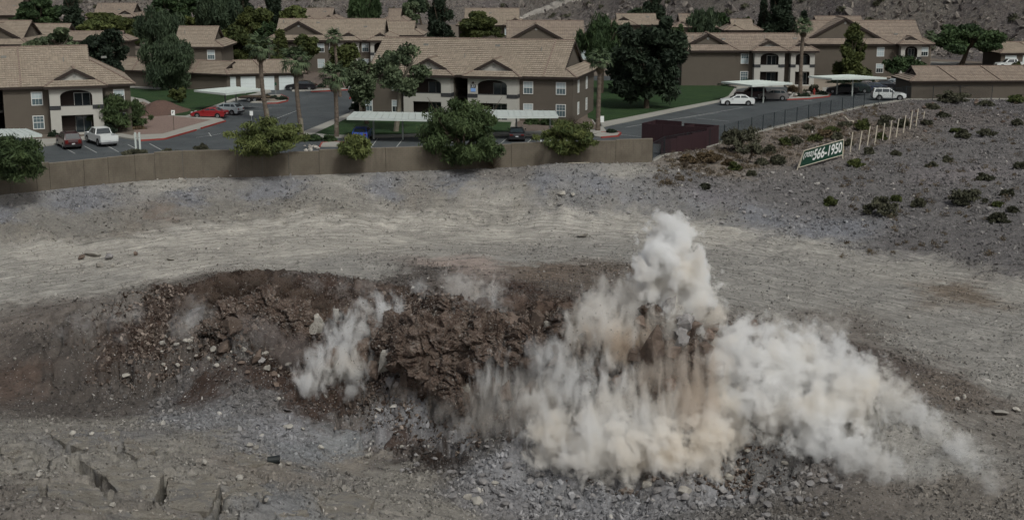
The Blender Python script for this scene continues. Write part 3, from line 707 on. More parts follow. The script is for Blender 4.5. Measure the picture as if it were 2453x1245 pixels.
def apartment(name, label, origin, rz=0.0, L=27.0, D=12.0, He=5.6, bays=(), wings=(), wins=(), breeze=(), dutchL=True, dutchR=True, side=(), scl=1.0, tm=None, grp=None, detail=True, seams=(), vents=True, plate=None, sR=1.7):
    root = empty(name, origin, rz, scl); tag(root, label, 'apartment building', grp)
    # body, cut by the breezeways
    xs = [0]; 
    for a, b in sorted(breeze): xs += [a, b]
    xs.append(L); mb = MB()
    for i in range(0, len(xs), 2): mb.box(xs[i], xs[i+1], 0, D, 0, He)
    mb.build('wall', M['stucco_brown'], root)
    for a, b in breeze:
        q = MB(); q.box(a, b, D*.62, D, 0, He); q.box(a, b, 1.4, D*.62, 2.62, 2.85); q.build('breezeway', M['breezeway_shade'], root)
        st_ = MB()
        for i in range(14): st_.box(a+.25, b-.9, 1.9+i*.28, 2.19+i*.28, .18*i, .18*i+.07)
        st_.build('staircase', M['concrete'], root)
        rl = MB(); rl.beam((a, 1.35, 3.75), (b, 1.35, 3.75), .05, .05)
        for i in range(8): rl.box(a+.1+i*(b-a-.2)/7, a+.13+i*(b-a-.2)/7, 1.34, 1.37, 2.85, 3.75)
        rl.build('railing', M['trim_dark'], root)
    roof = Roof(); W = D+2*OV; zr = He+K*W/2
    # soffit
    sf = MB(); sf.box(-OV, L+OV, -OV, D+OV, He-.24, He-.005)
    s = 1.7
    xl = -OV + (s if dutchL else 0); xr = L+OV - (sR if dutchR else 0)
    def zf(d): return He + K*d
    y0, y1, ym = -OV, D+OV, D/2
    for fy in (0, 1):
        ya = y0 if fy == 0 else y1; sg = 1 if fy == 0 else -1
        pts = [(-OV, ya, He), (L+OV, ya, He)]
        if dutchR: pts += [(xr, ya+sg*sR, zf(sR)), (xr, ym, zr)]
        else: pts += [(L+OV, ym, zr)]
        if dutchL: pts += [(xl, ym, zr), (xl, ya+sg*s, zf(s))]
        else: pts += [(-OV, ym, zr)]
        if fy == 0 or detail: roof.plane(pts)
    gb = MB(); rb = MB()
    for on, xa, sg, xe, s in ((dutchL, xl, 1, -OV, s), (dutchR, xr, -1, L+OV, sR)):
        if on:
            roof.plane([(xe, y0, He), (xe, y1, He), (xa, y1-s, zf(s)), (xa, y0+s, zf(s))])
            roof.ridge((xe, y0, He), (xa, y0+s, zf(s))); roof.ridge((xe, y1, He), (xa, y1-s, zf(s)))
            gx_ = xa+sg*.35
            gb.prism([(gx_, y0+s, zf(s)-.3), (gx_, y1-s, zf(s)-.3), (gx_, ym, zr-.25)], (sg*.1, 0, 0))
            ya_, yb_ = y0+s-.25, y1-s+.25
            rb.beam((xa+sg*.04, ya_, zf(s)-.26), (xa+sg*.04, ym, zr-.16), .07, .34); rb.beam((xa+sg*.04, yb_, zf(s)-.26), (xa+sg*.04, ym, zr-.16), .07, .34)
        else:
            gx_ = xe + sg*OV
            gb.prism([(gx_-sg*.02, 0, He-.1), (gx_-sg*.02, D, He-.1), (gx_-sg*.02, ym, zr-OV*K-.05)], (sg*.1, 0, 0))
            rb.beam((xe, y0, He-.16), (xe, ym, zr-.14), .08, .3); rb.beam((xe, y1, He-.16), (xe, ym, zr-.14), .08, .3)
    roof.ridge((xl if dutchL else -OV, ym, zr), (xr if dutchR else L+OV, ym, zr))
    for xs_ in seams:
        roof.ridge((xs_, y0, He), (xs_, ym, zr), .2, .2)
    if vents:
        vt_ = MB()
        for q in range(int(L/5)):
            xx_ = 2.5+q*5+random.uniform(-1, 1); d_ = random.uniform(2.5, W/2-1.2); zb = zf(d_)
            if q % 2: vt_.box(xx_-.3, xx_+.3, y0+d_-.12, y0+d_+.2, zb, zb+.22)
            else: vt_.tube((xx_, y0+d_, zb-.05), (xx_, y0+d_, zb+.55), .06, .05, 6)
        build_each(vt_, 'roof_vent', M['stucco_grey'], root)
    def cross(a, b, p, s2, wallmat, vent=True):
        """cross gable over a projection a..b standing p in front"""
        wd = b-a+2*OV; yf = -p-OV; zt = He+K*wd/2; m_ = (a+b)/2
        s2 = min(s2, wd/2-.4)
        ymr = yf+p+wd/2   # where its ridge meets the main slope
        for sgx, xa in ((1, a-OV), (-1, b+OV)):
            pts = [(xa, yf, He), (xa, -OV, He), (m_, -OV+wd/2, zt), (m_, yf+s2, zt), (xa+sgx*s2, yf+s2, He+K*s2)]
            roof.plane([(x_, y_, z_+.03) for x_, y_, z_ in pts])
            roof.ridge((xa, yf, He+.03), (xa+sgx*s2, yf+s2, He+K*s2+.03))
            rb.beam((xa+sgx*(s2-.25), yf+s2+.0, He+K*s2-.19), (m_, yf+s2+.0, zt-.12), .09, .36)
        roof.plane([(a-OV, yf, He+.03), (b+OV, yf, He+.03), (b+OV-s2, yf+s2, He+K*s2+.03), (a-OV+s2, yf+s2, He+K*s2+.03)])
        roof.ridge((m_, yf+s2, zt+.02), (m_, -OV+wd/2, zt+.02))
        g2 = MB(); g2.prism([(a-OV+s2+.1, yf+s2+.28, He+K*s2-.2), (b+OV-s2-.1, yf+s2+.28, He+K*s2-.2), (m_, yf+s2+.28, zt-.28)], (0, .12, 0))
        g2.build('gable', wallmat, root)
        if vent:
            v_ = MB(); c0 = Vector((m_, yf+s2+.27, zt-K*.9-.28)); pts = [c0+Vector((math.cos(t*math.pi/5)*.22, 0, math.sin(t*math.pi/5)*.22)) for t in range(10)]
            v_.prism(pts, (0, -.05, 0)); v_.build('gable_vent', M['stucco_grey'], root)
        sf.box(a-OV, b+OV, yf, -OV, He-.24, He-.003)
    for a, b, *_r in wings:
        p = _r[0] if _r else .9
        wm = MB(); wm.box(a, b, -p, 0, 0, He-.24); wm.build('wall', M['stucco_brown'], root)
        cross(a, b, p, 1.5, M['stucco_brown'])
    for bay in bays:
        a, b = bay[:2]; p = 1.4; o0, o1 = (bay[2], bay[3]) if len(bay) > 2 else (a+(b-a)*.2, b-(b-a)*.2)
        cross(a, b, p, 1.15, M['stucco_cream'])
        cm = MB(); th = .22; Ht = He-.24
        z1, z2, z3, z4 = .35, 2.35, 3.45, 4.95     # lower opening, upper opening
        cm.box(a, o0, -p, -p+th, 0, Ht); cm.box(o1, b, -p, -p+th, 0, Ht)
        cm.box(o0, o1, -p, -p+th, 0, z1); cm.box(o0, o1, -p, -p+th, z2, z3)
        cm.box(a, a+th, -p+th, 0, 0, Ht); cm.box(b-th, b, -p+th, 0, 0, Ht)
        # arch over the upper opening
        cm.box(o0, o1, -p, -p+th, z4+.22, Ht)
        hw = (o1-o0)/2; mid = (o0+o1)/2; nA = 10
        top = [(mid+hw*math.cos(t), -p, z4-.42+.66*math.sin(t)) for t in np.linspace(0, math.pi, nA+1)]
        for i in range(nA):
            (xa, _, za), (xb, _, zb) = top[i], top[i+1]
            cm.prism([(xa, -p, za), (xb, -p, zb), (xb, -p, z4+.22), (xa, -p, z4+.22)], (0, th, 0))
        cm.build('balcony_bay', M['stucco_cream'], root)
        bm_ = MB(); bm_.box(a-.03, o0+.02, -p-.05, -p-.002, 3.0, 3.46); bm_.box(o1-.02, b+.03, -p-.05, -p-.002, 3.0, 3.46)
        bm_.box(a-.05, a-.002, -p, 0, 3.0, 3.46); bm_.box(b+.002, b+.05, -p, 0, 3.0, 3.46); bm_.box(o0+.03, o1-.03, -p-.03, -p-.003, z3-.06, z3+.02)
        bm_.build('trim_band', M['band_dark'], root)
        fl = MB(); fl.box(a+th, b-th, -p+th, -.03, 2.5, 2.7); fl.build('balcony_floor', M['stucco_grey'], root)
        bk = MB(); bk.box(a+th, b-th, -.03, -.012, .02, Ht); bk.build('balcony_shade_back', M['trim_dark'], root)  # dark sheet over the brown wall, painting in the shade of the recess
        for zz in (.1, 2.75):
            dr_ = MB(); dx0, dx1 = mid-.2, o1-.15
            dr_.box(dx0, dx1, -.10, -.04, zz+1.95, zz+2.03); 
            for q in (dx0, (dx0+dx1)/2, dx1-.06): dr_.box(q, q+.06, -.10, -.04, zz, zz+1.95)
            d_ = dr_.build('sliding_door', M['white_frame'] if random.random() < .3 else M['stucco_grey'], root)
            gp = MB(); gp.box(dx0+.06, dx1-.06, -.07, -.05, zz, zz+1.95); gp.build('pane', M['glass'], d_)
    for wq in wins:
        x_, fl_ = wq[0], wq[1]; yy_ = wq[2] if len(wq) > 2 else 0
        window(root, x_, {0: .75, 1: 3.45}[fl_], y=yy_)
    for sd, y_, fl_ in side:
        window(root, y_, {0: .75, 1: 3.45}[fl_], w_=.9, y=(L if sd > 0 else 0), ax='y', flip=sd)
    if plate:
        px_, = plate[:1]; pm = MB(); pm.box(px_-.32, px_+.32, -1.46, -1.402, 4.2, 4.62); pn = pm.build('number_plate', M['band_dark'], root)
        c_ = bpy.data.curves.new('number', 'FONT'); c_.body = plate[1]; c_.size = .42; c_.align_x = 'CENTER'; c_.extrude = .01
        to = bpy.data.objects.new('tmp', c_); COL.objects.link(to); bpy.context.view_layer.update()
        me_ = bpy.data.meshes.new_from_object(to.evaluated_get(bpy.context.evaluated_depsgraph_get())); bpy.data.objects.remove(to)
        me_.materials.append(M['sign_white']); inst('number', me_, pn, (px_, -1.475, 4.27), (math.pi/2, 0, 0))
        bl = MB(); bl.box(px_-.3, px_+.3, -1.45, -1.402, 3.72, 4.14); bl.build('notice', mat('notice_blue', (.22, .38, .72), .5), root)
        lt = MB(); lt.tube((px_, -1.4, 4.82), (px_, -1.56, 4.82), .14, .12, 10); lt.build('wall_lamp', M['trim_dark'], root)
    sf.build('eaves', M['trim_dark'], root)
    build_each(gb, 'gable', M['stucco_brown'], root)
    build_each(rb, 'verge_board', M['trim_dark'], root)
    roof.build(root, tm)
    return root
def at_right_corner(px, py, L, rz, scl=1.0):
    c = P(px, py, 0); return (c.x-L*scl*math.cos(rz), c.y-L*scl*math.sin(rz), 0)

rz = R(-14); Lm = 27.6
c = P(1372, 296, 0)
main = apartment('apartment_building', 'two storey tan apartment block numbered 23 behind the long carport, facing the quarry', at_right_corner(1372, 296, Lm, rz), rz, Lm, 13.5, 5.6,
    bays=[(Lm-12.9, Lm-6.7), (Lm-21.2, Lm-15.1)], breeze=[(Lm-15.0, Lm-12.95)], wins=[(Lm-1.5, 1), (Lm-1.5, 0), (Lm-5.6, 1), (Lm-5.6, 0), (Lm-22.6, 0), (Lm-22.6, 1), (Lm-26.4, 0), (Lm-26.4, 1)],
    dutchL=True, dutchR=True, side=[(1, 3.2, 0), (1, 3.2, 1), (1, 8.5, 0), (1, 8.5, 1)], tm=M['tile'], seams=(Lm-3.6,), plate=(Lm-12.2, '23'))
rz = R(20); Ll = 30
apartment('apartment_building', 'tan apartment block at the left edge beside the maroon minivan and white pickup', at_right_corner(318, 316, Ll, rz), rz, Ll, 13.5, 5.6,
    bays=[(Ll-9.0, Ll-3.2), (Ll-22.5, Ll-17)], breeze=[(Ll-16.6, Ll-13.9)], wins=[(Ll-1.3, 1), (Ll-1.3, 0), (Ll-10.3, 1), (Ll-10.3, 0)], dutchL=False, dutchR=True, tm=M['tile'], seams=(Ll-11.9,), sR=4.6)
def at_eave(px, py, z=5.6):
    c = P(px, py, z); return (c.x, c.y, 0)
def wpx(px0, px1, y): return (px1-px0)/scale_at(y, 5)
def block(px0, px1, ey, ry, label, wing=None, bays=(), wins=(), rz_=0, tm='tile', grp=None, He=5.5, **kw):
    """a block from its front eave line (px0..px1 at pixel row ey) and its ridge row ry"""
    o_ = at_eave(px0, ey, He); L_ = wpx(px0, px1, o_[1]); s_ = scale_at(o_[1], 5); k_ = FPX*(HC-7)/o_[1]**2
    W2 = (ey-ry)/(K*s_+k_); m2 = lambda q: wpx(px0, q, o_[1])
    # bay walls stand 1.4 m in front of the body and the eaves reach OV further
    return apartment('apartment_building', label, (o_[0], o_[1]+OV, 0), R(rz_), L_, 2*(W2-OV), He,
        wings=[(max(0, m2(a_)), min(L_, m2(b_)), .6) for a_, b_ in ([wing] if wing else [])], bays=[(m2(a_), min(L_, m2(b_))) for a_, b_ in bays],
        wins=[(m2(w_[0]), *w_[1:]) for w_ in wins], tm=M[tm], grp=grp, **kw)
block(1632, 1952, 122, 81, 'tan block with blank gabled wing beyond the right lawn, white balcony bays at its right', wing=(1634, 1762), bays=[(1806, 1878), (1893, 1950)], wins=[(1786, 1), (1786, 0)], tm='tile_b')
block(1905, 2232, 106, 50, 'large gabled apartment block behind the pine tree and second row of right carports', wing=(1925, 2128), bays=[(2156, 2205)], wins=[(2110, 1, -.6), (2110, 0, -.6), (2218, 1)], tm='tile_b')
block(640, 935, 97, 46, 'gabled apartment block behind the two olive trees and garage row, left of centre', wing=(642, 786), bays=[(810, 860), (888, 933)], wins=[(768, 1, -.6), (768, 0, -.6), (780, 1), (874, 1), (874, 0), (644, 0)])
block(1195, 1420, 113, 50, 'gabled apartment block directly behind the numbered block, partly hidden by green trees', wing=(1197, 1372), wins=[(1360, 1, -.6), (1400, 1), (1400, 0)], tm='tile_b')
block(-110, 66, 107, 50, 'apartment block with wide gable at the left edge behind the nearest left block', wing=(-95, 60), wins=[(48, 1, -.6)])
FG = 'far apartment blocks'
block(-160, 50, 37, -14, 'apartment block cut by the top left corner of the picture, one blue window', wins=[(35, 1), (35, 0)], tm='tile_b', grp=FG)
block(42, 170, 96, 58, 'low gabled roof showing above the silver bush at upper left', grp=FG)
block(160, 305, 98, 76, 'plain roof behind the dark trees at upper left', dutchL=False, grp=FG, tm='tile_b', vents=False)
block(395, 528, 113, 64, 'roof with stepped gable right of the tall drooping tree', wins=[(503, 1)], grp=FG)
block(208, 328, 42, 9, 'distant block with small front gable between two green crowns at upper left', bays=[(278, 322)], grp=FG, tm='tile_b')
block(602, 632, 34, 18, 'small gable peeping through the dark pines at top', grp=FG, vents=False)
block(695, 808, 48, 21, 'distant roof with two little gables against the rocky hillside, left of the willow', bays=[(730, 752), (775, 800)], grp=FG, tm='tile_b')
block(880, 1008, 85, 52, 'brownish roof just behind the block with olive trees, left of the tall dark pine', wing=(884, 925), grp=FG)
block(915, 972, 52, 22, 'small steep roof stacked above the brownish roof left of the tall dark pine', grp=FG, tm='tile_b', vents=False)
block(1098, 1258, 61, 21, 'far block left of the pale track on the hillside', wing=(1212, 1256), wins=[(1216, 1, -.6), (1180, 1)], grp=FG)
block(1465, 1588, 60, 34, 'far roof nearly hidden by trees right of the pale hillside track', wing=(1470, 1520), grp=FG)
block(1616, 1714, 66, 34, 'pale far roof behind the bright green willow', wing=(1620, 1650), grp=FG, tm='tile_b')
block(1740, 1822, 73, 47, 'small far roof between the willow and the pair of dark pines', grp=FG, wing=(1748, 1775))
block(1948, 2092, 80, 40, 'pale roof rising behind the large gabled block at right', grp=FG, tm='tile_b')

def garage(name, label, a_px, b_px, depth, doors=(), He=2.6, tm=None, wallm=None, scl=1, dutch=True, cat='garage'):
    a, b = P(*a_px, 0), P(*b_px, 0); L = (b-a).length; rz_ = math.atan2(b.y-a.y, b.x-a.x)
    root = empty(name, (a.x, a.y, 0), rz_); tag(root, label, cat)
    mb = MB(); mb.box(0, L, 0, depth, 0, He); mb.build('wall', wallm or M['stucco_brown'], root)
    sf = MB(); sf.box(-OV, L+OV, -OV, depth+OV, He-.2, He-.004); sf.build('eaves', M['trim_dark'], root)
    rf = Roof(); k = .42; W = depth+2*OV; s = 1.5; zr = He+k*W/2; ym = depth/2
    for ya, sg in ((-OV, 1), (depth+OV, -1)):
        rf.plane([(-OV, ya, He), (L+OV, ya, He), (L+OV-s, ya+sg*s, He+k*s), (L+OV-s, ym, zr), (-OV+s, ym, zr), (-OV+s, ya+sg*s, He+k*s)])
    gb = MB(); rb = MB()
    for xe, sg in ((-OV, 1), (L+OV, -1)):
        xa = xe+sg*s
        rf.plane([(xe, -OV, He), (xe, depth+OV, He), (xa, depth+OV-s, He+k*s), (xa, -OV+s, He+k*s)])
        rf.ridge((xe, -OV, He), (xa, -OV+s, He+k*s))
        gb.prism([(xa+sg*.3, -OV+s, He+k*s-.2), (xa+sg*.3, depth+OV-s, He+k*s-.2), (xa+sg*.3, ym, zr-.2)], (sg*.1, 0, 0))
        rb.beam((xa, -OV+s-.2, He+k*s-.2), (xa, ym, zr-.1), .07, .28); rb.beam((xa, depth+OV-s+.2, He+k*s-.2), (xa, ym, zr-.1), .07, .28)
    rf.ridge((-OV+s, ym, zr), (L+OV-s, ym, zr))
    nse = max(1, int(L/7))
    for i in range(1, nse+1): rf.ridge((L*i/(nse+1), -OV, He+.02), (L*i/(nse+1)-1.6, ym, zr+.02), .2, .2)
    build_each(gb, 'gable', M['stucco_brown'], root); build_each(rb, 'verge_board', M['trim_dark'], root); rf.build(root, tm)
    for x0, x1 in doors:
        d_ = MB()
        for q in range(4): d_.box(x0, x1, -.06-.004*(q % 2), -.004, .03+q*.53, .03+q*.53+.515)
        d_.build('garage_door', M['garage_door'], root)
    return root
garage('garage_block', 'low tan garage row with blank wall running along the back of the left lawn', (255, 205), (545, 220), 6.5)
garage('garage_block', 'low garage row with three white doors beyond the left carport', (545, 219), (728, 215), 7, doors=[(.4, 1.3), (2.0, 4.2), (4.9, 7.0), (7.7, 9.9)])
garage('garage_block', 'low tan garage row at the right edge above the stony slope', (2182, 238), (2600, 236), 7.2, tm=M['tile_b'])
garage('garage_block', 'distant garage with two white doors at the far right edge', (2396, 162), (2560, 160), 7, doors=[(.8, 3.0), (4.2, 7.2)])

# ================================================================== BLOCK WALL
WT = [(-330,425),(-200,418),(-60,412),(26,408),(90,400),(122,391),(204,388),(262,381),(326,375),(373,370),(440,364),(571,361),(630,368),(693,368.5),(766,364),(925,357),(1038,353),(1180,351),(1226,347),(1350,342),(1475,339),(1563,334)]
root = empty('boundary_wall', P(800, 416, 0)); tag(root, 'long tan block wall with stepped top between the gravel and the parking', 'wall')
ro = root.location
for (x0, t0), (x1, t1) in zip(WT[:-1], WT[1:]):
    def basept(px):
        # intersection of the pixel column with the wall line
        lo, hi = None, None
        for k in range(len(WALLPX)-1):
            if WALLPX[k][0] <= px <= WALLPX[k+1][0]:
                a, b = WALLPX[k], WALLPX[k+1]; t = (px-a[0])/(b[0]-a[0]); return P(px, a[1]+(b[1]-a[1])*t, 0)
    a, b = basept(x0), basept(x1-.3 if x1 < 1563 else x1)
    za = HC + ray(x0, t1).z/ray(x0, t1).y*a.y; zb = HC + ray(x1, t1).z/ray(x1, t1).y*b.y
    zt = (za+zb)/2
    d = (b-a); L = d.length; d.normalize(); nn = Vector((-d.y, d.x, 0))
    mb = MB(); a2 = a-ro; b2 = b-ro-d*.015
    q = [a2, b2, b2+nn*.2, a2+nn*.2]
    mb.prism([(p.x, p.y, -1.2) for p in q], (0, 0, 1.2+zt))
    o = mb.build('wall_panel', M['wall_block'], root)
    me = o.data; uv = me.uv_layers.new(name='UVMap')
    for lp in me.loops:
        co = me.vertices[lp.vertex_index].co; uv.data[lp.index].uv = ((Vector(co)-a2).dot(d), co.z)
    cp = MB(); e = .02
    q = [a2-nn*e-d*.0, b2-nn*e, b2+nn*(.2+e), a2+nn*(.2+e)]
    cp.prism([(p.x, p.y, zt+.002) for p in q], (0, 0, .045)); cp.build('wall_cap', nmat('cap_tan', (.22, .195, .16), .1, 2) if 'cap_tan' not in bpy.data.materials else bpy.data.materials['cap_tan'], root)

# ================================================================== FENCE along the road edge
fr = empty('chain_fence', P(1800, 322, 0)); tag(fr, 'dark wire fence on slim posts along the upper edge of the stony slope', 'fence'); fo = fr.location
fpts = []
for i in range(len(FENCEPX)-2):
    a, b = P(*FENCEPX[i], 0), P(*FENCEPX[i+1], 0); nseg = max(1, round((b-a).length/3.6))
    for k in range(nseg): fpts.append(a+(b-a)*(k/nseg))
pm = MB(); pm.tube((0, 0, -.2), (0, 0, 1.95), .045, .045, 6); pme = pm.mesh('post', M['fence_metal'])
rails = MB(); wires = MB()
for i, p in enumerate(fpts):
    p = p+Vector((0, .15, 0)); inst('post', pme, fr, p-fo)
    if i:
        q = fpts[i-1]+Vector((0, .15, 0)); rails.beam(q-fo+Vector((0, 0, 1.9)), p-fo+Vector((0, 0, 1.9)), .03, .03)
        L = (p-q).length; dd_ = (p-q)/L; nst = int(L/.28)
        for k in range(-6, nst+1):
            for sg in (1, -1):
                s0, s1_ = (k*.28, k*.28+1.75) if sg > 0 else (k*.28+1.75, k*.28)
                ta = max(0, -min(s0, s1_))/1.75; 
                lo_, hi_ = min(s0, s1_), max(s0, s1_); l2, h2 = max(lo_, 0), min(hi_, L)
                if h2-l2 < .1: continue
                f0, f1 = (l2-lo_)/1.75, (h2-lo_)/1.75
                za, zb = (.1+1.75*f0, .1+1.75*f1) if sg > 0 else (1.85-1.75*f0, 1.85-1.75*f1)
                wires.beam(q-fo+dd_*l2+Vector((0, 0, za)), q-fo+dd_*h2+Vector((0, 0, zb)), .009, .009)
rails.build('top_rail', M['fence_metal'], fr); o = wires.build('wire_mesh', M['fence_metal'], fr); o['kind'] = 'stuff'
kb = MB()
for a, b in zip(FENCEPX[:-2], FENCEPX[1:-1]):
    a, b = P(*a, 0), P(*b, 0); kb.beam((a.x, a.y+.1, .03), (b.x, b.y+.1, .03), .28, .16)
    kb.beam((a.x+.1, a.y+.95, .05), (b.x+.1, b.y+.95, .05), .2, .14)
kb.build('kerb', M['concrete'], kind='structure')

# ================================================================== DUMPSTER ENCLOSURE
er = empty('bin_enclosure', P(1620, 345, 0)); tag(er, 'open topped maroon metal bin enclosure beyond the end of the block wall', 'enclosure'); eo = er.location
def zat(px, py, y): return HC + ray(px, py).z/ray(px, py).y*y
ca = P(1537, 342, 0); cb = P(1690, 354, 0); dv_ = (cb-ca); dv_.z = 0; nv_ = Vector((-dv_.y, dv_.x, 0)).normalized(); Ld = dv_.length; dn_ = dv_.normalized()
def panels(a, b, nq, z0, z1, name, th=.07):
    d = (b-a)/nq; u = d.normalized(); t = Vector((-u.y, u.x, 0))*th/2
    for i in range(nq):
        p, q = a+d*i-eo, a+d*(i+1)-u*.02-eo; zz = z1(i/nq) if callable(z1) else z1
        off = t*(1 if i % 2 else 1.35)
        mb = MB(); mb.prism([(p-t*1).to_tuple()[:2]+(z0,), (q-t).to_tuple()[:2]+(z0,), (q+off).to_tuple()[:2]+(z0,), (p+off).to_tuple()[:2]+(z0,)], (0, 0, zz-z0)); mb.build(name, M['maroon'], er)
dep = 3.4
panels(ca, cb, 6, -.2, 2.15, 'panel'); panels(ca+nv_*.1, ca+nv_*dep, 3, -.2, 2.15, 'panel'); panels(cb+nv_*.1, cb+nv_*dep, 3, -.2, 2.1, 'panel'); panels(ca+nv_*dep, ca+nv_*dep+dn_*Ld*.42, 2, 0, 2.2, 'panel'); panels(ca+nv_*dep+dn_*Ld*.46, cb+nv_*dep, 3, 0, 2.05, 'panel')
panels(ca+nv_*dep*.1+dn_*Ld*.6, ca+nv_*dep+dn_*Ld*.62, 2, 0, 2.0, 'panel')
p0 = P(1583, 372, 0); p1 = P(1692, 356, 0)
panels(p0, p1, 3, -.3, lambda t: 1.55+.25*t*2, 'front_panel')

# ================================================================== CARPORTS
def carport(label, quad, posts, z=2.7, ribs=14, blue=0):
    """quad: 4 pixel corners (near-left, near-right, far-right, far-left) of the roof at height z; posts: t along"""
    q = [P(a, b, z) for a, b in quad]; c = sum(q, Vector())/4; c.z = 0
    r_ = empty('carport', c); tag(r_, label, 'carport')
    q = [p-c for p in q]
    def at(u, v): return q[0]*(1-u)*(1-v)+q[1]*u*(1-v)+q[2]*u*v+q[3]*(1-u)*v
    n_ = ribs
    for i in range(n_):
        mb = MB(); a, b = i/n_, (i+1)/n_-.004
        dz = Vector((0, 0, .03 if i % 2 else .022))
        pts = [at(a, 0), at(b, 0), at(b, 1), at(a, 1)]
        mb.prism([p-Vector((0, 0, .04)) for p in pts], dz+Vector((0, 0, .04)))
        e = at(b, 0), at(b, 1); mb.beam(e[0]+Vector((0, 0, .045)), e[1]+Vector((0, 0, .045)), .05, .06)
        mb.build('roof_sheet', M['metal_white'], r_)
    fa = MB()
    for i in range(4): a, b = q[i], q[(i+1) % 4]; fa.beam(a-Vector((0, 0, .09)), b-Vector((0, 0, .09)), .07, .24)
    fa.build('fascia', M['metal_white'], r_)
    be = MB(); be.beam(at(0, .5)-Vector((0, 0, .2)), at(1, .5)-Vector((0, 0, .2)), .15, .25)
    for u in posts: be.beam(at(u, .02)-Vector((0, 0, .14)), at(u, .98)-Vector((0, 0, .14)), .12, .16)
    be.build('roof_beam', M['metal_post'], r_)
    for u in posts:
        pm_ = MB(); b_ = at(u, .5); pm_.box(b_.x-.09, b_.x+.09, b_.y-.09, b_.y+.09, -.05, z-.3); pm_.build('post', M['metal_post'], r_)
    return r_
carport('long white flat carport left of the big mesquite, sheltering the blue car', [(831,283),(1095,288),(1085,271),(848,268)], (.22, .5, .8), ribs=16)
carport('white ribbed carport at the foot of the numbered block, over the black car', [(1120,280),(1337,279),(1329,266),(1120,263)], (.12, .55, .93), ribs=15)
carport('pale carport tilted over the red coupe and silver hatchback', [(465,216.5),(541,225),(632,214),(560,208)], (.35, .7), z=2.7, ribs=10)
carport('white carport cut off at the left edge in front of the breezeway', [(-110,333),(100,323),(62,309),(-110,311)], (.3, .7), ribs=12)
carport('white carport behind the white sedan beside the right lawn', [(1728,196),(1802,205),(1898,199),(1812,192)], (.4, .75), ribs=10)
carport('white carport over the row of dark cars near the palm island at right', [(1936,183),(1993,188),(2124,187),(2032,179)], (.3, .8), ribs=12)
carport('grey carport roof behind the right garage row', [(2225,163),(2270,168),(2340,166),(2290,158)], (.5,), z=2.6, ribs=5)
carport('long pale carport roof just behind the ridge of the right garage row', [(2280,163),(2325,167),(2392,166),(2345,161)], (.5,), z=2.6, ribs=8)

# ================================================================== CARS
def paint(name, c, rough=.28):
    if name in bpy.data.materials: return bpy.data.materials[name]
    m_ = mat(name, c, rough, .0, .5); m_.node_tree.nodes['Principled BSDF'].inputs['Coat Weight'].default_value = .4
    n_ = N(m_); d_ = n_.noise(2.2, 5, .65, n_.obj())
    n_.col(n_.mix(n_.math('MULTIPLY', n_.math('MAXIMUM', n_.math('SUBTRACT', d_, .5), 0), 1.1), tuple(c), tuple(min(.5, x*1.5+.02) for x in c))); return m_
M['lamp_red'] = mat('lamp_red', (.12, .012, .01), .3); M['lamp_clear'] = mat('lamp_clear', (.55, .57, .58), .2); M['plastic'] = mat('black_plastic', (.02, .02, .022), .6)
# profiles in (x forward, z): lower body and cabin
CARS = {
 'sedan': dict(L=4.6, W=1.78, body=[(-2.28,.38),(-2.3,.72),(-2.24,.93),(-1.55,1.0),(1.0,.98),(1.9,.86),(2.22,.68),(2.3,.42),(2.2,.25),(-2.2,.25)], cab=[(-1.75,.98),(-1.15,1.38),(-.5,1.45),(.15,1.42),(1.1,.97)], wb=(-1.4,1.4), wr=.33),
 'coupe': dict(L=4.5, W=1.76, body=[(-2.22,.38),(-2.25,.7),(-2.2,.92),(-1.45,.96),(.75,.90),(1.8,.78),(2.2,.6),(2.25,.4),(2.15,.24),(-2.15,.24)], cab=[(-1.5,.94),(-.95,1.25),(-.4,1.32),(.1,1.28),(.9,.89)], wb=(-1.35,1.35), wr=.32),
 'hatchback': dict(L=4.3, W=1.76, body=[(-2.1,.38),(-2.14,.75),(-2.05,1.0),(-1.5,1.02),(1.0,1.0),(1.8,.88),(2.08,.66),(2.12,.42),(2.0,.25),(-2.05,.25)], cab=[(-2.0,1.0),(-1.6,1.38),(-.7,1.5),(.2,1.46),(1.15,.98)], wb=(-1.3,1.35), wr=.33),
 'suv': dict(L=4.7, W=1.84, body=[(-2.3,.5),(-2.34,.85),(-2.3,1.13),(-1.8,1.14),(1.05,1.1),(2.05,1.02),(2.3,.8),(2.34,.52),(2.2,.38),(-2.2,.38)], cab=[(-2.28,1.12),(-2.05,1.68),(-1.2,1.74),(.1,1.72),(.95,1.09)], wb=(-1.4,1.42), wr=.39),
 'minivan': dict(L=4.9, W=1.9, body=[(-2.4,.4),(-2.45,.8),(-2.4,1.05),(-1.8,1.08),(1.3,1.04),(2.15,.88),(2.4,.62),(2.42,.4),(2.3,.28),(-2.3,.28)], cab=[(-2.38,1.04),(-2.15,1.68),(-1.2,1.76),(.3,1.7),(1.45,1.03)], wb=(-1.5,1.5), wr=.34),
 'pickup': dict(L=5.7, W=1.98, body=[(-2.85,.55),(-2.88,.9),(-2.85,1.2),(-1.0,1.2),(1.25,1.2),(2.5,1.14),(2.82,.95),(2.85,.58),(2.7,.42),(-2.7,.42)], cab=[(-.98,1.18),(-.82,1.82),(.3,1.88),(.75,1.84),(1.45,1.19)], wb=(-1.85,1.85), wr=.42),
}
_wc = {}
def wheel_meshes(r):
    if r in _wc: return _wc[r]
    t = MB(); t.tube((0, -.11, 0), (0, .11, 0), r, r, 18); h = MB(); h.tube((0, -.118, 0), (0, .118, 0), r*.62, r*.62, 12); h.tube((0, -.125, 0), (0, .125, 0), r*.16, r*.16, 8)
    _wc[r] = (t.mesh('wheel', M['rubber']), h.mesh('rim', M['rim'])); return _wc[r]
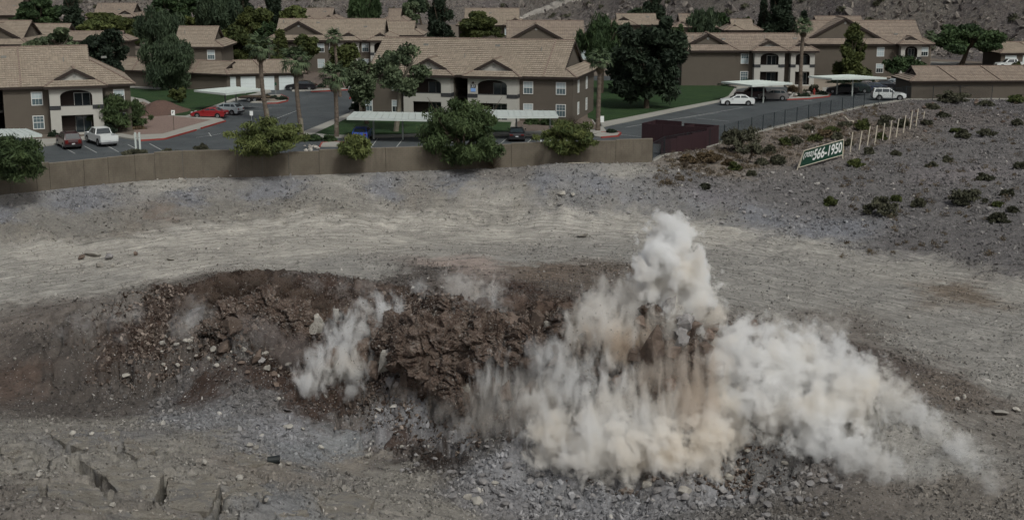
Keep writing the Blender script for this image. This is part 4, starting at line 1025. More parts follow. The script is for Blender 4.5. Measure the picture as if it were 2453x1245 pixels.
def loft(profile, W, tuck_top, zlo, zhi, bev=.06):
    """closed side profile extruded across the width with rounded shoulders"""
    mb = MB(); secs = []
    for y, s in ((-W/2, .0), (-W/2+bev, 1.0), (W/2-bev, 1.0), (W/2, .0)):
        ring = []
        cx = sum(p[0] for p in profile)/len(profile); cz = sum(p[1] for p in profile)/len(profile)
        for x, z in profile:
            k = tuck_top*max(0, (z-zlo)/(zhi-zlo)); yy = y*(1-k)
            if s == 0: x = cx+(x-cx)*.985; z = cz+(z-cz)*.93
            ring.append((x, yy, z))
        secs.append(ring)
    vs = [p for r_ in secs for p in r_]; n_ = len(profile)
    fs = [tuple(range(n_)), tuple(range(4*n_-1, 3*n_-1, -1))]
    for k in range(3):
        for i in range(n_): fs.append((k*n_+i, k*n_+(i+1) % n_, (k+1)*n_+(i+1) % n_, (k+1)*n_+i))
    mb.add(vs, fs); return mb
def car(kind, px, py, heading, pm_, label, z=0.005, s=1.0, cat=None, name=None, rack=False):
    c = CARS[kind]; p = P(px, py, 0)
    r_ = empty(name or {'pickup': 'pickup_truck', 'suv': 'parked_suv', 'minivan': 'parked_minivan'}.get(kind, 'parked_car'), (p.x, p.y, z), R(heading), s)
    tag(r_, label, cat or {'pickup': 'pickup truck', 'suv': 'suv', 'minivan': 'minivan'}.get(kind, 'car'))
    W = c['W']; body = loft(c['body'], W, .04, .25, 1.2)
    zt = max(q[1] for q in c['body'])
    if kind == 'pickup':
        body = loft([(-2.85,.55),(-2.88,.78),(-.95,.78),(-.95,1.2),(1.25,1.2),(2.5,1.14),(2.82,.95),(2.85,.58),(2.7,.42),(-2.7,.42)], W, .04, .25, 1.2)
        body.box(-2.88, -.95, -W/2+.02, -W/2+.16, .7, 1.22); body.box(-2.88, -.95, W/2-.16, W/2-.02, .7, 1.22); body.box(-2.9, -2.78, -W/2+.05, W/2-.05, .7, 1.22)
    body.build('body', pm_, r_)
    if kind == 'pickup':
        q = MB(); q.box(-2.76, -.97, -W/2+.17, W/2-.17, .79, .83); q.build('bed_liner', M['plastic'], r_)
    cb_ = c['cab']; zl, zh = cb_[0][1], max(q[1] for q in cb_)
    cab = loft(cb_, W-.12, .22, zl, zh, .1); cab.build('cabin', pm_, r_)
    # glass: side, front and rear panes slightly proud of the cabin
    g = MB()
    def ysd(z): return (W-.12)/2*(1-.22*max(0, (z-zl)/(zh-zl)))+.012
    x0, x1 = cb_[0][0], cb_[-1][0]; xt0, xt1 = cb_[1][0], cb_[-2][0]
    zb, zu = zl+.07, zh-.10
    def xr_(z): return x0+(xt0-x0)*min(1, (z-zl)/(cb_[1][1]-zl))
    def xf_(z): return x1+(xt1-x1)*min(1, (z-zl)/(cb_[-2][1]-zl))
    ends = [xr_(zb)+.12, None, xf_(zb)-.22]; 
    cuts = [(xr_(zb)+.14, xr_(zu)+.14), (-.35 if kind != 'pickup' else -.25,)*2, (xf_(zb)-.2, xf_(zu)-.16)]
    if kind in ('suv', 'minivan', 'hatchback'): cuts = [cuts[0], (-1.05, -1.0), (-.05, -.05), cuts[-1]]
    for sgn in (1, -1):
        for (a0, a1), (b0, b1) in zip(cuts[:-1], cuts[1:]):
            ww = MB(); ww.prism([(a0+.04, sgn*ysd(zb), zb), (b0-.04, sgn*ysd(zb), zb), (b1-.04, sgn*ysd(zu), zu), (a1+.04, sgn*ysd(zu), zu)], (0, -sgn*.03, 0)); ww.build('side_window', M['glass'], r_)
    for nm, fx, sg in (('windscreen', xf_, 1), ('rear_window', xr_, -1)):
        zb2, zu2 = (zl+.05, zh-.08)
        if sg < 0 and kind in ('suv', 'minivan'): zb2 = zl+.1
        ww = MB(); a, b = fx(zb2)+sg*.02, fx(zu2)+sg*.02
        ww.prism([(a, -ysd(zb2)+.12, zb2), (a, ysd(zb2)-.12, zb2), (b, ysd(zu2)-.1, zu2), (b, -ysd(zu2)+.1, zu2)], (-sg*.04, 0, 0)); ww.build(nm, M['glass'], r_)
    tm_, hm_ = wheel_meshes(c['wr']); ar = MB()
    for wx_ in c['wb']:
        for sg in (1, -1):
            w_ = inst('wheel', tm_, r_, (wx_, sg*(W/2-.1), c['wr'])); inst('rim', hm_, w_)
            pts = [(wx_+math.cos(t)*(c['wr']+.07), sg*(W/2+.004), c['wr']+math.sin(t)*(c['wr']+.07)) for t in np.linspace(-.25, math.pi+.25, 14)]
            ar.prism(pts, (0, -sg*.12, 0))
    build_each(ar, 'wheel_arch', M['plastic'], r_)
    xb = min(q[0] for q in c['body']); xf2 = max(q[0] for q in c['body'])
    for sg in (1, -1):
        t_ = MB(); hh = zt-.3 if kind not in ('suv', 'minivan', 'pickup') else zt-.42
        t_.box(xb-.015, xb+.10, sg*(W/2-.28)-.16, sg*(W/2-.28)+.16, hh, hh+(.16 if zt < 1.05 else .36)); t_.build('tail_light', M['lamp_red'], r_)
        t_ = MB(); t_.box(xf2-.22, xf2-.03, sg*(W/2-.3)-.18, sg*(W/2-.3)+.18, zt-.34, zt-.2); t_.build('headlight', M['lamp_clear'], r_)
    bp = MB(); bp.box(xb-.05, xb+.1, -W/2+.06, W/2-.06, .34, .52); bp.box(xf2-.1, xf2+.04, -W/2+.06, W/2-.06, .3, .5); build_each(bp, 'bumper', M['plastic'] if kind != 'pickup' else M['rim'], r_)
    pl = MB(); pl.box(xb-.065, xb-.05, -.16, .16, .56, .68); pl.build('licence_plate', M['lamp_clear'], r_)
    mr = MB()
    for sg in (1, -1): mr.box(xf_(zl+.1)-.32, xf_(zl+.1)-.16, sg*W/2-.02, sg*(W/2+.16)+.02, zl+.02, zl+.17)
    build_each(mr, 'wing_mirror', pm_, r_)
    if rack or kind in ('suv', 'minivan'):
        rk = MB(); 
        for sg in (1, -1): rk.beam((xt0+.2, sg*.55, zh+.05), (xt1-.3, sg*.55, zh+.05), .04, .05)
        build_each(rk, 'roof_rail', M['plastic'], r_)
    return r_
WH = paint('paint_white', (.66, .69, .68)); SV = paint('paint_silver', (.34, .38, .40)); GY_ = paint('paint_grey', (.17, .16, .155)); RD = paint('paint_red', (.26, .018, .022))
MR = paint('paint_maroon', (.04, .010, .013)); BK = paint('paint_black', (.012, .012, .015)); BL = paint('paint_blue', (.015, .06, .35)); DB = paint('paint_dark_blue', (.03, .045, .08)); DG = paint('paint_dark_green', (.02, .032, .03))
car('sedan', 1766, 252, 176, WH, 'white four door sedan at the roadside in front of the carport by the right lawn')
car('suv', 1797, 238, 172, MR, 'dark red vehicle under the carport just behind the white sedan')
car('hatchback', 1851, 240, 172, GY_, 'grey hatchback with pale rear parked beside the red kerb palm island')
car('suv', 2128, 240, -6, WH, 'boxy white four wheel drive parked at the top of the stony slope')
car('sedan', 2018, 224, 165, BK, 'black sedan at the near end of the row under the second right carport')
car('hatchback', 2050, 222, 165, DG, 'dark hatchback second in the row under the second right carport')
car('sedan', 2088, 221, 165, BL if False else DB, 'dark blue car behind the boxy white four wheel drive, next to the carport end')
car('sedan', 2112, 216, 165, BK, 'black sedan in the open parked behind the boxy white four wheel drive')
car('sedan', 2068, 217, 165, GY_, 'dark grey sedan third in the row under the second right carport')
car('sedan', 2150, 215, 165, GY_, 'grey sedan between the silver sedan and the white hatchback at right')
car('sedan', 2135, 211, 165, SV, 'silver sedan parked behind the black one near the right garage row')
car('hatchback', 2165, 209, 165, WH, 'white hatchback half hidden by the corner of the right garage row')
car('coupe', 503, 282, 170, RD, 'faded red coupe parked by the gravel bed under the tilted carport')
car('hatchback', 543, 274, 160, SV, 'silver hatchback beside the red coupe under the tilted carport')
car('sedan', 722, 216, 176, BK, 'black car parked facing the landscaping beyond the three palms')
car('minivan', 166, 352, 118, MR, 'dark maroon minivan parked in front of the left apartment block')
car('pickup', 243, 345, 124, WH, 'white crew pickup truck parked next to the maroon minivan')
car('hatchback', 868, 334, 88, BL, 'bright blue hatchback seen from behind under the long carport')
car('sedan', 1238, 334, 90, BK, 'black car seen from behind beneath the ribbed carport')
car('sedan', 30, 358, 120, BK, 'black car in the shade of the carport at the left edge')
car('sedan', 1345, 356, 178, WH, 'white car roof showing just above the block wall under the drooping mesquite')
car('pickup', 2422, 166, 178, WH, 'white pickup in front of the distant garage doors at the far right')
# flat trailer
p = P(612, 243, 0); tr = empty('flatbed_trailer', (p.x, p.y, 0), R(-5)); tag(tr, 'brown plank flatbed trailer parked beyond the tilted carport', 'trailer')
for i in range(5):
    q = MB(); q.box(-2.2, 2.0, -.9+i*.37, -.9+i*.37+.35, .62, .67); q.build('plank', nmat('plank_brown', (.12, .085, .05), .3, 4), tr)
q = MB(); q.box(-2.2, 2.0, -.95, -.9, .5, .75); q.box(-2.2, 2.0, .95, 1.0, .5, .75); q.beam((2, 0, .5), (3, 0, .5), .1, .1); q.build('frame', M['trim_dark'], tr)
for xx_ in (-.6, .2):
    for sg in (1, -1): w_ = inst('wheel', wheel_meshes(.33)[0], tr, (xx_, sg*1.08, .33)); inst('rim', wheel_meshes(.33)[1], w_)

# ================================================================== SIGNS on posts
def post_sign(label, px, py, hpx, wpx, mtl, text=None, postm=M['metal_post'], two=False):
    p = P(px, py, 0); s = scale_at(p.y); H_ = hpx/s; w_ = wpx/s
    r_ = empty('parking_sign', (p.x, p.y, 0)); tag(r_, label, 'sign')
    q = MB(); q.box(-.025, .025, -.02, .02, 0, H_); q.build('post', postm, r_)
    q = MB(); q.box(-w_/2, w_/2, -.045, -.025, H_-w_*1.35, H_); q.build('panel', mtl, r_)
    return r_
a = post_sign('small white parking sign on a rusty post in the pink gravel bed', 417, 314, 50, 9, M['sign_white'], postm=M['bark'])
q = MB(); q.box(-.10, .10, -.055, -.046, 2.2, 2.26); q.box(-.10, -.04, -.0555, -.0465, 2.05, 2.3); q.build('arrow', M['band_dark'], a)
post_sign('small white sign standing at the junction above the big mesquite bush', 603, 292, 26, 8, M['sign_white'])
post_sign('green backed sign in front of the third white garage door', 661, 228, 30, 5, M['sign_green'])
post_sign('small pale sign at the foot of the palm on the red kerbed planter', 1441, 306, 28, 11, M['sign_white'])
p = P(331, 360, 0); r_ = empty('utility_post', (p.x, p.y, 0)); tag(r_, 'pair of slim white posts standing behind the block wall near the pickup', 'post')
for dx in (-.22, .22):
    q = MB(); q.box(dx-.09, dx+.09, -.06, .06, 0, 1.9); q.build('post', M['metal_white'], r_)
q = MB(); q.box(-.22, .22, -.07, -.062, 1.3, 1.36); q.build('cross_bar', M['metal_post'], r_)
# hydrant
p = P(1950, 229, 0); r_ = empty('fire_hydrant', (p.x, p.y, .13)); tag(r_, 'small red fire hydrant on the palm island', 'hydrant')
q = MB(); q.tube((0, 0, 0), (0, 0, .75), .13, .12, 10); q.tube((0, 0, .75), (0, 0, .9), .14, .05, 10); q.tube((0, 0, 0), (0, 0, .07), .2, .2, 10); q.build('barrel', M['curb_red'], r_)
q = MB(); q.tube((-.22, 0, .5), (.22, 0, .5), .06, .06, 8); q.tube((0, -.22, .5), (0, 0, .5), .07, .07, 8); q.build('outlet', M['curb_red'], r_)

# ================================================================== HOARDING with the phone number, and stakes
TL, TR_, BR_, BL_ = (1926, 361), (2021, 334), (2018, 371), (1914, 401)
gl, gr = G(1911, 408), G(2019, 381)
bb = empty('phone_sign', gl); tag(bb, 'long green hoarding with white phone number standing on the stony slope', 'sign')
A_ = PY(*BL_, gl.y)-gl; B_ = PY(*BR_, gr.y)-gl; C_ = PY(*TR_, gr.y)-gl; D_ = PY(*TL, gl.y)-gl
th = Vector((0, .05, 0))
q = MB()
def sgp(u, w2): return (A_*(1-u)+B_*u)*(1-w2)+(D_*(1-u)+C_*u)*w2
for i in range(12):
    for j in range(4): q.prism([sgp(i/12, j/4), sgp((i+1)/12, j/4), sgp((i+1)/12, (j+1)/4), sgp(i/12, (j+1)/4)], th)
q.build('panel', M['sign_green'], bb)
q = MB()
for a_, b_ in ((A_, B_), (B_, C_), (C_, D_), (D_, A_)): q.beam(a_-Vector((0, .01, 0)), b_-Vector((0, .01, 0)), .06, .07)
q.build('frame', M['stake'], bb)
for a_, b_ in ((D_, Vector((-.15, 0, -.3))), (C_, gr-gl+Vector((0, 0, -.3)))):
    q = MB(); q.beam(a_+Vector((0, .08, 0)), b_+Vector((0, .08, 0)), .10, .10); q.build('post', M['stake'], bb)
def text_mesh(s_, size):
    c_ = bpy.data.curves.new('txt', 'FONT'); c_.body = s_; c_.size = size; c_.offset = .022*size; c_.extrude = 0
    to = bpy.data.objects.new('tmp', c_); COL.objects.link(to); bpy.context.view_layer.update()
    me_ = bpy.data.meshes.new_from_object(to.evaluated_get(bpy.context.evaluated_depsgraph_get())); bpy.data.objects.remove(to); return me_
def put_text(s_, u0, u1, v0, v1, name):
    me_ = text_mesh(s_, 1.0); co = [v.co.copy() for v in me_.vertices]
    x0 = min(c.x for c in co); x1 = max(c.x for c in co); y0 = min(c.y for c in co); y1 = max(c.y for c in co)
    for v_ in me_.vertices:
        u = u0+(u1-u0)*(v_.co.x-x0)/(x1-x0); w2 = v0+(v1-v0)*(v_.co.y-y0)/(y1-y0)
        v_.co = (A_*(1-u)+B_*u)*(1-w2)+(D_*(1-u)+C_*u)*w2 + Vector((0, -.06, 0))
    me_.materials.append(M['sign_white']); inst(name, me_, bb)
put_text('(702)', .03, .265, .42, .84, 'area_code'); put_text('566-1950', .275, .97, .20, .90, 'phone_number')
SK = [(2036,365),(2057,361),(2077,349),(2095,346),(2113,341),(2130,334),(2146,329),(2163,320),(2179,312),(2193,307)]
names = ['stake nearest the phone number hoarding', 'second', 'third', 'fourth', 'fifth', 'sixth', 'seventh', 'eighth', 'ninth', 'last stake of the row, highest up the slope']
smh = []
for i, (a_, b_) in enumerate(SK):
    g_ = G(a_, b_); q = MB(); hh = 2.15 if i < 8 else 2.35
    q.beam((0, 0, -.2), (.22+random.uniform(-.05, .05), .0, hh), .10, .09)
    lab = ('pale wooden ' + names[i]) if i in (0, 9) else 'pale wooden stake, %s from the hoarding in the leaning row' % names[i]
    o = q.build('wooden_stake', M['stake'], None); o.location = g_; tag(o, lab, 'stake', 'stakes in a row up the stony slope')
g_ = G(2212, 283); q = MB(); q.beam((0, 0, -.2), (.1, 0, .9), .09, .09); o = q.build('wooden_stake', M['stake']); o.location = g_; tag(o, 'short broken stake beyond the end of the stake row', 'stake')

# ================================================================== VEGETATION
def leaf_cloud(name, centers, radii, n, size, aspect, material, droop=0.0, seed=1, flat=.0, tint=None, updir=0.0):
    """n leaf faces scattered around clump centres; returns a mesh"""
    r = np.random.default_rng(seed)
    k = r.integers(0, len(centers), n)
    c = np.array(centers)[k]; rad = np.array(radii)[k]
    d = r.normal(size=(n, 3)); d /= np.linalg.norm(d, axis=1)[:, None]
    rr = r.random(n)**.45
    p = c + d*rr[:, None]*rad
    # leaf frame
    a = r.normal(size=(n, 3)); a[:, 2] = a[:, 2]*(1-flat) - droop*2 + updir*2; a /= np.linalg.norm(a, axis=1)[:, None]
    b = np.cross(a, r.normal(size=(n, 3))); b /= np.linalg.norm(b, axis=1)[:, None]
    s = size*(.6+.8*r.random(n))[:, None]
    L = a*s*aspect; B = b*s
    v = np.stack([p-L*.5, p+B*.5, p+L*.5, p-B*.5], 1).reshape(-1, 3)
    me = bpy.data.meshes.new(name); me.vertices.add(4*n); me.vertices.foreach_set('co', v.astype(np.float32).ravel())
    me.loops.add(4*n); me.loops.foreach_set('vertex_index', np.arange(4*n, dtype=np.int32))
    me.polygons.add(n); me.polygons.foreach_set('loop_start', np.arange(0, 4*n, 4, dtype=np.int32)); me.update(calc_edges=True)
    ct = r.random(len(centers)); t = np.clip(ct[k]*.55 + r.random(n)*.45, 0, 1)
    at = me.attributes.new('tint', 'FLOAT', 'FACE'); at.data.foreach_set('value', t.astype(np.float32))
    me.materials.append(material); return me
def crown_centers(kind, seed):
    r = np.random.default_rng(seed); C, Rr = [], []
    if kind == 'pine':
        for i in range(46):
            t = r.random()**1.25; rad = (1-t)**.8*.78+.06
            a = r.random()*6.28; q = rad*(r.random()**.45)
            C.append((math.cos(a)*q, math.sin(a)*q, t*2-1)); w_ = .20+.12*(1-t)*r.random()+.04; Rr.append((w_, w_, w_*.75))
    elif kind == 'cypress':
        for i in range(34):
            t = r.random(); rad = math.sin(min(1, t*1.1+.15)*math.pi)**.6*.6; a = r.random()*6.28; q = rad*r.random()**.5
            C.append((math.cos(a)*q, math.sin(a)*q, t*2-1)); Rr.append((.22, .22, .3))
    else:
        nC = {'bigpine': 64, 'spill': 60, 'broad': 42, 'mesquite': 60, 'willow': 44, 'silver': 30, 'bush': 22, 'umbrella': 46}[kind]
        for i in range(nC):
            d = r.normal(size=3); d /= np.linalg.norm(d); q = .45+.45*r.random()
            z = d[2]*q
            if kind in ('mesquite', 'umbrella'): z = abs(z)*1.05-.35 if r.random() < .75 else z*.8
            if kind == 'bush': z = abs(z)*1.4-.75
            C.append((d[0]*q*(1+.15*r.normal()), d[1]*q, z)); w_ = {'bigpine': .24, 'spill': .24, 'broad': .27, 'mesquite': .24, 'willow': .24, 'silver': .22, 'bush': .30, 'umbrella': .26}[kind]*(.6+.8*r.random())
            Rr.append((w_, w_, w_*(1.7 if kind == 'willow' else .75)))
    return C, Rr
_cm = {}
def crown_mesh(kind, mtl, var, rx, rz_, dist=160):
    """crown in metres so that leaves keep their size"""
    dens = {'bigpine': 2.0, 'spill': 1.5, 'pine': 1.5, 'cypress': 1.4, 'broad': 1.7, 'mesquite': 1.25, 'willow': 1.2, 'silver': 1.9, 'bush': 1.2, 'umbrella': 1.2}[kind]
    C, Rr = crown_centers(kind, var*13+len(kind))
    C = np.array(C)*[rx, rx, rz_]; Rr = np.array(Rr)*[rx, rx, rz_]
    leaf = {'bigpine': .15, 'spill': .085, 'pine': .16, 'cypress': .15, 'broad': .20, 'mesquite': .085, 'willow': .10, 'silver': .17, 'bush': .10, 'umbrella': .13}[kind]*max(1.0, min(2.6, (rx*rx*.6+rx*rz_*.8)*dens*420/16000))**.5*max(1, dist/170)
    asp = {'bigpine': 2.4, 'spill': 5.0, 'pine': 2.6, 'cypress': 2.2, 'broad': 1.3, 'mesquite': 5.0, 'willow': 5.5, 'silver': 1.4, 'bush': 2.5, 'umbrella': 2.2}[kind]
    n = int(min(16000, max(1500, dens*420*(rx*rx*.6+rx*rz_*.8))))
    return leaf_cloud('crown', C, Rr, n, leaf*1.35, asp, mtl, droop={'spill': .45, 'willow': 1.1, 'mesquite': .35}.get(kind, 0), seed=var, updir={'silver': .3, 'bush': .5}.get(kind, 0))
NT = 0; NLEAF = 0
def tree(bx, by, cx, cy, w_, h_, kind, leafm, label, bark='bark', group=None, z=0.0, name='tree', forks=5, base=None, yoff=0, thin=1.0, cat='tree', trunk=True):
    """(bx,by) foot of the trunk, (cx,cy) middle of the crown, w_ x h_ its size, in pixels of the photograph"""
    global NT, NLEAF
    NT += 1; p = base if base is not None else P(bx, by, z)
    if kind == 'spill' and by > 355: yoff = float(yline(p.x))-.6-p.y
    if base is None and by > 9000: pass
    yb = p.y+yoff; c = PY(cx, cy, yb); s = scale_at(yb, c.z); rx, rz_ = w_/2/s, h_/2/s/.96
    r_ = empty(name, (p.x, p.y, p.z)); tag(r_, label, cat, group); o = r_.location
    me = crown_mesh(kind, leafm, NT, rx*1.06, rz_*1.06, yb); NLEAF += len(me.polygons)
    inst('crown', me, r_, c-o, (0, 0, random.random()*.6))
    if trunk:
        q = MB(); cl = c-o; t0 = Vector((0, 0, -.1)); th = max(.07, .035*(rx+rz_)*thin+.05)
        top = cl+Vector((0, 0, -rz_*.45)); 
        if top.z < .3: top.z = .3
        mid = (t0+top)*.5+Vector((random.uniform(-.15, .15), random.uniform(-.1, .1), 0))*min(1, rx)
        q.path([t0, mid, top], [th*1.25, th, th*.8])
        for i in range(forks):
            a = i*2*math.pi/forks+random.random(); e = top+Vector((math.cos(a)*rx*.6, math.sin(a)*rx*.6, rz_*(.5+.5*random.random())))
            st_ = top-(top-mid)*.4*random.random(); m2 = (st_+e)*.5+Vector((0, 0, -.05*rz_))
            q.path([st_, m2, e], [th*.55, th*.35, th*.12], 5)
            for j in range(2):
                e2 = e+Vector((random.uniform(-1, 1)*rx*.35, random.uniform(-1, 1)*rx*.35, random.uniform(0, .6)*rz_)); q.tube(m2, e2, th*.22, th*.06, 4)
        if kind == 'pine': q.tube(top, cl+Vector((0, 0, rz_*.9)), th*.8, .03)
        q.build('trunk', M[bark], r_)
    return r_
L_ = M
T = tree
T(403,217,405,148,135,105,'willow',L_['leaf_willow'],'tall drooping grey green tree rising before the garage row on the left lawn')
T(250,262,245,128,115,115,'broad',L_['leaf_pine'],'very dark rounded tree just right of the left apartment roof')
T(140,195,128,108,135,72,'silver',L_['leaf_silver'],'silvery green tree behind the ridge of the left apartment roof','bark_pale')
T(100,118,92,40,118,80,'broad',L_['leaf_broad'],'large dense green tree at the top left next to the cut off block')
T(172,118,172,25,62,75,'pine',L_['leaf_pine'],'dark pine touching the top edge left of the small gabled roof')
T(70,98,68,62,50,30,'bush',L_['leaf_olive'],'low olive tree beneath the big dense tree at top left')
T(185,115,190,75,62,40,'broad',L_['leaf_olive'],'olive brown tree below the distant gabled roof at upper left')
T(285,118,292,60,60,45,'broad',L_['leaf_olive'],'yellowish tree left of the tall drooping tree')
T(222,122,225,66,70,34,'broad',L_['leaf_palo'],'small pale yellow green tree in the gap at upper left')
T(385,150,385,72,105,95,'willow',L_['leaf_willow'],'grey green drooping tree behind the tall drooping one')
T(415,110,412,35,85,80,'broad',L_['leaf_broad'],'bright green tree crown touching the top edge left of centre')
T(520,125,520,42,105,95,'willow',L_['leaf_willow'],'large soft grey green tree at the top between two roofs')
T(460,118,468,65,60,50,'broad',L_['leaf_olive'],'olive tree above the stepped gable roof')
T(585,105,580,20,80,85,'pine',L_['leaf_pine'],'dark pine at the top edge left of the small peeping gable')
T(655,105,652,22,72,90,'pine',L_['leaf_pine'],'dark pine right of the small peeping gable')
T(610,130,606,60,95,85,'broad',L_['leaf_olive'],'olive green tree in front of the small peeping gable')
T(560,170,560,112,120,85,'broad',L_['leaf_olive'],'broad tree with yellow top and dark underside above the garage row')
T(640,160,645,80,50,55,'broad',L_['leaf_broad'],'small dark tree against the left end of the gabled block')
T(700,125,706,42,62,50,'broad',L_['leaf_palo'],'yellow green tree left of the distant roof by the hillside')
T(676,178,672,122,58,78,'pine',L_['leaf_olive'],'olive tree before the wall of the gabled block, left one of the two')
T(735,180,735,112,58,62,'broad',L_['leaf_olive'],'rounded olive tree before the wall of the gabled block, right one of the two')
T(828,196,822,142,80,80,'broad',L_['leaf_olive'],'brownish green tree between the gabled block and the far palm')
T(877,112,872,28,82,78,'willow',L_['leaf_broad'],'bright drooping willow against the rocky hillside')
T(855,120,850,55,50,42,'bush',L_['leaf_silver'],'grey green bush below the bright willow')
T(60,60,58,8,60,50,'broad',L_['leaf_broad'],'green crown cut by the top edge right of the cut off block')
T(250,100,248,48,90,30,'broad',L_['leaf_olive'],'long olive crown under the distant block with small front gable')
T(330,110,335,70,70,50,'broad',L_['leaf_willow'],'grey green crown between yellowish tree and tall drooping tree')
T(300,120,320,88,60,40,'silver',L_['leaf_olive'],'brown green crown left of the tall drooping tree')
T(470,62,470,8,90,50,'broad',L_['leaf_broad'],'wide green crown on the top edge above the stepped gable roof')
T(545,70,548,12,60,60,'broad',L_['leaf_olive'],'olive crown on the top edge left of the first dark pine')
T(575,140,575,90,60,50,'broad',L_['leaf_olive'],'olive crown in the thick of the trees above the garage row')
T(515,150,520,100,50,50,'broad',L_['leaf_broad'],'green crown behind the broad yellow topped tree')
T(620,165,622,118,50,60,'broad',L_['leaf_olive'],'olive crown just left of the leftmost fan palm head')
T(600,100,640,58,60,50,'broad',L_['leaf_palo'],'yellowish crown left of the gabled block peak')
T(755,60,752,36,34,20,'bush',L_['leaf_palo'],'bright yellow bush between the two little distant gables')
T(1010,60,1000,12,50,40,'broad',L_['leaf_willow'],'grey crown at the top edge left of the tall dark pine')
T(1340,60,1330,38,36,22,'bush',L_['leaf_desert'],'scrubby bush on the hillside right of the pale track')
T(985,100,985,30,45,50,'broad',L_['leaf_silver'],'thin grey tree on the slope left of the tall dark pine')
T(1056,142,1054,40,80,125,'pine',L_['leaf_pine'],'tall dark pine rising behind the ridge of the numbered block')
T(1140,128,1140,62,92,58,'broad',L_['leaf_olive'],'bushy olive tree right of the tall dark pine')
T(1195,128,1185,75,40,30,'bush',L_['leaf_olive'],'low olive bush beside the far block with a window')
T(948,318,957,165,120,120,'broad',L_['leaf_silver'],'big leafy ash tree standing before the left balconies of the numbered block','bark_pale',forks=7)
T(880,300,868,195,78,120,'broad',L_['leaf_silver'],'slender brownish tree at the left corner of the numbered block')
T(1440,225,1445,98,110,110,'willow',L_['leaf_broad'],'rounded green tree left of the huge dark pine')
T(1480,225,1500,150,95,150,'pine',L_['leaf_pine'],'shadowy pine tucked behind the fan palm at the right lawn')
T(1548,262,1550,140,178,205,'bigpine',L_['leaf_pine'],'huge near black pine standing alone on the right lawn','bark',forks=6,thin=.7)
T(1568,90,1566,15,60,75,'pine',L_['leaf_pine'],'dark pine on the hillside right of the pale track')
T(1520,110,1530,42,60,40,'broad',L_['leaf_willow'],'pale crown hiding the far roof above the huge dark pine')
T(1690,130,1688,68,85,75,'willow',L_['leaf_willow'],'light green weeping tree above the right lawn block')
T(1722,110,1725,52,45,38,'broad',L_['leaf_broad'],'brighter round tree touching the weeping tree')
T(1625,150,1628,88,48,60,'silver',L_['leaf_broad'],'light leafy tree between the huge pine and the blank gabled wing')
T(1785,110,1782,62,40,40,'broad',L_['leaf_olive'],'small dark tree left of the pair of pines')
T(1868,115,1866,38,95,130,'pine',L_['leaf_pine'],'tall dark pine at the top, larger of the pair above the right block')
T(1832,110,1828,55,60,80,'cypress',L_['leaf_pine'],'shorter dark pine of the pair above the right block')
T(1925,118,1925,70,55,60,'cypress',L_['leaf_pine'],'dark rounded conifer right of the pair of pines')
T(2044,196,2043,125,92,108,'pine',L_['leaf_olive'],'green pine in front of the large gabled block at right')
T(2160,196,2168,155,92,62,'umbrella',L_['leaf_broad'],'low spreading green tree left of the right garage row')
T(2300,162,2320,95,180,88,'umbrella',L_['leaf_broad'],'wide green umbrella shaped tree behind the right garage row',forks=8)
T(2436,172,2438,155,30,22,'bush',L_['leaf_olive'],'small bush at the far right edge near the distant garage')
T(430,248,428,226,46,28,'broad',L_['leaf_olive'],'little round tree on the left lawn')
T(268,318,262,268,124,84,'spill',L_['leaf_mesquite'],'spreading mesquite in front of the white balcony bay of the left block')
T(322,310,318,272,72,66,'spill',L_['leaf_mesquite'],'smaller mesquite at the corner of the left block by the red heap')
T(640,374,640,330,168,84,'spill',L_['leaf_palo'],'wide yellow green mesquite leaning over the wall below the three palms')
T(1112,372,1112,322,212,156,'spill',L_['leaf_mesquite'],'biggest mesquite, spilling over the block wall at centre',forks=8)
T(1365,362,1362,330,134,78,'spill',L_['leaf_palo'],'low yellowish mesquite drooping over the wall right of centre')
T(848,366,848,352,94,58,'spill',L_['leaf_palo'],'small bright green shrub spilling over the wall by the blue car')
T(30,420,28,380,150,116,'spill',L_['leaf_mesquite'],'dark mesquite over the block wall at the left edge')
T(1768,362,1772,328,88,62,'mesquite',L_['leaf_desert'],'grey green shrub on the slope against the wire fence')
T(1795,380,1800,352,60,34,'bush',L_['leaf_desert'],'low dark bush right below the grey green fence shrub')
def shrub(px, py, w_, h_, leafm, label, group=None, z=0.0, kind='bush', g=False, name='shrub'):
    base = G(px, py) if g else P(px, py, z)
    return tree(px, py, px, py-h_*.48, w_, h_*.95, kind, leafm, label, group=group, base=base, name=name, cat='shrub', trunk=False)
shrub(482,362,36,22,L_['leaf_desert'],'round pale flowered bush just behind the wall left of centre')
shrub(322,372,60,20,L_['leaf_desert'],'dry tufted bush behind the wall by the slim white posts')
shrub(405,371,56,16,L_['leaf_desert'],'low flat bush peeping over the wall near the left gravel bed')
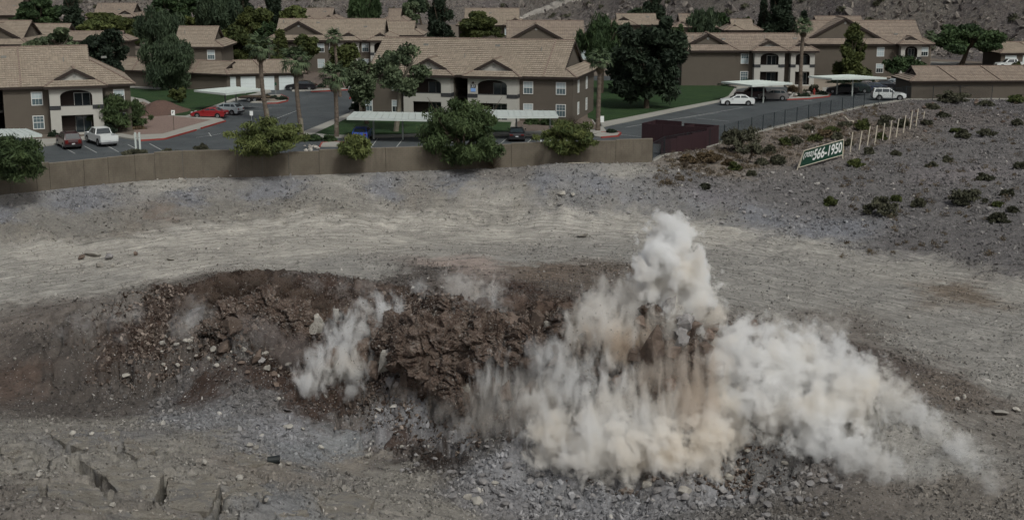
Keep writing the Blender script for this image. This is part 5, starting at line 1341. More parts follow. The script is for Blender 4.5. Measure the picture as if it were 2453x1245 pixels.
for i, (x_, y_, w_, h_, mm, lb) in enumerate([
 (748,337,48,18,'leaf_broad','dark low hedge clump right of the second palm trunk'),(790,340,40,20,'leaf_broad','green shrub between the palm trunks above the red kerb'),
 (852,268,34,30,'leaf_pine','dark bush at the left corner of the numbered block'),(1275,300,34,30,'leaf_mesquite','clipped round shrub under the right windows, left one'),(1312,302,34,30,'leaf_mesquite','clipped round shrub under the right windows, right one'),
 (1465,320,24,14,'leaf_pine','little dark ball shrub on the red kerbed planter'),(1790,205,40,26,'leaf_broad','shrub against the brown wall behind the white sedan carport'),
 (1730,206,44,16,'leaf_pine','dark low shrub at the back of the right lawn'),(1685,203,44,16,'leaf_pine','dark low shrub along the blank wall of the right block'),(1645,202,40,15,'leaf_pine','dark low shrub at the left end of the blank wall'),
 (1900,222,30,22,'leaf_dry','dry brown tuft left of the island palm'),(1945,222,34,24,'leaf_desert','pale grass tuft right of the island palm'),(1912,233,22,12,'leaf_pine','dark ball shrub at the foot of the island palm'),(1932,233,20,11,'leaf_pine','second dark ball shrub on the palm island'),(1968,229,26,12,'leaf_pine','dark shrub beside the red hydrant'),
 (2015,200,60,22,'leaf_pine','dark hedge behind the second right carport'),(2075,198,50,20,'leaf_pine','dark hedge beside the trunk of the green pine'),
 (655,238,22,12,'leaf_pine','dark shrub on the small median, nearest the palm'),(676,241,26,13,'leaf_pine','dark shrub at the red tip of the small median'),(640,238,20,14,'leaf_desert','greyish shrub on the small median'),
 (700,205,30,16,'leaf_pine','dark shrub beyond the black car'),(768,212,20,12,'leaf_pine','small dark shrub in the landscaping beyond the junction'),(790,205,22,13,'leaf_desert','grey shrub in the landscaping beyond the junction'),(812,212,20,12,'leaf_broad','green shrub at the right end of the far red kerb'),
 (227,322,34,28,'leaf_pine','dark bush below the white balcony bay of the left block'),(262,322,44,30,'leaf_pine','brown dark bush behind the white pickup'),(128,330,28,24,'leaf_pine','dark bush under the lower left window'),(172,318,26,22,'leaf_olive','small flowering bush at the bay foot by the minivan'),(332,312,34,13,'leaf_dry','brownish mound shrub by the left sidewalk')]):
    shrub(x_, y_, w_, h_, L_[mm], lb)
# desert scrub on the slope
SH = [(1862,392,34,26,'leaf_desert'),(1905,345,34,22,'leaf_desert'),(1880,350,30,26,'leaf_olive'),(1935,312,26,18,'leaf_desert'),(1845,368,36,24,'leaf_desert'),(1825,395,30,20,'leaf_desert'),(1762,408,30,26,'leaf_olive'),(1700,385,60,30,'leaf_dry'),(1650,388,46,24,'leaf_dry'),(1745,395,34,18,'leaf_dry'),
 (1975,330,40,26,'leaf_dry'),(2005,335,30,20,'leaf_desert'),(1952,340,34,24,'leaf_olive'),(1990,318,40,22,'leaf_olive'),(2068,310,38,34,'leaf_olive'),(2030,350,24,22,'leaf_desert'),(2082,370,26,22,'leaf_desert'),(2146,372,24,14,'leaf_desert'),(2048,398,38,22,'leaf_olive'),(2118,305,34,24,'leaf_desert'),(2160,305,34,26,'leaf_dark'),(2110,335,26,22,'leaf_olive'),
 (2290,245,90,36,'leaf_desert'),(2330,235,50,30,'leaf_olive'),(2235,262,34,20,'leaf_desert'),(2360,255,40,20,'leaf_desert'),(2435,245,50,22,'leaf_olive'),(2220,300,30,18,'leaf_desert'),(2310,330,36,26,'leaf_desert'),(2365,328,44,26,'leaf_desert'),(2290,318,30,16,'leaf_olive'),(2440,300,30,20,'leaf_desert'),(2445,405,36,22,'leaf_dark'),(2360,432,38,22,'leaf_dark'),
 (2320,490,90,50,'leaf_desert'),(2415,470,34,20,'leaf_dark'),(2390,530,52,26,'leaf_dark'),(2425,508,30,14,'leaf_dark'),(2110,515,80,56,'leaf_desert'),(2146,482,26,18,'leaf_olive'),(1990,492,34,26,'leaf_olive'),(2230,400,28,16,'leaf_desert'),(2200,495,34,26,'leaf_desert'),(1690,450,26,14,'leaf_dark'),(2125,290,40,18,'leaf_desert'),(2390,495,26,16,'leaf_olive'),(2270,390,26,22,'leaf_desert'),(2022,305,30,20,'leaf_desert'),(1800,420,24,14,'leaf_desert'),(2260,280,30,16,'leaf_dark')]
LMK = [('the phone hoarding', 1968, 372), ('the middle of the stake row', 2113, 338), ('the top of the stake row', 2200, 300), ('the grey green fence shrub', 1772, 345), ('the upper wire fence', 1960, 300), ('the right garage row', 2320, 225), ('the right edge of the picture', 2453, 430), ('the end of the block wall', 1600, 385), ('the haul road at right', 2250, 600)]
ORD = ['nearest', 'second nearest', 'third nearest', 'fourth nearest', 'fifth nearest', 'sixth nearest', 'seventh nearest', 'eighth nearest']
cand = []
for i, (x_, y_, w_, h_, mm) in enumerate(SH):
    l_ = min(LMK, key=lambda q: (q[1]-x_)**2+(1.6*(q[2]-y_))**2); dx, dy = x_-l_[1], (y_-l_[2])*1.6
    dr = ('right of' if dx > 0 else 'left of') if abs(dx) > abs(dy) else ('below' if dy > 0 else 'above')
    cand.append((l_[0], dr, dx*dx+dy*dy, i))
cnt = {}
names_ = {}
for l_, dr, dd2, i in sorted(cand, key=lambda q: (q[0], q[1], q[2])):
    k_ = cnt.get((l_, dr), 0); cnt[(l_, dr)] = k_+1
    x_, y_, w_, h_, mm = SH[i]; sz = 'large' if w_ > 60 else 'small' if w_ < 28 else 'medium'
    u = {'leaf_dry': 'rust brown', 'leaf_desert': 'grey green', 'leaf_olive': 'olive', 'leaf_dark': 'dark'}[mm]
    names_[i] = '%s %s bush %s %s, %s' % (sz, u, dr, l_, ORD[min(k_, 7)])
for i, (x_, y_, w_, h_, mm) in enumerate(SH):
    shrub(x_, y_, w_, h_, L_[mm], names_[i], group='desert bushes scattered over the right slope', g=True, name='desert_bush')
# dead tumbleweed by the wall and dry agave
def twig_bush(px, py, wpx, hpx, label, n=60, mt='leaf_dead'):
    g_ = G(px, py) if py > 380 else P(px, py, 0); s = scale_at(g_.y, g_.z); q = MB()
    for i in range(n):
        a = random.random()*6.28; el = random.uniform(.1, 1.4); L = wpx/s*.5*random.uniform(.6, 1.1)
        d = Vector((math.cos(a)*math.cos(el)*L, math.sin(a)*math.cos(el)*L, math.sin(el)*hpx/s*random.uniform(.6, 1)))
        k = d*.55+Vector((random.uniform(-.1, .1), 0, .08)); q.tube((0, 0, 0), k, .018, .012, 4, False); q.tube(k, d, .012, .004, 4, False)
        q.tube(k, k+(d-k)*.7+Vector((random.uniform(-.25, .25), random.uniform(-.2, .2), .1)), .01, .003, 4, False)
    o = q.build('dry_bush', M[mt]); o.location = g_; return tag(o, label, 'dry bush')
M['leaf_dead'] = M['leaf_dead']
twig_bush(1180,404,70,44,'bare grey tumbleweed lying at the foot of the wall under the biggest mesquite', 90)
twig_bush(1583,368,34,34,'dry fan shaped bare bush at the end of the block wall', 40)
twig_bush(1640,405,46,26,'tangle of brown dead twigs on the slope below the bin enclosure', 50)
twig_bush(1372,300,60,26,'bare branching shrub above the yellowish mesquite', 50)

# ------------------------------------------------------------------ fan palms
def frond_mesh(seed):
    r = random.Random(seed); q = MB()
    # petiole then a folded fan of leaflets, drooping
    q.tube((0, 0, 0), (.75, 0, .1), .03, .02, 4)
    nL = 13
    for i in range(nL):
        a = (i/(nL-1)-.5)*2.5; l = .95*(1-.18*abs(a))*r.uniform(.85, 1.1); w_ = .055
        d1 = Vector((math.cos(a), math.sin(a), 0)); p0 = Vector((.72, 0, .1)); p1 = p0+d1*l*.55+Vector((0, 0, .02)); p2 = p0+d1*l*.95+Vector((0, 0, -.38*r.uniform(.6, 1.2)))
        s_ = Vector((-math.sin(a), math.cos(a), 0))*w_
        q.add([p0-s_*.4, p0+s_*.4, p1+s_, p1-s_], [(0, 1, 2, 3)]); q.add([p1-s_, p1+s_, p2+s_*.2, p2-s_*.2], [(0, 1, 2, 3)])
    me = q.mesh('frond', M['leaf_palm'], fix=False); at = me.attributes.new('tint', 'FLOAT', 'FACE'); at.data.foreach_set('value', [r.random() for _ in me.polygons]); return me
FR = [frond_mesh(s_) for s_ in range(4)]
FRD = []
for s_ in range(2):
    m2 = FR[s_].copy(); m2.materials.clear(); m2.materials.append(M['leaf_dead']); FRD.append(m2)
def palm(bx, by, hx_, hy_, label, bend=0.0, crown_px=70, z=0.0, trunk_px=9.5, white=0):
    p = P(bx, by, z); s = scale_at(p.y, 5); h = PY(hx_, hy_, p.y)-p
    r_ = empty('fan_palm', p); tag(r_, label, 'palm tree', None)
    q = MB(); n_ = 30; r0 = trunk_px/2/s
    pts = []; rs = []
    for i in range(n_+1):
        t = i/n_; c = Vector((h.x*t+bend*math.sin(t*math.pi), 0, h.z*t)); pts.append(c); rs.append(r0*(1.1-.15*t)*(1+.14*(i % 2))*(1 if t > .15 else 1.1))
    q.path(pts, rs, 9); q.build('trunk', M['palm_bark'], r_)
    bt = MB(); 
    for i in range(150):   # old leaf bases
        t = random.uniform(.22, .98); c = Vector((h.x*t+bend*math.sin(t*math.pi), 0, h.z*t)); a = random.random()*6.28; rr = r0*.95
        d = Vector((math.cos(a), math.sin(a), 0)); e = Vector((-d.y, d.x, 0))*.07
        b0 = c+d*rr*.7; bt.add([b0-e, b0+e, b0+d*.11+Vector((0, 0, .22))], [(0, 1, 2)])
    o = bt.build('leaf_bases', M['palm_bark'], r_); o['kind'] = 'stuff'
    if white:
        w_ = MB(); w_.tube((0, 0, 0), (pts[4].x, 0, white), r0*1.2, r0*1.18, 9); w_.build('pale_trunk_base', M['bark_pale'], r_)
    k = crown_px/2/s/1.4
    for i in range(26):
        t = i/26; a = i*2.4; el = 1.25-1.9*t+random.uniform(-.12, .12)
        inst('frond', FR[i % 4], r_, h+Vector((0, 0, .1)), (0, -el, a), (k*random.uniform(.85, 1.1),)*3)
    for i in range(8): inst('dead_frond', FRD[i % 2], r_, h-Vector((0, 0, .15)), (0, 1.15+random.uniform(-.1, .2), i*.8), (k*.7,)*3)
    return r_
palm(642,292,624,118,'fan palm with thick patchy trunk, leftmost of the three in front of the garage row', -.25, 74, white=1.6)
palm(724,330,708,150,'fan palm with slightly curved trunk, middle of the three at the junction', -.15, 80, white=2.2)
palm(806,330,801,188,'fan palm rising from the left tip of the carport lawn, right of the other two', .1, 78, white=1.6)
palm(815,232,800,92,'slim palm standing farther back against the gabled block', 0, 46, trunk_px=6.5)
palm(1432,315,1437,148,'fan palm with netted trunk by the right corner of the numbered block', .0, 66, white=1.5)
palm(1917,226,1925,68,'tall palm on the red kerbed island before the white balcony bays', -.1, 50, trunk_px=8, white=1.2)
palm(2224,175,2228,92,'small palm beside the umbrella shaped tree', 0, 36, trunk_px=6.5)

# ================================================================== ROCKS
def rock_mesh(name, seed, n=16, mtl=None, sq=(1, 1, .7)):
    r = np.random.default_rng(seed); bm = bmesh.new()
    d = r.normal(size=(n, 3)); d /= np.linalg.norm(d, axis=1)[:, None]; d *= (.78+.32*r.random((n, 1))); d *= np.array(sq)*(.5)
    for p in d: bm.verts.new(p)
    res = bmesh.ops.convex_hull(bm, input=bm.verts); bmesh.ops.delete(bm, geom=[v for v in bm.verts if not v.link_faces], context='VERTS')
    bmesh.ops.recalc_face_normals(bm, faces=bm.faces)
    me = bpy.data.meshes.new(name); bm.to_mesh(me); bm.free(); me.materials.append(mtl or M['rock']); return me
def rock_mat(name, c1, c2, obj=True):
    m_ = mat(name, c1, .92, 0, .15); n_ = N(m_); v_ = n_.obj()
    a_ = n_.noise(2.5, 6, .7, v_); b_ = n_.noise(14, 4, .7, v_)
    oi = n_.n.new('ShaderNodeObjectInfo'); 
    base = n_.mix(a_, c1, c2)
    base = n_.mix(n_.math('MULTIPLY', n_.math('SUBTRACT', b_, .4), .8), base, tuple(x*.5 for x in c1))
    k_ = n_.math('MULTIPLY_ADD', oi.outputs['Random'], .55, .65); x_ = n_.n.new('ShaderNodeCombineColor')
    for i in range(3): n_.l(k_, x_.inputs[i])
    n_.col(n_.mix(1.0, base, x_.outputs[0], 'MULTIPLY')); n_.bump(b_, .7, .05); return m_
M['rock'] = rock_mat('rock_grey', (.20, .19, .195), (.36, .345, .33))
M['rock_pale'] = rock_mat('rock_pale', (.34, .32, .285), (.50, .47, .42))
M['rock_brown'] = rock_mat('rock_brown', (.08, .058, .047), (.25, .195, .16))
def inst_mat(name):
    m_ = mat(name, (.3, .3, .3), .95, 0, .1); n_ = N(m_)
    at_ = n_.n.new('ShaderNodeAttribute'); at_.attribute_type = 'INSTANCER'; at_.attribute_name = 'col'
    b_ = n_.noise(3, 3, .6, n_.obj()); k_ = n_.math('MULTIPLY_ADD', b_, .6, .7); x_ = n_.n.new('ShaderNodeCombineColor')
    for i in range(3): n_.l(k_, x_.inputs[i])
    n_.col(n_.mix(1.0, at_.outputs['Color'], x_.outputs[0], 'MULTIPLY')); return m_
M['pebble'] = inst_mat('pebble')
pcol = bpy.data.collections.new('pebble_shapes')
for i in range(8): pcol.objects.link(bpy.data.objects.new('pebble_shape', rock_mesh('pebble', 100+i, 9, M['pebble'], (1, random.uniform(.6, 1), random.uniform(.45, .8)))))
ng = bpy.data.node_groups.new('scatter', 'GeometryNodeTree')
ng.interface.new_socket('Geometry', in_out='INPUT', socket_type='NodeSocketGeometry'); ng.interface.new_socket('Geometry', in_out='OUTPUT', socket_type='NodeSocketGeometry')
gi, go = ng.nodes.new('NodeGroupInput'), ng.nodes.new('NodeGroupOutput'); iop = ng.nodes.new('GeometryNodeInstanceOnPoints'); ci = ng.nodes.new('GeometryNodeCollectionInfo')
ci.inputs['Collection'].default_value = pcol; ci.inputs['Separate Children'].default_value = True; ci.inputs['Reset Children'].default_value = True
def nattr(nm, ty):
    x_ = ng.nodes.new('GeometryNodeInputNamedAttribute'); x_.data_type = ty; x_.inputs['Name'].default_value = nm; return next(o_ for o_ in x_.outputs if o_.enabled and o_.name == 'Attribute')
ng.links.new(gi.outputs[0], iop.inputs['Points']); ng.links.new(ci.outputs[0], iop.inputs['Instance']); iop.inputs['Pick Instance'].default_value = True
ng.links.new(nattr('pick', 'INT'), iop.inputs['Instance Index']); ng.links.new(nattr('rot', 'FLOAT_VECTOR'), iop.inputs['Rotation']); ng.links.new(nattr('scl', 'FLOAT_VECTOR'), iop.inputs['Scale']); ng.links.new(iop.outputs[0], go.inputs[0])
def scatter(name, x, y, z, size, col, label=None, cat=None, flat=1.0, seed=0):
    r = np.random.default_rng(seed); n_ = len(x); me = bpy.data.meshes.new(name); me.vertices.add(n_)
    me.vertices.foreach_set('co', np.stack([x, y, z], -1).astype(np.float32).ravel())
    for nm, ty, dt in (('rot', 'FLOAT_VECTOR', (r.random((n_, 3))*6.28)), ('scl', 'FLOAT_VECTOR', np.stack([size*(.7+.6*r.random(n_)), size*(.7+.6*r.random(n_)), size*(.6+.5*r.random(n_))], -1)), ('col', 'FLOAT_VECTOR', col)):
        at_ = me.attributes.new(nm, ty, 'POINT'); at_.data.foreach_set('vector', dt.astype(np.float32).ravel())
    at_ = me.attributes.new('pick', 'INT', 'POINT'); at_.data.foreach_set('value', r.integers(0, 8, n_).astype(np.int32))
    me.materials.append(M['pebble'])
    o = link(bpy.data.objects.new(name, me)); md = o.modifiers.new('scatter', 'NODES'); md.node_group = ng
    return tag(o, label, cat, kind='stuff')
# loose stones over the whole quarry, density from the soil map
r = np.random.default_rng(11); n0 = 420000
yy = 52 + 150*r.random(n0)**1.5; xx = (r.random(n0)*2-1)*(4+yy*.40)
dl_ = yline(xx)-yy; c4 = ground_col(xx, yy)
clump = fbm(xx*.55, yy*.55, 4)
pr = np.clip(c4[3], 0, 1)**1.15*(.35+1.5*smooth(.42, .66, clump))
keep = (dl_ > .4) & (r.random(n0) < pr)
xx, yy = xx[keep], yy[keep]; dn = np.clip(c4[3][keep], 0, 1); cbase = np.stack([c4[0][keep], c4[1][keep], c4[2][keep]], -1)
n1 = len(xx); size = .055 + .10*r.random(n1) + .34*(r.random(n1)**6)*(.35+dn) + yy*.0003
lum = (.6+.95*r.random(n1)**1.8)[:, None]
colr = cbase*lum*.75 + np.array([[.085, .083, .082]])*(.15+.8*r.random(n1)[:, None])*(.35+.65*np.clip(dn[:, None]*1.1, 0, 1))
colr = np.where((r.random(n1) < .022)[:, None], np.array([[.42, .40, .37]])*(.75+.4*r.random((n1, 1))), colr)
zz = hq(xx, yy)+size*.12
hi = yy > 0
scatter('gravel', xx, yy, zz, size, np.clip(colr, 0, .8), seed=3)
print('pebbles', n1)
# stones on the far hillside
n2 = 90000; yy = 255+330*r.random(n2)**1.1; xx = (r.random(n2)*2-1)*(20+yy*.38)
hz = hill_h(xx, yy); k2 = (hz > .35) & (r.random(n2) < .25+1.3*smooth(.4, .62, fbm(xx*.06, yy*.06, 4)))
xx, yy, hz = xx[k2], yy[k2], hz[k2]; size = .5+.7*r.random(len(xx))+2.0*r.random(len(xx))**6
lum = r.random(len(xx))[:, None]
colr = np.array([[.07, .06, .058]])*(1-lum)+np.array([[.24, .215, .19]])*lum
scatter('hillside_rubble', xx, yy, hz-.1, size, colr, seed=5)
# scrub dots on the hillside
C_, R_c = [], []
for i in range(900):
    y_ = 260+300*random.random(); x_ = random.uniform(-1, 1)*(20+y_*.38); h_ = float(hill_h(np.float64(x_), np.float64(y_)))
    if h_ > .3: C_.append((x_, y_, h_+.3)); w_ = random.uniform(.7, 1.7); R_c.append((w_, w_, w_*.6))
me = leaf_cloud('hillside_scrub', C_, R_c, 40000, .45, 1.5, M['leaf_desert'], seed=9, updir=.4)
o = link(bpy.data.objects.new('hillside_scrub', me)); tag(o, kind='stuff')
# the pale wash down the hillside
mb = MB(); pts = [(1385,-12,26),(1362,2,24),(1330,13,20),(1302,24,15),(1275,33,12),(1252,42,9),(1235,50,6)]
LR = []
for a, b, w_ in pts:
    for sg in (-1, 1):
        p = on_hill(a+sg*w_*.62, b+sg*w_*.34); LR.append((p.x, p.y, float(hill_h(np.float64(p.x), np.float64(p.y)))+.42))
sub = []
for i in range(len(pts)-1):
    a0, b0, a1, b1 = [Vector(LR[j]) for j in (2*i, 2*i+1, 2*i+2, 2*i+3)]
    for u in range(6):
        row = []
        for v_ in range(5):
            q = (a0*(1-v_/4)+b0*v_/4)*(1-u/6)+(a1*(1-v_/4)+b1*v_/4)*(u/6)
            z_ = float(hill_h(np.float64(q.x), np.float64(q.y)))+(.25 if 0 < v_ < 4 else -.3)+random.uniform(-.08, .08); row.append((q.x+random.uniform(-.4, .4), q.y, z_))
        sub.append(row)
fs = []; vs = [p for row in sub for p in row]
for i in range(len(sub)-1):
    for j in range(4): fs.append((i*5+j, i*5+j+1, (i+1)*5+j+1, (i+1)*5+j))
mb.add(vs, fs); mb.build('hillside_track', nmat('wash_pale', (.40, .37, .33), .45, .8, .95, 1, 4, .2, True), kind='structure', smooth=True)

# individual rocks
RM = {k: [rock_mesh('rock', 300+i+(50 if k == 'rock_pale' else 90 if k == 'rock_brown' else 0), 22, M[k], (1, .8+.3*random.random(), .55+.3*random.random())) for i in range(7)] for k in ('rock', 'rock_pale', 'rock_brown')}
def rock(px, py, wpx, label, kind='rock', group=None, hk=.8, sink=.25, lift=0, tilt=.3, name='rock'):
    g_ = G(px, py); s = scale_at(g_.y, g_.z); w_ = wpx/s
    o = inst(name, random.choice(RM[kind]), None, g_+Vector((0, 0, w_*hk*.5*(1-sink)+lift)), (random.uniform(-tilt, tilt), random.uniform(-tilt, tilt), random.random()*6.28), (w_, w_*random.uniform(.7, 1), w_*hk*random.uniform(.9, 1.3)))
    return tag(o, label, 'rock', group)
rock(1397,568,32,'lone rounded tan boulder lying on the pale haul road right of centre','rock_pale', hk=.55)
rock(430,424,26,'squat pale boulder against the foot of the wall at left','rock_pale'); rock(552,425,13,'small round rock at the wall foot right of the squat pale boulder','rock_pale')
rock(222,612,44,'long flat pale slab at the back of the rubble patch on the left road','rock_pale', hk=.4); rock(262,622,26,'grey angular rock at the right end of the rubble patch','rock'); rock(195,622,22,'dark rock at the left end of the rubble patch','rock_brown'); rock(240,640,22,'tan rock in front of the flat slab in the rubble patch','rock_pale'); rock(270,640,16,'small tan rock beside the rubble patch','rock_pale')
rock(325,612,14,'small dark upright rock on the haul road','rock_brown', hk=1); rock(408,624,26,'flat white stone on the haul road left of centre','rock_pale', hk=.3); rock(198,674,18,'flat pale stone in the foreground side of the left road','rock_pale', hk=.35)
rock(1345,468,20,'pale block on the purple gravel bank, left of two','rock_pale'); rock(1372,470,18,'pale block on the purple gravel bank, right of two','rock_pale'); rock(1258,445,14,'white stone on the gravel near the wall foot','rock_pale', hk=.4)
rock(2178,762,14,'white rounded stone on the right hand haul road','rock_pale'); rock(2070,880,18,'pale boulder beside the dark scar right of the dust','rock_pale'); rock(2395,990,46,'low pale rock outcrop near the right edge','rock_pale', hk=.3); rock(2435,985,22,'small white rock right of the low outcrop','rock_pale'); rock(2310,955,18,'tan rock on the right flank near the dust tail','rock_pale')
rock(303,905,22,'pale tilted stone on the dark floor at left','rock_pale', hk=.5); rock(36,862,14,'small white rock on the reddish ground at the left edge','rock_pale'); rock(667,958,14,'white stone on the dark floor below the heave','rock_pale')
rock(690,1026,30,'long buff stone at the edge of the pale gravel','rock_pale', hk=.4); rock(725,1030,14,'pink stone beside the long buff stone','rock_pale')
rock(672,1118,16,'pale rock touching the black bucket','rock_pale'); rock(728,1122,16,'pale rock right of the black bucket','rock_pale'); rock(810,1128,14,'light rock on the sandy patch right of the bucket','rock_pale')
for x_, y_, w_, lb in [(1640,1185,44,'biggest pale block in the gravel under the dust cloud'),(1550,1165,30,'pale block left of the biggest one in the gravel'),(1505,1150,26,'grey block at the toe of the dust cloud'),(1145,1210,38,'pale block in the foreground gravel, left pair, front'),(1120,1195,24,'pale block in the foreground gravel, left pair, back'),(1210,1215,30,'grey block right of the left pair in the foreground gravel'),(1185,1160,20,'buff block above the left pair in the gravel'),(1300,1140,18,'grey stone in the blue gravel below the white dust'),(1790,1085,26,'pale stone in the gap between the two dust clouds'),(1830,1070,20,'small pale stone in the gap between the dust clouds'),(1745,1150,26,'grey stone right of the biggest pale block'),(1880,1110,20,'pale stone below the right dust cloud'),(2010,1170,24,'flat stone at the bottom right of the gravel')]:
    rock(x_, y_, w_, lb, 'rock_pale' if 'pale' in lb or 'buff' in lb else 'rock')
# many loose blocks nobody would name apart
rr_ = random.Random(4)
NEAR = []
def many(n_, box_, wr, label, kind, group, lift=0, name='rock', hk=.8):
    for i in range(n_):
        x_, y_ = box_(); NEAR.append((label, x_, y_, rr_.random())); NEAR[-1] = NEAR[-1][:3]+(None,); o_ = rock(x_, y_, rr_.uniform(*wr), label, kind, group, hk=hk, name=name, lift=lift); NEAR[-1] = (label, x_, y_, o_)
many(55, lambda: (rr_.uniform(880, 1780), 0) and (lambda t: (900+t*850, 1040+t*110+rr_.uniform(-25, 85)))(rr_.random()), (10, 20), 'grey block in the front gravel', 'rock', 'grey blocks in the front gravel')
many(60, lambda: (rr_.uniform(1050, 2000), rr_.uniform(1120, 1240)), (11, 30), 'grey foreground block', 'rock', 'grey blocks in the front gravel')
many(30, lambda: (rr_.uniform(380, 760), rr_.uniform(810, 890)), (10, 22), 'pale rubble block', 'rock_pale', 'pale rubble blocks left of the heave')
many(32, lambda: (lambda t: (t*1560, 470-60*(t*1560/1560)+rr_.uniform(-38, -22)+(8 if t < .3 else 0)))(rr_.random()), (7, 14), 'tan stone at the wall foot', 'rock_pale', 'stones along the foot of the wall')
many(24, lambda: (rr_.uniform(1300, 1950), rr_.uniform(455, 540)), (8, 16), 'grey stone on the gravel bank', 'rock', 'stones on the right gravel bank')
many(26, lambda: (rr_.uniform(0, 1000), rr_.uniform(1040, 1230)), (10, 24), 'buff stone on the ledge', 'rock_pale', 'stones on the cracked ledge')
many(24, lambda: (rr_.uniform(2000, 2440), rr_.uniform(240, 320)), (8, 16), 'dark stone on the slope crest', 'rock_brown', 'dark stones along the slope crest')

# cracked slabs of the ledge at bottom left
m = mat('ledge_rock', (.25, .23, .2), .95, 0, .1); n = N(m); v = n.pos()
a_ = n.noise(.8, 6, .7, v); b_ = n.noise(9, 5, .75, v); c_ = n.noise(45, 3, .7, v)
bs = n.ramp(a_, [(.32, (.13, .115, .095)), (.48, (.25, .23, .195)), (.62, (.17, .165, .16)), (.75, (.30, .28, .24))])
bs = n.mix(n.math('MULTIPLY', n.math('GREATER_THAN', b_, .58), .5), bs, (.34, .32, .28)); bs = n.mix(n.math('MULTIPLY', n.math('LESS_THAN', c_, .42), .5), bs, (.08, .07, .06))
n.col(bs); n.bump(n.math('ADD', b_, n.math('MULTIPLY', c_, .4)), .8, .08); M['ledge_rock'] = m
SLP = []
def ledge_slab(pts, up, label, tilt=(0, 0)):
    cx0 = sum(p[0] for p in pts)/len(pts); cy0 = sum(p[1] for p in pts)/len(pts); pts = [(cx0+(a-cx0)*.965, cy0+(b-cy0)*.92) for a, b in pts]
    w3 = [G(a, b) for a, b in pts]; c = sum(w3, Vector())/len(w3); rs = random.Random(int(pts[0][0]))
    bm = bmesh.new(); ring = []
    for i, p in enumerate(w3):
        q = w3[(i+1) % len(w3)]; k_ = max(2, int((q-p).length/.18))
        for j in range(k_):
            t = j/k_; r_ = p.lerp(q, t)-c; nrm = Vector((-(q-p).y, (q-p).x)).normalized(); o_ = rs.uniform(-.05, .05)
            ring.append(bm.verts.new((r_.x+nrm.x*o_, r_.y+nrm.y*o_, 0)))
    f = bm.faces.new(ring); r_ = bmesh.ops.triangulate(bm, faces=[f], quad_method='BEAUTY', ngon_method='BEAUTY')
    for _ in range(2): bmesh.ops.subdivide_edges(bm, edges=[e for e in bm.edges if e.calc_length() > .35], cuts=1)
    bmesh.ops.triangulate(bm, faces=bm.faces)
    # plane through the ground corners
    A_ = np.array([[p.x-c.x, p.y-c.y, 1] for p in w3]); sol = np.linalg.lstsq(A_, np.array([p.z for p in w3]), rcond=None)[0]
    for v_ in bm.verts:
        x_, y_ = v_.co.x, v_.co.y; n_ = float(fbm(np.float64(x_*1.1+c.x), np.float64(y_*1.1+c.y), 4))-.5; n2_ = float(vnoise(np.float64(x_*4+c.x), np.float64(y_*4)))-.5
        edge = any(e.is_boundary for e in v_.link_edges)
        v_.co.z = sol[2]-c.z+(sol[0]+tilt[0])*x_+(sol[1]+tilt[1])*y_+up+n_*.28+n2_*.06-(.05 if edge else 0)
    for f_ in bm.faces:
        m_ = f_.calc_center_median(); SLP.append((m_.x+c.x, m_.y+c.y, m_.z+c.z))
    ex = bmesh.ops.extrude_face_region(bm, geom=list(bm.faces)); 
    for v_ in [g for g in ex['geom'] if isinstance(g, bmesh.types.BMVert)]: v_.co.z -= 1.1; v_.co.x *= .97; v_.co.y *= .97
    bmesh.ops.recalc_face_normals(bm, faces=bm.faces)
    me = bpy.data.meshes.new('rock_slab'); bm.to_mesh(me); bm.free(); me.materials.append(M['ledge_rock']); o = inst('rock_slab', me, None, c); return tag(o, label, 'rock slab')
for pts, up, lb in [
 ([(188,1112),(222,1140),(256,1168),(305,1190),(360,1208),(382,1202),(390,1175),(397,1128),(330,1103),(245,1092)],.32,'large cracked rock slab at bottom left, bounded below by the long dark crack'),
 ([(406,1130),(402,1172),(395,1210),(440,1226),(500,1242),(518,1200),(530,1168),(512,1138),(460,1122)],.30,'rock slab right of the short upright crack at bottom left'),
 ([(108,1122),(176,1124),(232,1172),(292,1202),(270,1228),(190,1232),(112,1200)],.10,'pale fluted rock slab beneath the long dark crack'),
 ([(540,1150),(605,1162),(680,1192),(740,1225),(745,1244),(528,1244),(530,1210),(545,1175)],.22,'grey rock slab at the bottom edge right of the third crack'),
 ([(132,1026),(205,1034),(262,1074),(272,1088),(232,1086),(150,1072),(118,1042)],.25,'smooth grey slab at the upper left of the cracked ledge'),
 ([(214,1030),(286,1036),(288,1066),(280,1084),(268,1070)],.22,'small triangular slab between two cracks on the ledge'),
 ([(302,1046),(340,1062),(372,1088),(340,1098),(300,1090),(297,1070)],.22,'slab right of the small wedge crack on the ledge'),
 ([(0,1130),(86,1132),(98,1196),(0,1215)],.12,'dark rounded slab at the left edge of the ledge'),
 ([(0,1076),(50,1076),(54,1098),(8,1108)],.3,'blocky pale slab at the left edge above the dark rounded one'),
 ([(280,1215),(372,1224),(460,1238),(430,1244),(250,1244)],.1,'jagged pale slab under the crack at the bottom edge'),
 ([(560,1085),(640,1088),(680,1108),(620,1122),(560,1112)],.15,'flat buff slab left of the black bucket'),
 ([(760,1190),(840,1180),(900,1200),(880,1240),(770,1242)],.2,'brown slab at the bottom edge right of the grey one')]:
    ledge_slab(pts, up*.55+.03, lb, (random.uniform(-.02, .02), random.uniform(-.01, .03)))
r = np.random.default_rng(41); SLP = np.array(SLP); k_ = r.integers(0, len(SLP), 3000); q_ = SLP[k_]+r.normal(size=(3000, 3))*[.09, .09, 0]; sz_ = .03+.04*r.random(3000)+.2*r.random(3000)**9; lum = r.random((3000, 1))**1.5
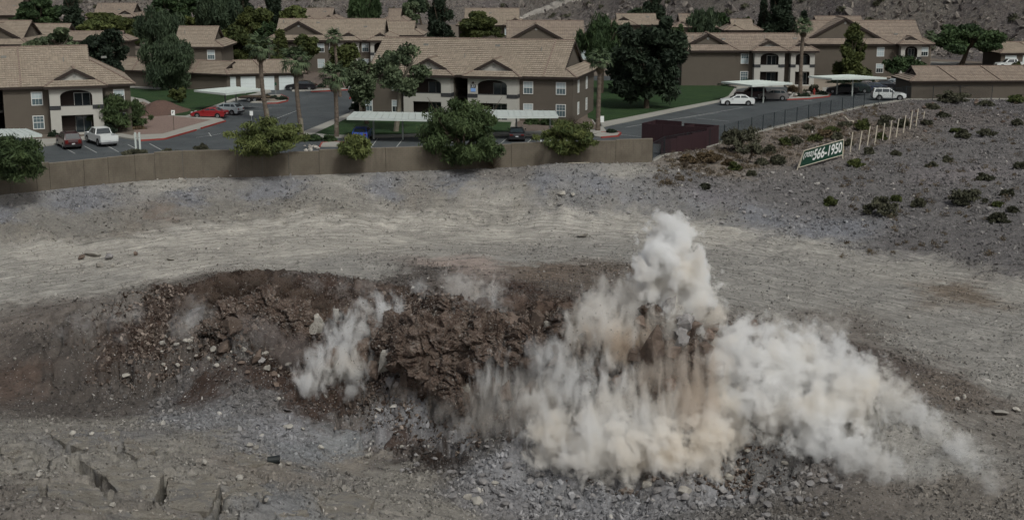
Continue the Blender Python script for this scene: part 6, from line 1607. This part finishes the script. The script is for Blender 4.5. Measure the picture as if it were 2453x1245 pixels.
scatter('slab_stones', q_[:, 0], q_[:, 1], q_[:, 2]+sz_*.15, sz_, np.array([[.12, .105, .09]])*(1-lum)+np.array([[.40, .37, .33]])*lum, 'loose stones lying on the cracked slabs', seed=42)
# dry tufts on the upper slope
C_, R_c = [], []
for i in range(420):
    x_ = rr_x = random.uniform(1570, 2120) if i < 300 else random.uniform(2000, 2450); y_ = random.uniform(-12, 75)+np.interp(x_, [1563, 1700, 1800, 1990, 2170, 2453], [390, 358, 330, 285, 248, 244]) if i < 300 else random.uniform(250, 620)
    g_ = G(x_, y_); w_ = random.uniform(.2, .55); C_.append((g_.x, g_.y, g_.z+w_*.35)); R_c.append((w_, w_, w_*.6))
me = leaf_cloud('dry_tufts', C_, R_c, 22000, .05, 5, M['leaf_dead'], seed=19, updir=.7)
o = link(bpy.data.objects.new('dry_tufts', me)); tag(o, 'dry straw coloured tufts scattered over the upper stony slope', kind='stuff')
# blocks heaved up by the blast
def slab(px, py, wpx, hpx, label, kind='rock_brown', group=None, lean=.25, lift=0.0, dpt=.5, name='heaved_block'):
    g_ = G(px, py); s = scale_at(g_.y, g_.z); w_, h_ = wpx/s, hpx/s
    bm = bmesh.new(); rs = np.random.default_rng(int(px*7+py)); n_ = 20
    d = rs.normal(size=(n_, 3)); d = np.sign(d)*np.abs(d)**.75; d /= np.linalg.norm(d, axis=1)[:, None]; d *= (.72+.45*rs.random((n_, 1)))
    for p in d: bm.verts.new((p[0]*w_*.5, p[1]*w_*dpt, p[2]*h_*.5+.12*w_*p[0]))
    bmesh.ops.convex_hull(bm, input=bm.verts); bmesh.ops.delete(bm, geom=[v for v in bm.verts if not v.link_faces], context='VERTS')
    bmesh.ops.triangulate(bm, faces=bm.faces)
    for it, am in ((0, .16), (1, .09), (2, .045)):
        bmesh.ops.subdivide_edges(bm, edges=[e for e in bm.edges], cuts=1, use_grid_fill=True)
        vv_ = np.array([v.co for v in bm.verts]); nn_ = vnoise(vv_[:, 0]*(2.2*2**it)/max(.3, w_)+px, (vv_[:, 2]*.7+vv_[:, 1])*(2.2*2**it)/max(.3, w_)+py)-.5
        for v_, k_ in zip(bm.verts, nn_): v_.co *= 1+am*k_*2.4
    bmesh.ops.triangulate(bm, faces=bm.faces); bmesh.ops.recalc_face_normals(bm, faces=bm.faces)
    me = bpy.data.meshes.new(name); bm.to_mesh(me); bm.free(); me.materials.append(M[kind])
    o = inst(name, me, None, g_+Vector((0, -.2, h_*.46+lift)), (lean*.6, random.uniform(-lean, lean), random.uniform(-.5, .5))); return tag(o, label, 'rock block', group)
m = mat('mass_rock', (.1, .08, .07), .97, 0, .1); n = N(m); v = n.obj()
a_ = n.noise(1.1, 6, .75, v); b_ = n.noise(6, 6, .8, v); c_ = n.noise(26, 3, .7, v); oi = n.n.new('ShaderNodeObjectInfo')
bs = n.ramp(a_, [(.32, (.045, .032, .026)), (.45, (.125, .088, .070)), (.58, (.20, .155, .128)), (.70, (.31, .27, .24))])
bs = n.mix(n.math('MULTIPLY', n.math('GREATER_THAN', b_, .57), .55), bs, (.24, .205, .18)); bs = n.mix(n.math('MULTIPLY', n.math('LESS_THAN', b_, .43), .7), bs, (.028, .022, .019)); bs = n.mix(n.math('MULTIPLY', n.math('GREATER_THAN', c_, .62), .5), bs, (.33, .30, .27))
n.col(bs); n.bump(n.math('ADD', b_, n.math('MULTIPLY', c_, .4)), 1.0, .16); M['mass_rock'] = m
MASSV = []
def mass(px, py, wpx_, hpx_, label, blk=.75):
    g_ = G(px, py); s_ = scale_at(g_.y, g_.z); w_, h_ = wpx_/s_/2, hpx_/s_/2
    bm = bmesh.new(); bmesh.ops.create_icosphere(bm, subdivisions=6, radius=1)
    co = np.array([v_.co for v_ in bm.verts]); W3 = co*[w_, w_*.75, h_]; ox, oy = px*.37, py*.21
    x_ = W3[:, 0]+W3[:, 1]*.35; y_ = W3[:, 2]+W3[:, 1]*.45
    wx, wy = x_+(vnoise(x_*2+ox, y_*2)-.5)*.5, y_+(vnoise(x_*2+9, y_*2+oy)-.5)*.5
    e1, r1, t1 = cells(wx/blk+ox, wy/(blk*1.4)+oy); e2, r2, t2 = cells(wx/(blk*.36)+ox, wy/(blk*.4)+oy)
    big = fbm(x_*.7+ox, y_*.7+oy, 3)-.5
    d = big*1.1 + (r1-.45)*.60 + t1*.35 - .22*(1-smooth(0, .10, e1)) + (r2-.5)*.17 + t2*.12 - .07*(1-smooth(0, .1, e2)) + (fbm(x_*6, y_*6, 2)-.5)*.12
    W3 = W3 + co*d[:, None]*min(1, (w_+h_)*.42)
    for v_, q in zip(bm.verts, W3): v_.co = q
    bmesh.ops.recalc_face_normals(bm, faces=bm.faces)
    me = bpy.data.meshes.new('rock_mass'); bm.to_mesh(me); bm.free(); me.materials.append(M['mass_rock'])
    o = inst('rock_mass', me, None, g_+Vector((0, .3, h_*.45))); MASSV.append((o.location.copy(), W3)); return tag(o, label, 'rock mass')
for a in [(1050,900,230,215,'huge crumbling brown rock mass at the centre of the heave'),(1175,880,150,180,'great dark rock mass under the row of fangs'),(1270,865,150,150,'broad brown rock mass below the thin splinter'),(950,855,120,140,'dark rock mass behind the tall blue grey slab'),(690,810,170,125,'wide dark rock mass under the dirt plume at left'),(565,790,150,95,'low dark rock mass below the left dirt plume'),(1115,775,150,90,'rounded dusty rock mass behind the row of fangs'),(1440,860,110,90,'brown rock mass beneath the cream crest dust'),(1560,810,80,90,'grey brown rock mass breaking through below the tall puff'),(1650,880,100,110,'streaked rock mass at the centre right of the big cloud'),(862,800,130,80,'dark clod mass between the pointed pale slab and the centre'),(1370,805,110,90,'dark clod mass right of the thin splinter'),(640,745,120,60,'low lumpy crest mass at the left top of the heave'),(1110,965,110,100,'crumbling toe mass below the huge central mass'),(470,800,100,50,'small lumpy mass at the left end of the heave')]: mass(*a)
for a in [
 (815,800,34,74,'pointed pale slab thrown upright beside the first white dust plume','rock_pale'),(755,800,50,54,'round buff block left of the pointed pale slab','rock_pale'),(928,905,42,92,'tall pale blue grey slab standing right of the first dust plume','rock_pale'),
 (700,800,60,44,'brown block under the dirt plume left of the buff block','rock_brown'),(640,740,40,36,'brown block half buried on the dark heave','rock_brown'),(470,790,60,60,'grey block wrapped in thin dust at the left of the heave','rock'),
 (1000,815,60,60,'reddish brown block at the centre of the heave','rock_brown'),(1075,800,70,62,'broad dusty block behind the reddish one','rock_brown'),(1165,800,52,74,'reddish block with pale top, left one of the row of fangs','rock_brown'),(1225,815,80,84,'largest reddish block with pale crest in the row of fangs','rock_brown'),(1285,800,44,70,'narrow brown block right of the largest reddish one','rock_brown'),(1312,815,20,64,'thin upright splinter at the right end of the fangs','rock_pale'),
 (1345,800,50,44,'dark block right of the thin splinter','rock_brown'),(1050,900,110,120,'great crumbling brown mass below the row of fangs','rock_brown'),(1130,930,80,110,'dark block between crumbling mass and the fringed dust plume','rock_brown'),(980,930,60,80,'dark block at the toe of the heave left of the crumbling mass','rock_brown'),
 (1215,970,48,70,'hanging blade shaped brown block under the fringed dust plume','rock_brown'),(1405,945,26,26,'pale angular rock flying clear in the white dust','rock_pale'),(1600,770,40,80,'jagged grey peak breaking through the top of the dust','rock'),(1640,800,50,60,'second jagged grey peak right of the first','rock'),
 (1560,880,70,120,'dark shaded block streaming with dust at the centre of the big cloud','rock_brown'),(1700,800,60,30,'dark block on the right shoulder of the heave','rock_brown'),(1760,812,60,24,'low dark block at the end of the right shoulder','rock_brown'),(1800,950,50,34,'brown block looking through the right dust cloud','rock_brown'),(1645,1030,34,24,'small dark block in the dust above the toe','rock_brown'),(1280,870,80,44,'brown ledge block right of the crumbling mass','rock_brown'),(1230,840,60,40,'brown block wedged below the fangs','rock_brown'),(560,800,50,50,'dark crusted block under the dirt plume','rock_brown'),(870,860,60,60,'dark block behind the first white dust plume','rock_brown'),(1110,960,40,60,'buff block low in the heave at centre','rock_pale'),(900,790,46,40,'brown block above the first white dust plume','rock_brown')]:
    slab(*a)
_slabn = 0
for i in range(80):
    t = rr_.random(); x_, y_ = 440+t*1380, 775+80*math.sin(t*2.4)+rr_.uniform(-75, 100); w_ = rr_.uniform(18, 52)
    lb_ = 'jagged brown block' if i % 5 else 'jagged pale block'
    o_ = slab(x_, y_, w_, w_*rr_.uniform(.6, 1.5), lb_, 'rock_brown' if i % 5 else 'rock', 'jagged blocks heaved out of the blasted face', .5); NEAR.append((lb_, x_, y_, o_))
many(70, lambda: (lambda t: (420+t*1350, 800+70*math.sin(t*2.6)+rr_.uniform(-85, 95)))(rr_.random()), (10, 30), 'tumbling brown block', 'rock_brown', 'tumbling brown blocks', name='tumbling_block')
# airborne fragments and thrown dirt
def fragments(name, n_, spots, size, cols, label, seed):
    r = np.random.default_rng(seed); X_, Y_, Z_ = [], [], []
    for (px, py, rx, rz_, hgt) in spots:
        g_ = G(px, py); m_ = n_//len(spots); s = scale_at(g_.y, g_.z)
        d = r.normal(size=(m_, 3))*.5
        X_.append(g_.x+d[:, 0]*rx/s); Y_.append(g_.y+d[:, 1]*rx/s*.5); Z_.append(g_.z+hgt/s+d[:, 2]*rz_/s)
    X_, Y_, Z_ = map(np.concatenate, (X_, Y_, Z_)); zt = hq(X_, Y_); Z_ = np.maximum(Z_, zt+.02)
    n_ = len(X_); t = r.random((n_, 1)); col = np.array([cols[0]])*(1-t)+np.array([cols[1]])*t
    return scatter(name, X_, Y_, Z_, size*(.4+1.2*r.random(n_)**2), col, label, seed=seed)
fragments('thrown_dirt', 22000, [(470,730,90,26,14),(530,700,90,34,18),(580,690,90,36,20),(640,700,90,30,16),(700,720,80,30,16),(760,730,80,26,12),(600,760,150,50,30),(520,780,120,50,20),(680,800,110,60,30),(740,850,90,60,20),(850,720,120,20,8),(1230,730,90,26,10),(1330,735,70,22,8)], .07, ((.03, .02, .016), (.09, .06, .045)), 'dark dirt thrown up over the left part of the heave', 21)
fragments('thrown_debris', 9000, [(640,720,150,50,20),(600,800,170,60,20),(1050,850,130,90,30),(1150,900,130,90,30),(1250,850,150,70,30),(900,900,100,70,20),(1500,900,200,120,40),(1000,780,150,50,20)], .085, ((.10, .08, .066), (.36, .33, .30)), 'stone fragments flying over the blast', 22)

# broken clods and chips lying on the heave
r = np.random.default_rng(33); n3 = 42000
cx_ = np.array([c[0] for c in CREST]); cy_ = np.array([c[1] for c in CREST]); t_ = r.random(n3)*(len(cx_)-1); i_ = t_.astype(int); f_ = t_-i_
xx = cx_[i_]*(1-f_)+cx_[i_+1]*f_ + r.normal(size=n3)*1.5; yy = cy_[i_]*(1-f_)+cy_[i_+1]*f_ + np.clip(r.normal(size=n3), -1.7, 2)*2.4 - .3
size = .07+.12*r.random(n3)+.38*r.random(n3)**7; lum = r.random(n3)[:, None]**2.2
scatter('broken_clods', xx, yy, hq(xx, yy)+size*.2, size, np.array([[.040, .028, .022]])*(1-lum)+np.array([[.29, .24, .205]])*lum, 'broken clods and chips covering the blasted heave', seed=34)
P3 = []
for lo_, w3_ in MASSV:
    k_ = r.integers(0, len(w3_), 800); P3.append(w3_[k_]*1.01+np.array(lo_))
P3 = np.concatenate(P3); n4 = len(P3); lum = r.random(n4)[:, None]**2
scatter('clinging_stones', P3[:, 0], P3[:, 1], P3[:, 2], .06+.2*r.random(n4)**3, np.array([[.05, .04, .034]])*(1-lum)+np.array([[.34, .31, .28]])*lum, 'loose stones riding on the heaved rock masses', seed=35)

# black bucket
g_ = G(656, 1110); s = scale_at(g_.y, g_.z); k_ = 30/s
bk_ = empty('black_bucket', g_+Vector((0, 0, k_*.33)), R(12)); tag(bk_, 'black plastic bucket lying on its side on the rock ledge', 'bucket')
q = MB(); ns = 20
def ringp(x_, r_): return [(x_, math.cos(2*math.pi*i/ns)*r_, math.sin(2*math.pi*i/ns)*r_) for i in range(ns)]
R0 = k_*.36
rings = [ringp(-k_*.5, R0*.82), ringp(k_*.5, R0), ringp(k_*.5, R0*.93), ringp(-k_*.44, R0*.76)]
vs = [p for a_ in rings for p in a_]; fs = [tuple(range(ns)), tuple(range(4*ns-1, 3*ns-1, -1))]
for a_ in range(3): fs += [(a_*ns+i, a_*ns+(i+1) % ns, (a_+1)*ns+(i+1) % ns, (a_+1)*ns+i) for i in range(ns)]
q.add(vs, fs); q.build('body', mat('bucket_black', (.018, .022, .022), .4), bk_, smooth=False)
q = MB(); q.tube((k_*.40, 0, 0), (k_*.46, 0, 0), R0*1.07, R0*1.07, ns, False); q.tube((k_*.3, 0, 0), (k_*.34, 0, 0), R0*1.04, R0*1.04, ns, False); q.build('rim', M['plastic'], bk_)
q = MB(); hp_ = [Vector((k_*.43, math.cos(t)*R0*1.1, math.sin(t)*R0*1.1)) + Vector((math.sin(t)*k_*.35, 0, 0)) for t in np.linspace(0, math.pi, 10)]; q.path(hp_, [.006]*10, 5); q.build('handle', M['rim'], bk_)
# planks lying by the wall
for a_, b_, lb in [((1362,392),(1428,390),'pale board lying on the ground at the wall foot near its right end')]:
    p0, p1 = G(*a_), G(*b_); q = MB(); q.beam(Vector((0, 0, .05)), p1-p0+Vector((0, 0, .05)), .2, .05); o = q.build('board', M['stake']); o.location = p0; tag(o, lb, 'board')
# hose / pipe on the slope
p_ = [G(a, b)+Vector((0, 0, .08)) for a, b in [(2008,277),(2020,279),(2027,285),(2032,291),(2045,293)]]
q = MB(); q.path([v_-p_[0] for v_ in p_], [.11]*5, 7); o = q.build('drain_pipe', M['stake']); o.location = p_[0]; tag(o, 'bent pale cloth strip lying on the slope below the fence', 'cloth strip')
# bottles and bits: white rocks bed behind the wall
for i in range(16):
    c = P(727+random.random()*36, 352+random.random()*12, 0); o = inst('white_rock', random.choice(RM['rock_pale']), None, c+Vector((0, 0, .15)), (0, 0, random.random()*6), (random.uniform(.3, .6),)*3); tag(o, 'whitish landscape rock in the heap behind the wall by the red kerb', 'rock', 'white landscape rocks')
for i, (x_, y_) in enumerate([(1892,228),(1905,232),(1936,226)]):
    c = P(x_, y_, .15); o = inst('white_boulder', random.choice(RM['rock_pale']), None, c+Vector((0, 0, .25)), (0, 0, i), (.8,)*3); tag(o, ['pale boulder at the left end of the palm island', 'pale boulder left of the island palm trunk', 'pale boulder right of the island palm trunk'][i], 'boulder')

# ================================================================== BLAST DUST (real volumes)
def dust(name, label, balls, col, dens, streak=0.0, nscale=.9, soft=.30, namp=1.7, an=.33, vox=.22, group=None):
    """balls: (px, py, radius_px, lift_px, toward) - spheres above the ground point seen at (px, py) ; the cloud is their union eaten by noise"""
    B = []
    for b_ in balls:
        px, py, rp = b_[:3]; yo = b_[3] if len(b_) > 3 else 0; sz = b_[4] if len(b_) > 4 else 1.0
        g_ = G(px, min(py+rp*.55+yo, 1240)); s = scale_at(g_.y, g_.z+1)
        c = PY(px, py, g_.y - .1); B.append((c, 1.62*rp/scale_at(c.y, c.z), sz))
    o0 = sum((b[0] for b in B), Vector())/len(B)
    bm = bmesh.new()
    for c, r_, sz in B:
        mtx = Matrix.Translation(c-o0) @ Matrix.Diagonal((r_*1.12+.1, r_*1.12+.1, (r_*1.12)*sz+.1, 1)); bmesh.ops.create_icosphere(bm, subdivisions=3, radius=1, matrix=mtx)
    me = bpy.data.meshes.new(name); bm.to_mesh(me); bm.free()
    o = link(bpy.data.objects.new(name, me)); o.location = o0
    md = o.modifiers.new('r', 'REMESH'); md.mode = 'VOXEL'; md.voxel_size = vox
    bpy.context.view_layer.update(); dg = bpy.context.evaluated_depsgraph_get()
    me2 = bpy.data.meshes.new_from_object(o.evaluated_get(dg)); o.modifiers.clear(); o.data = me2; bpy.data.meshes.remove(me)
    m_ = bpy.data.materials.new(name); m_.use_nodes = True; t = m_.node_tree; t.nodes.clear()
    class Q(N):
        def __init__(s, tt): s.t = tt; s.n = tt.nodes
    n_ = Q(t); out = n_.n.new('ShaderNodeOutputMaterial'); vol = n_.n.new('ShaderNodeVolumePrincipled'); t.links.new(vol.outputs[0], out.inputs['Volume'])
    tc = n_.obj(); f = None
    for c, r_, sz in B:
        mp_ = n_.n.new('ShaderNodeVectorMath'); mp_.operation = 'SUBTRACT'; n_.l(tc, mp_.inputs[0]); mp_.inputs[1].default_value = c-o0
        m3 = n_.n.new('ShaderNodeVectorMath'); m3.operation = 'MULTIPLY'; n_.l(mp_.outputs[0], m3.inputs[0]); m3.inputs[1].default_value = (1/r_, 1/r_, 1/(r_*sz))
        ln = n_.n.new('ShaderNodeVectorMath'); ln.operation = 'LENGTH'; n_.l(m3.outputs[0], ln.inputs[0])
        v_ = n_.math('SUBTRACT', 1.0, ln.outputs['Value'])
        if f is None: f = v_
        else: f = n_.math('SMOOTH_MAX', f, v_, .25)
    sc_ = n_.n.new('ShaderNodeMapping'); sc_.inputs['Scale'].default_value = (1, 1, 1-.82*streak); n_.l(tc, sc_.inputs[0])
    wp = n_.n.new('ShaderNodeVectorMath'); wp.operation = 'MULTIPLY_ADD'; n_.l(n_.noise(nscale*.6, 2, .5, sc_.outputs[0], 1), wp.inputs[0]); wp.inputs[1].default_value = (1.1, 1.1, 1.1); n_.l(sc_.outputs[0], wp.inputs[2])
    nz = n_.noise(nscale, 6, .60, wp.outputs[0])
    d_ = n_.math('MULTIPLY_ADD', n_.math('SUBTRACT', nz, .5), namp*1.45, f)
    d_ = n_.math('SUBTRACT', d_, an)
    x_ = n_.n.new('ShaderNodeMapRange'); x_.interpolation_type = 'SMOOTHSTEP'; x_.inputs['From Min'].default_value = 0; x_.inputs['From Max'].default_value = soft; x_.inputs['To Max'].default_value = dens; n_.l(d_, x_.inputs['Value'])
    n_.l(x_.outputs[0], vol.inputs['Density'])
    vol.inputs['Color'].default_value = (*col, 1); vol.inputs['Anisotropy'].default_value = .0
    t_ = n_.noise(.35, 3, .6, tc); cc_ = n_.mix(n_.math('MULTIPLY', n_.math('MAXIMUM', n_.math('SUBTRACT', t_, .45), 0), 4.5), col, (col[0]*.98, col[1]*.95, col[2]*.905)); n_.l(cc_, vol.inputs['Color'])
    try: m_.cycles.volume_step_rate = .4
    except Exception: pass
    o.data.materials.clear(); o.data.materials.append(m_)
    tag(o, label, 'dust cloud', group); return o
WHT = (.992, .994, .992); BEI = (.984, .966, .935); GRD = (.93, .90, .87)
dust('dust_column', 'tall white puff of dust rising above the top of the blast', [(1608,572,50,120),(1602,630,68,70),(1655,640,44,60),(1590,690,66,10),(1650,710,58,0),(1560,650,40,50)], WHT, 3.2, nscale=.9, vox=.25, soft=.16)
dust('dust_crest', 'cream dust rolling over the crest just below the tall puff', [(1440,745,60),(1520,735,66),(1590,760,50),(1400,800,50),(1700,770,44),(1470,800,60)], BEI, 1.0, .5, nscale=1.2, namp=2.1)
dust('dust_curtain', 'wide curtain of white dust streaming down the middle of the blast', [(1335,880,58),(1320,960,62),(1390,930,62),(1450,880,52),(1480,970,74),(1560,1010,70),(1430,1040,76),(1330,1040,58)], WHT, 1.15, .66, nscale=1.35, namp=2.3, soft=.4)
dust('dust_billow', 'beige billowing dust along the foot of the blast face', [(1340,1060,62),(1420,1080,64),(1510,1085,72),(1590,1080,66),(1680,1060,62),(1690,1115,36),(1740,1050,36)], BEI, 2.6, nscale=1.1, namp=1.9, soft=.26)
dust('dust_flank', 'thick white dust bank spreading over the right flank', [(1760,860,78),(1850,890,84),(1940,900,84),(1830,960,80),(1930,990,92),(2020,950,80),(1740,960,50),(1960,1040,60),(2000,1070,44)], WHT, 2.1, nscale=1.0, namp=2.2, soft=.32)
dust('dust_tongue', 'yellowish dust tongue above the right dust bank', [(1860,800,44),(1920,810,44),(1980,800,32),(1800,800,30),(2010,780,22)], BEI, 1.0, nscale=1.2, namp=2.1, soft=.5)
dust('dust_tail', 'thin dust trail stretching down the slope to the lower right', [(2080,930,52),(2140,960,46),(2190,990,36),(2240,1030,32),(2290,1070,30),(2050,1090,50),(2120,1120,34)], WHT, .9, nscale=2.0, namp=2.3, an=.22, soft=.35)
dust('dust_plume', 'grey white dust plume in the left half between two pale slabs', [(925,745,36),(885,765,44),(850,810,54),(815,855,54),(775,885,46),(850,890,40),(838,935,24),(738,912,34)], WHT, 1.9, .5, nscale=1.5, namp=2.2, soft=.5)
dust('dust_fringe', 'small domed white dust plume with a fringe of falling streaks', [(1195,885,50),(1190,920,50),(1225,940,40)], WHT, 1.0, .88, nscale=2.2, namp=2.2, soft=.4)
dust('dust_veil', 'brownish dust veil hanging right of the domed plume', [(1100,970,52),(1170,1000,52),(1250,990,60),(1260,920,46),(1130,1010,40)], GRD, .4, .8, nscale=1.6, namp=2.2, soft=.5)
dust('dust_streaks', 'dark dusty streaks falling down the centre of the big cloud', [(1620,880,64),(1680,880,64),(1640,960,66),(1560,900,50),(1700,960,50)], (.80, .73, .66), 1.0, .88, nscale=1.6, namp=2.2, soft=.5)
dust('dust_wisp', 'grey puff left of centre behind the heave', [(1005,690,24),(1020,705,20)], WHT, .6, nscale=2.4, vox=.15, soft=.5)
dust('dust_wisp', 'brown grey smoke dome above the centre of the heave', [(1090,690,38),(1130,700,38),(1180,705,34)], GRD, .9, nscale=2.0, vox=.15, namp=2.2, soft=.5)
dust('dust_wisp', 'white film of dust lying across the centre of the heave', [(1120,745,36),(1170,740,40),(1200,755,32),(1080,750,24)], WHT, .6, nscale=2.4, vox=.15, namp=2.4, soft=.5)
dust('dust_wisp', 'grey dust puff around the pale block at the left', [(470,760,44),(440,790,34),(500,770,30)], (.96, .94, .92), .4, nscale=2.4, namp=2.2, soft=.5, vox=.15)
dust('dust_wisp', 'row of low pale puffs trailing off to the left of the heave', [(330,755,26),(270,772,26),(210,785,28),(150,800,20),(290,805,20),(180,770,18)], (.97, .96, .95), .3, nscale=2.6, namp=2.6, soft=.6, vox=.15)
dust('dust_wisp', 'pinkish puffs lying on the dark heave top', [(750,690,30),(820,700,30),(880,690,28),(700,660,20)], (.96, .93, .91), .25, nscale=2.6, namp=2.6, soft=.6, vox=.15)


dust('dirt_plume', 'dark brown dirt plume boiling along the left crest of the heave', [(450,735,22),(500,708,28),(550,688,30),(610,680,30),(670,692,28),(720,712,24),(770,725,18)], (.30, .24, .20), 2.6, nscale=1.9, vox=.15, namp=2.0, soft=.3)
dust('dirt_plume', 'reddish brown dirt plume behind the row of fangs', [(1240,728,22),(1300,736,22),(1360,742,20),(1210,722,18)], (.40, .31, .26), 1.8, nscale=1.9, vox=.15, namp=2.0, soft=.3)
dust('dirt_plume', 'brown dirt hanging beneath the cream crest dust', [(1420,815,42),(1480,820,46),(1540,815,38)], (.74, .66, .58), 1.6, .85, nscale=1.5, namp=1.8, soft=.3)
dust('dirt_plume', 'dark purple brown haze over the rubble left of the first white plume', [(640,810,44),(700,840,48),(750,850,36),(590,790,34)], (.50, .45, .43), .45, .5, nscale=1.6, namp=1.8, soft=.4)
dust('dirt_plume', 'brown dirt falling over the crumbling mass at the centre', [(1020,890,40),(1070,930,44),(1120,950,40),(980,930,30)], (.60, .52, .45), .7, .8, nscale=1.8, namp=2.0, soft=.4)

# one label for each of the many blocks: its kind and where it lies against things one can find
LM2 = [('the black bucket', 656, 1105), ('the tall blue grey slab', 928, 905), ('the huge central mass', 1050, 905), ('the biggest pale block', 1640, 1185), ('the first dust plume', 840, 870), ('the lone tan boulder', 1397, 568),
 ('the left dirt plume', 560, 690), ('the long dark crack', 290, 1190), ('the domed dust plume', 1195, 900), ('the end of the wall', 1563, 388), ('the biggest mesquite', 1112, 400), ('the squat pale boulder', 430, 424), ('the left picture edge', 0, 800),
 ('the row of fangs', 1225, 800), ('the tall dust puff', 1608, 620), ('the right dust bank', 1850, 920), ('the paired foreground blocks', 1145, 1200), ('the right garage row', 2300, 235), ('the stake row', 2120, 320), ('the long buff stone', 690, 1026),
 ('the ledge wedge crack', 290, 1080), ('the right picture edge', 2453, 300), ('the two bank blocks', 1358, 470), ('the cream crest dust', 1480, 760), ('the round buff block', 755, 800), ('the grey wrapped block', 470, 790), ('the leftmost wall panel', 60, 465), ('the tumbleweed', 1180, 404), ('the dust billow toe', 1500, 1100), ('the fallen board', 1395, 392), ('the beige dust veil', 1170, 1000), ('the left rubble patch', 230, 625), ('the wall below the bucket sign', 800, 420)]
LM2 = LM2[:-1]+[('the bright shrub on the wall', 848, 412)]
ORD2 = ['nearest', 'second nearest', 'third nearest', 'fourth nearest', 'fifth nearest', 'sixth nearest', 'seventh nearest', 'eighth nearest', 'ninth nearest', 'tenth nearest', 'eleventh nearest', 'twelfth nearest']+[w_+' nearest' for w_ in ('thirteenth', 'fourteenth', 'fifteenth', 'sixteenth', 'seventeenth', 'eighteenth', 'nineteenth', 'twentieth', 'last')]
rows = []
for lb_, x_, y_, o_ in NEAR:
    l_ = min(LM2, key=lambda q: (q[1]-x_)**2+(q[2]-y_)**2); dx, dy = x_-l_[1], y_-l_[2]
    rows.append((lb_, l_[0], ('right of' if dx > 0 else 'left of') if abs(dx) > abs(dy) else ('below' if dy > 0 else 'above'), dx*dx+dy*dy, o_))
rows.sort(key=lambda q: (q[0], q[1], q[2], q[3])); cnt = {}
for lb_, l_, dr, _d, o_ in rows:
    k_ = cnt.get((lb_, l_, dr), 0); cnt[(lb_, l_, dr)] = k_+1
    o_['label'] = '%s %s %s, %s' % (lb_, dr, l_, ORD2[min(k_, 20)])

dust('dust_tail', 'faint last wisp of the dust trail near the lower right corner', [(2310,1090,34),(2345,1125,30),(2380,1160,26)], WHT, .45, nscale=1.8, namp=2.6, an=.2, soft=.6)
dust('dust_tail', 'faint dusty veil on the ground below the right dust bank', [(2150,1120,44),(2220,1120,40),(2080,1100,44)], WHT, .25, nscale=1.4, namp=2.2, an=.2, soft=.7)
dust('dust_billow', 'tan dust joining the central curtain to the right dust bank', [(1705,850,40),(1725,920,50),(1710,985,50),(1760,1010,44)], BEI, 1.5, .3, nscale=1.1, namp=2.0, soft=.4)
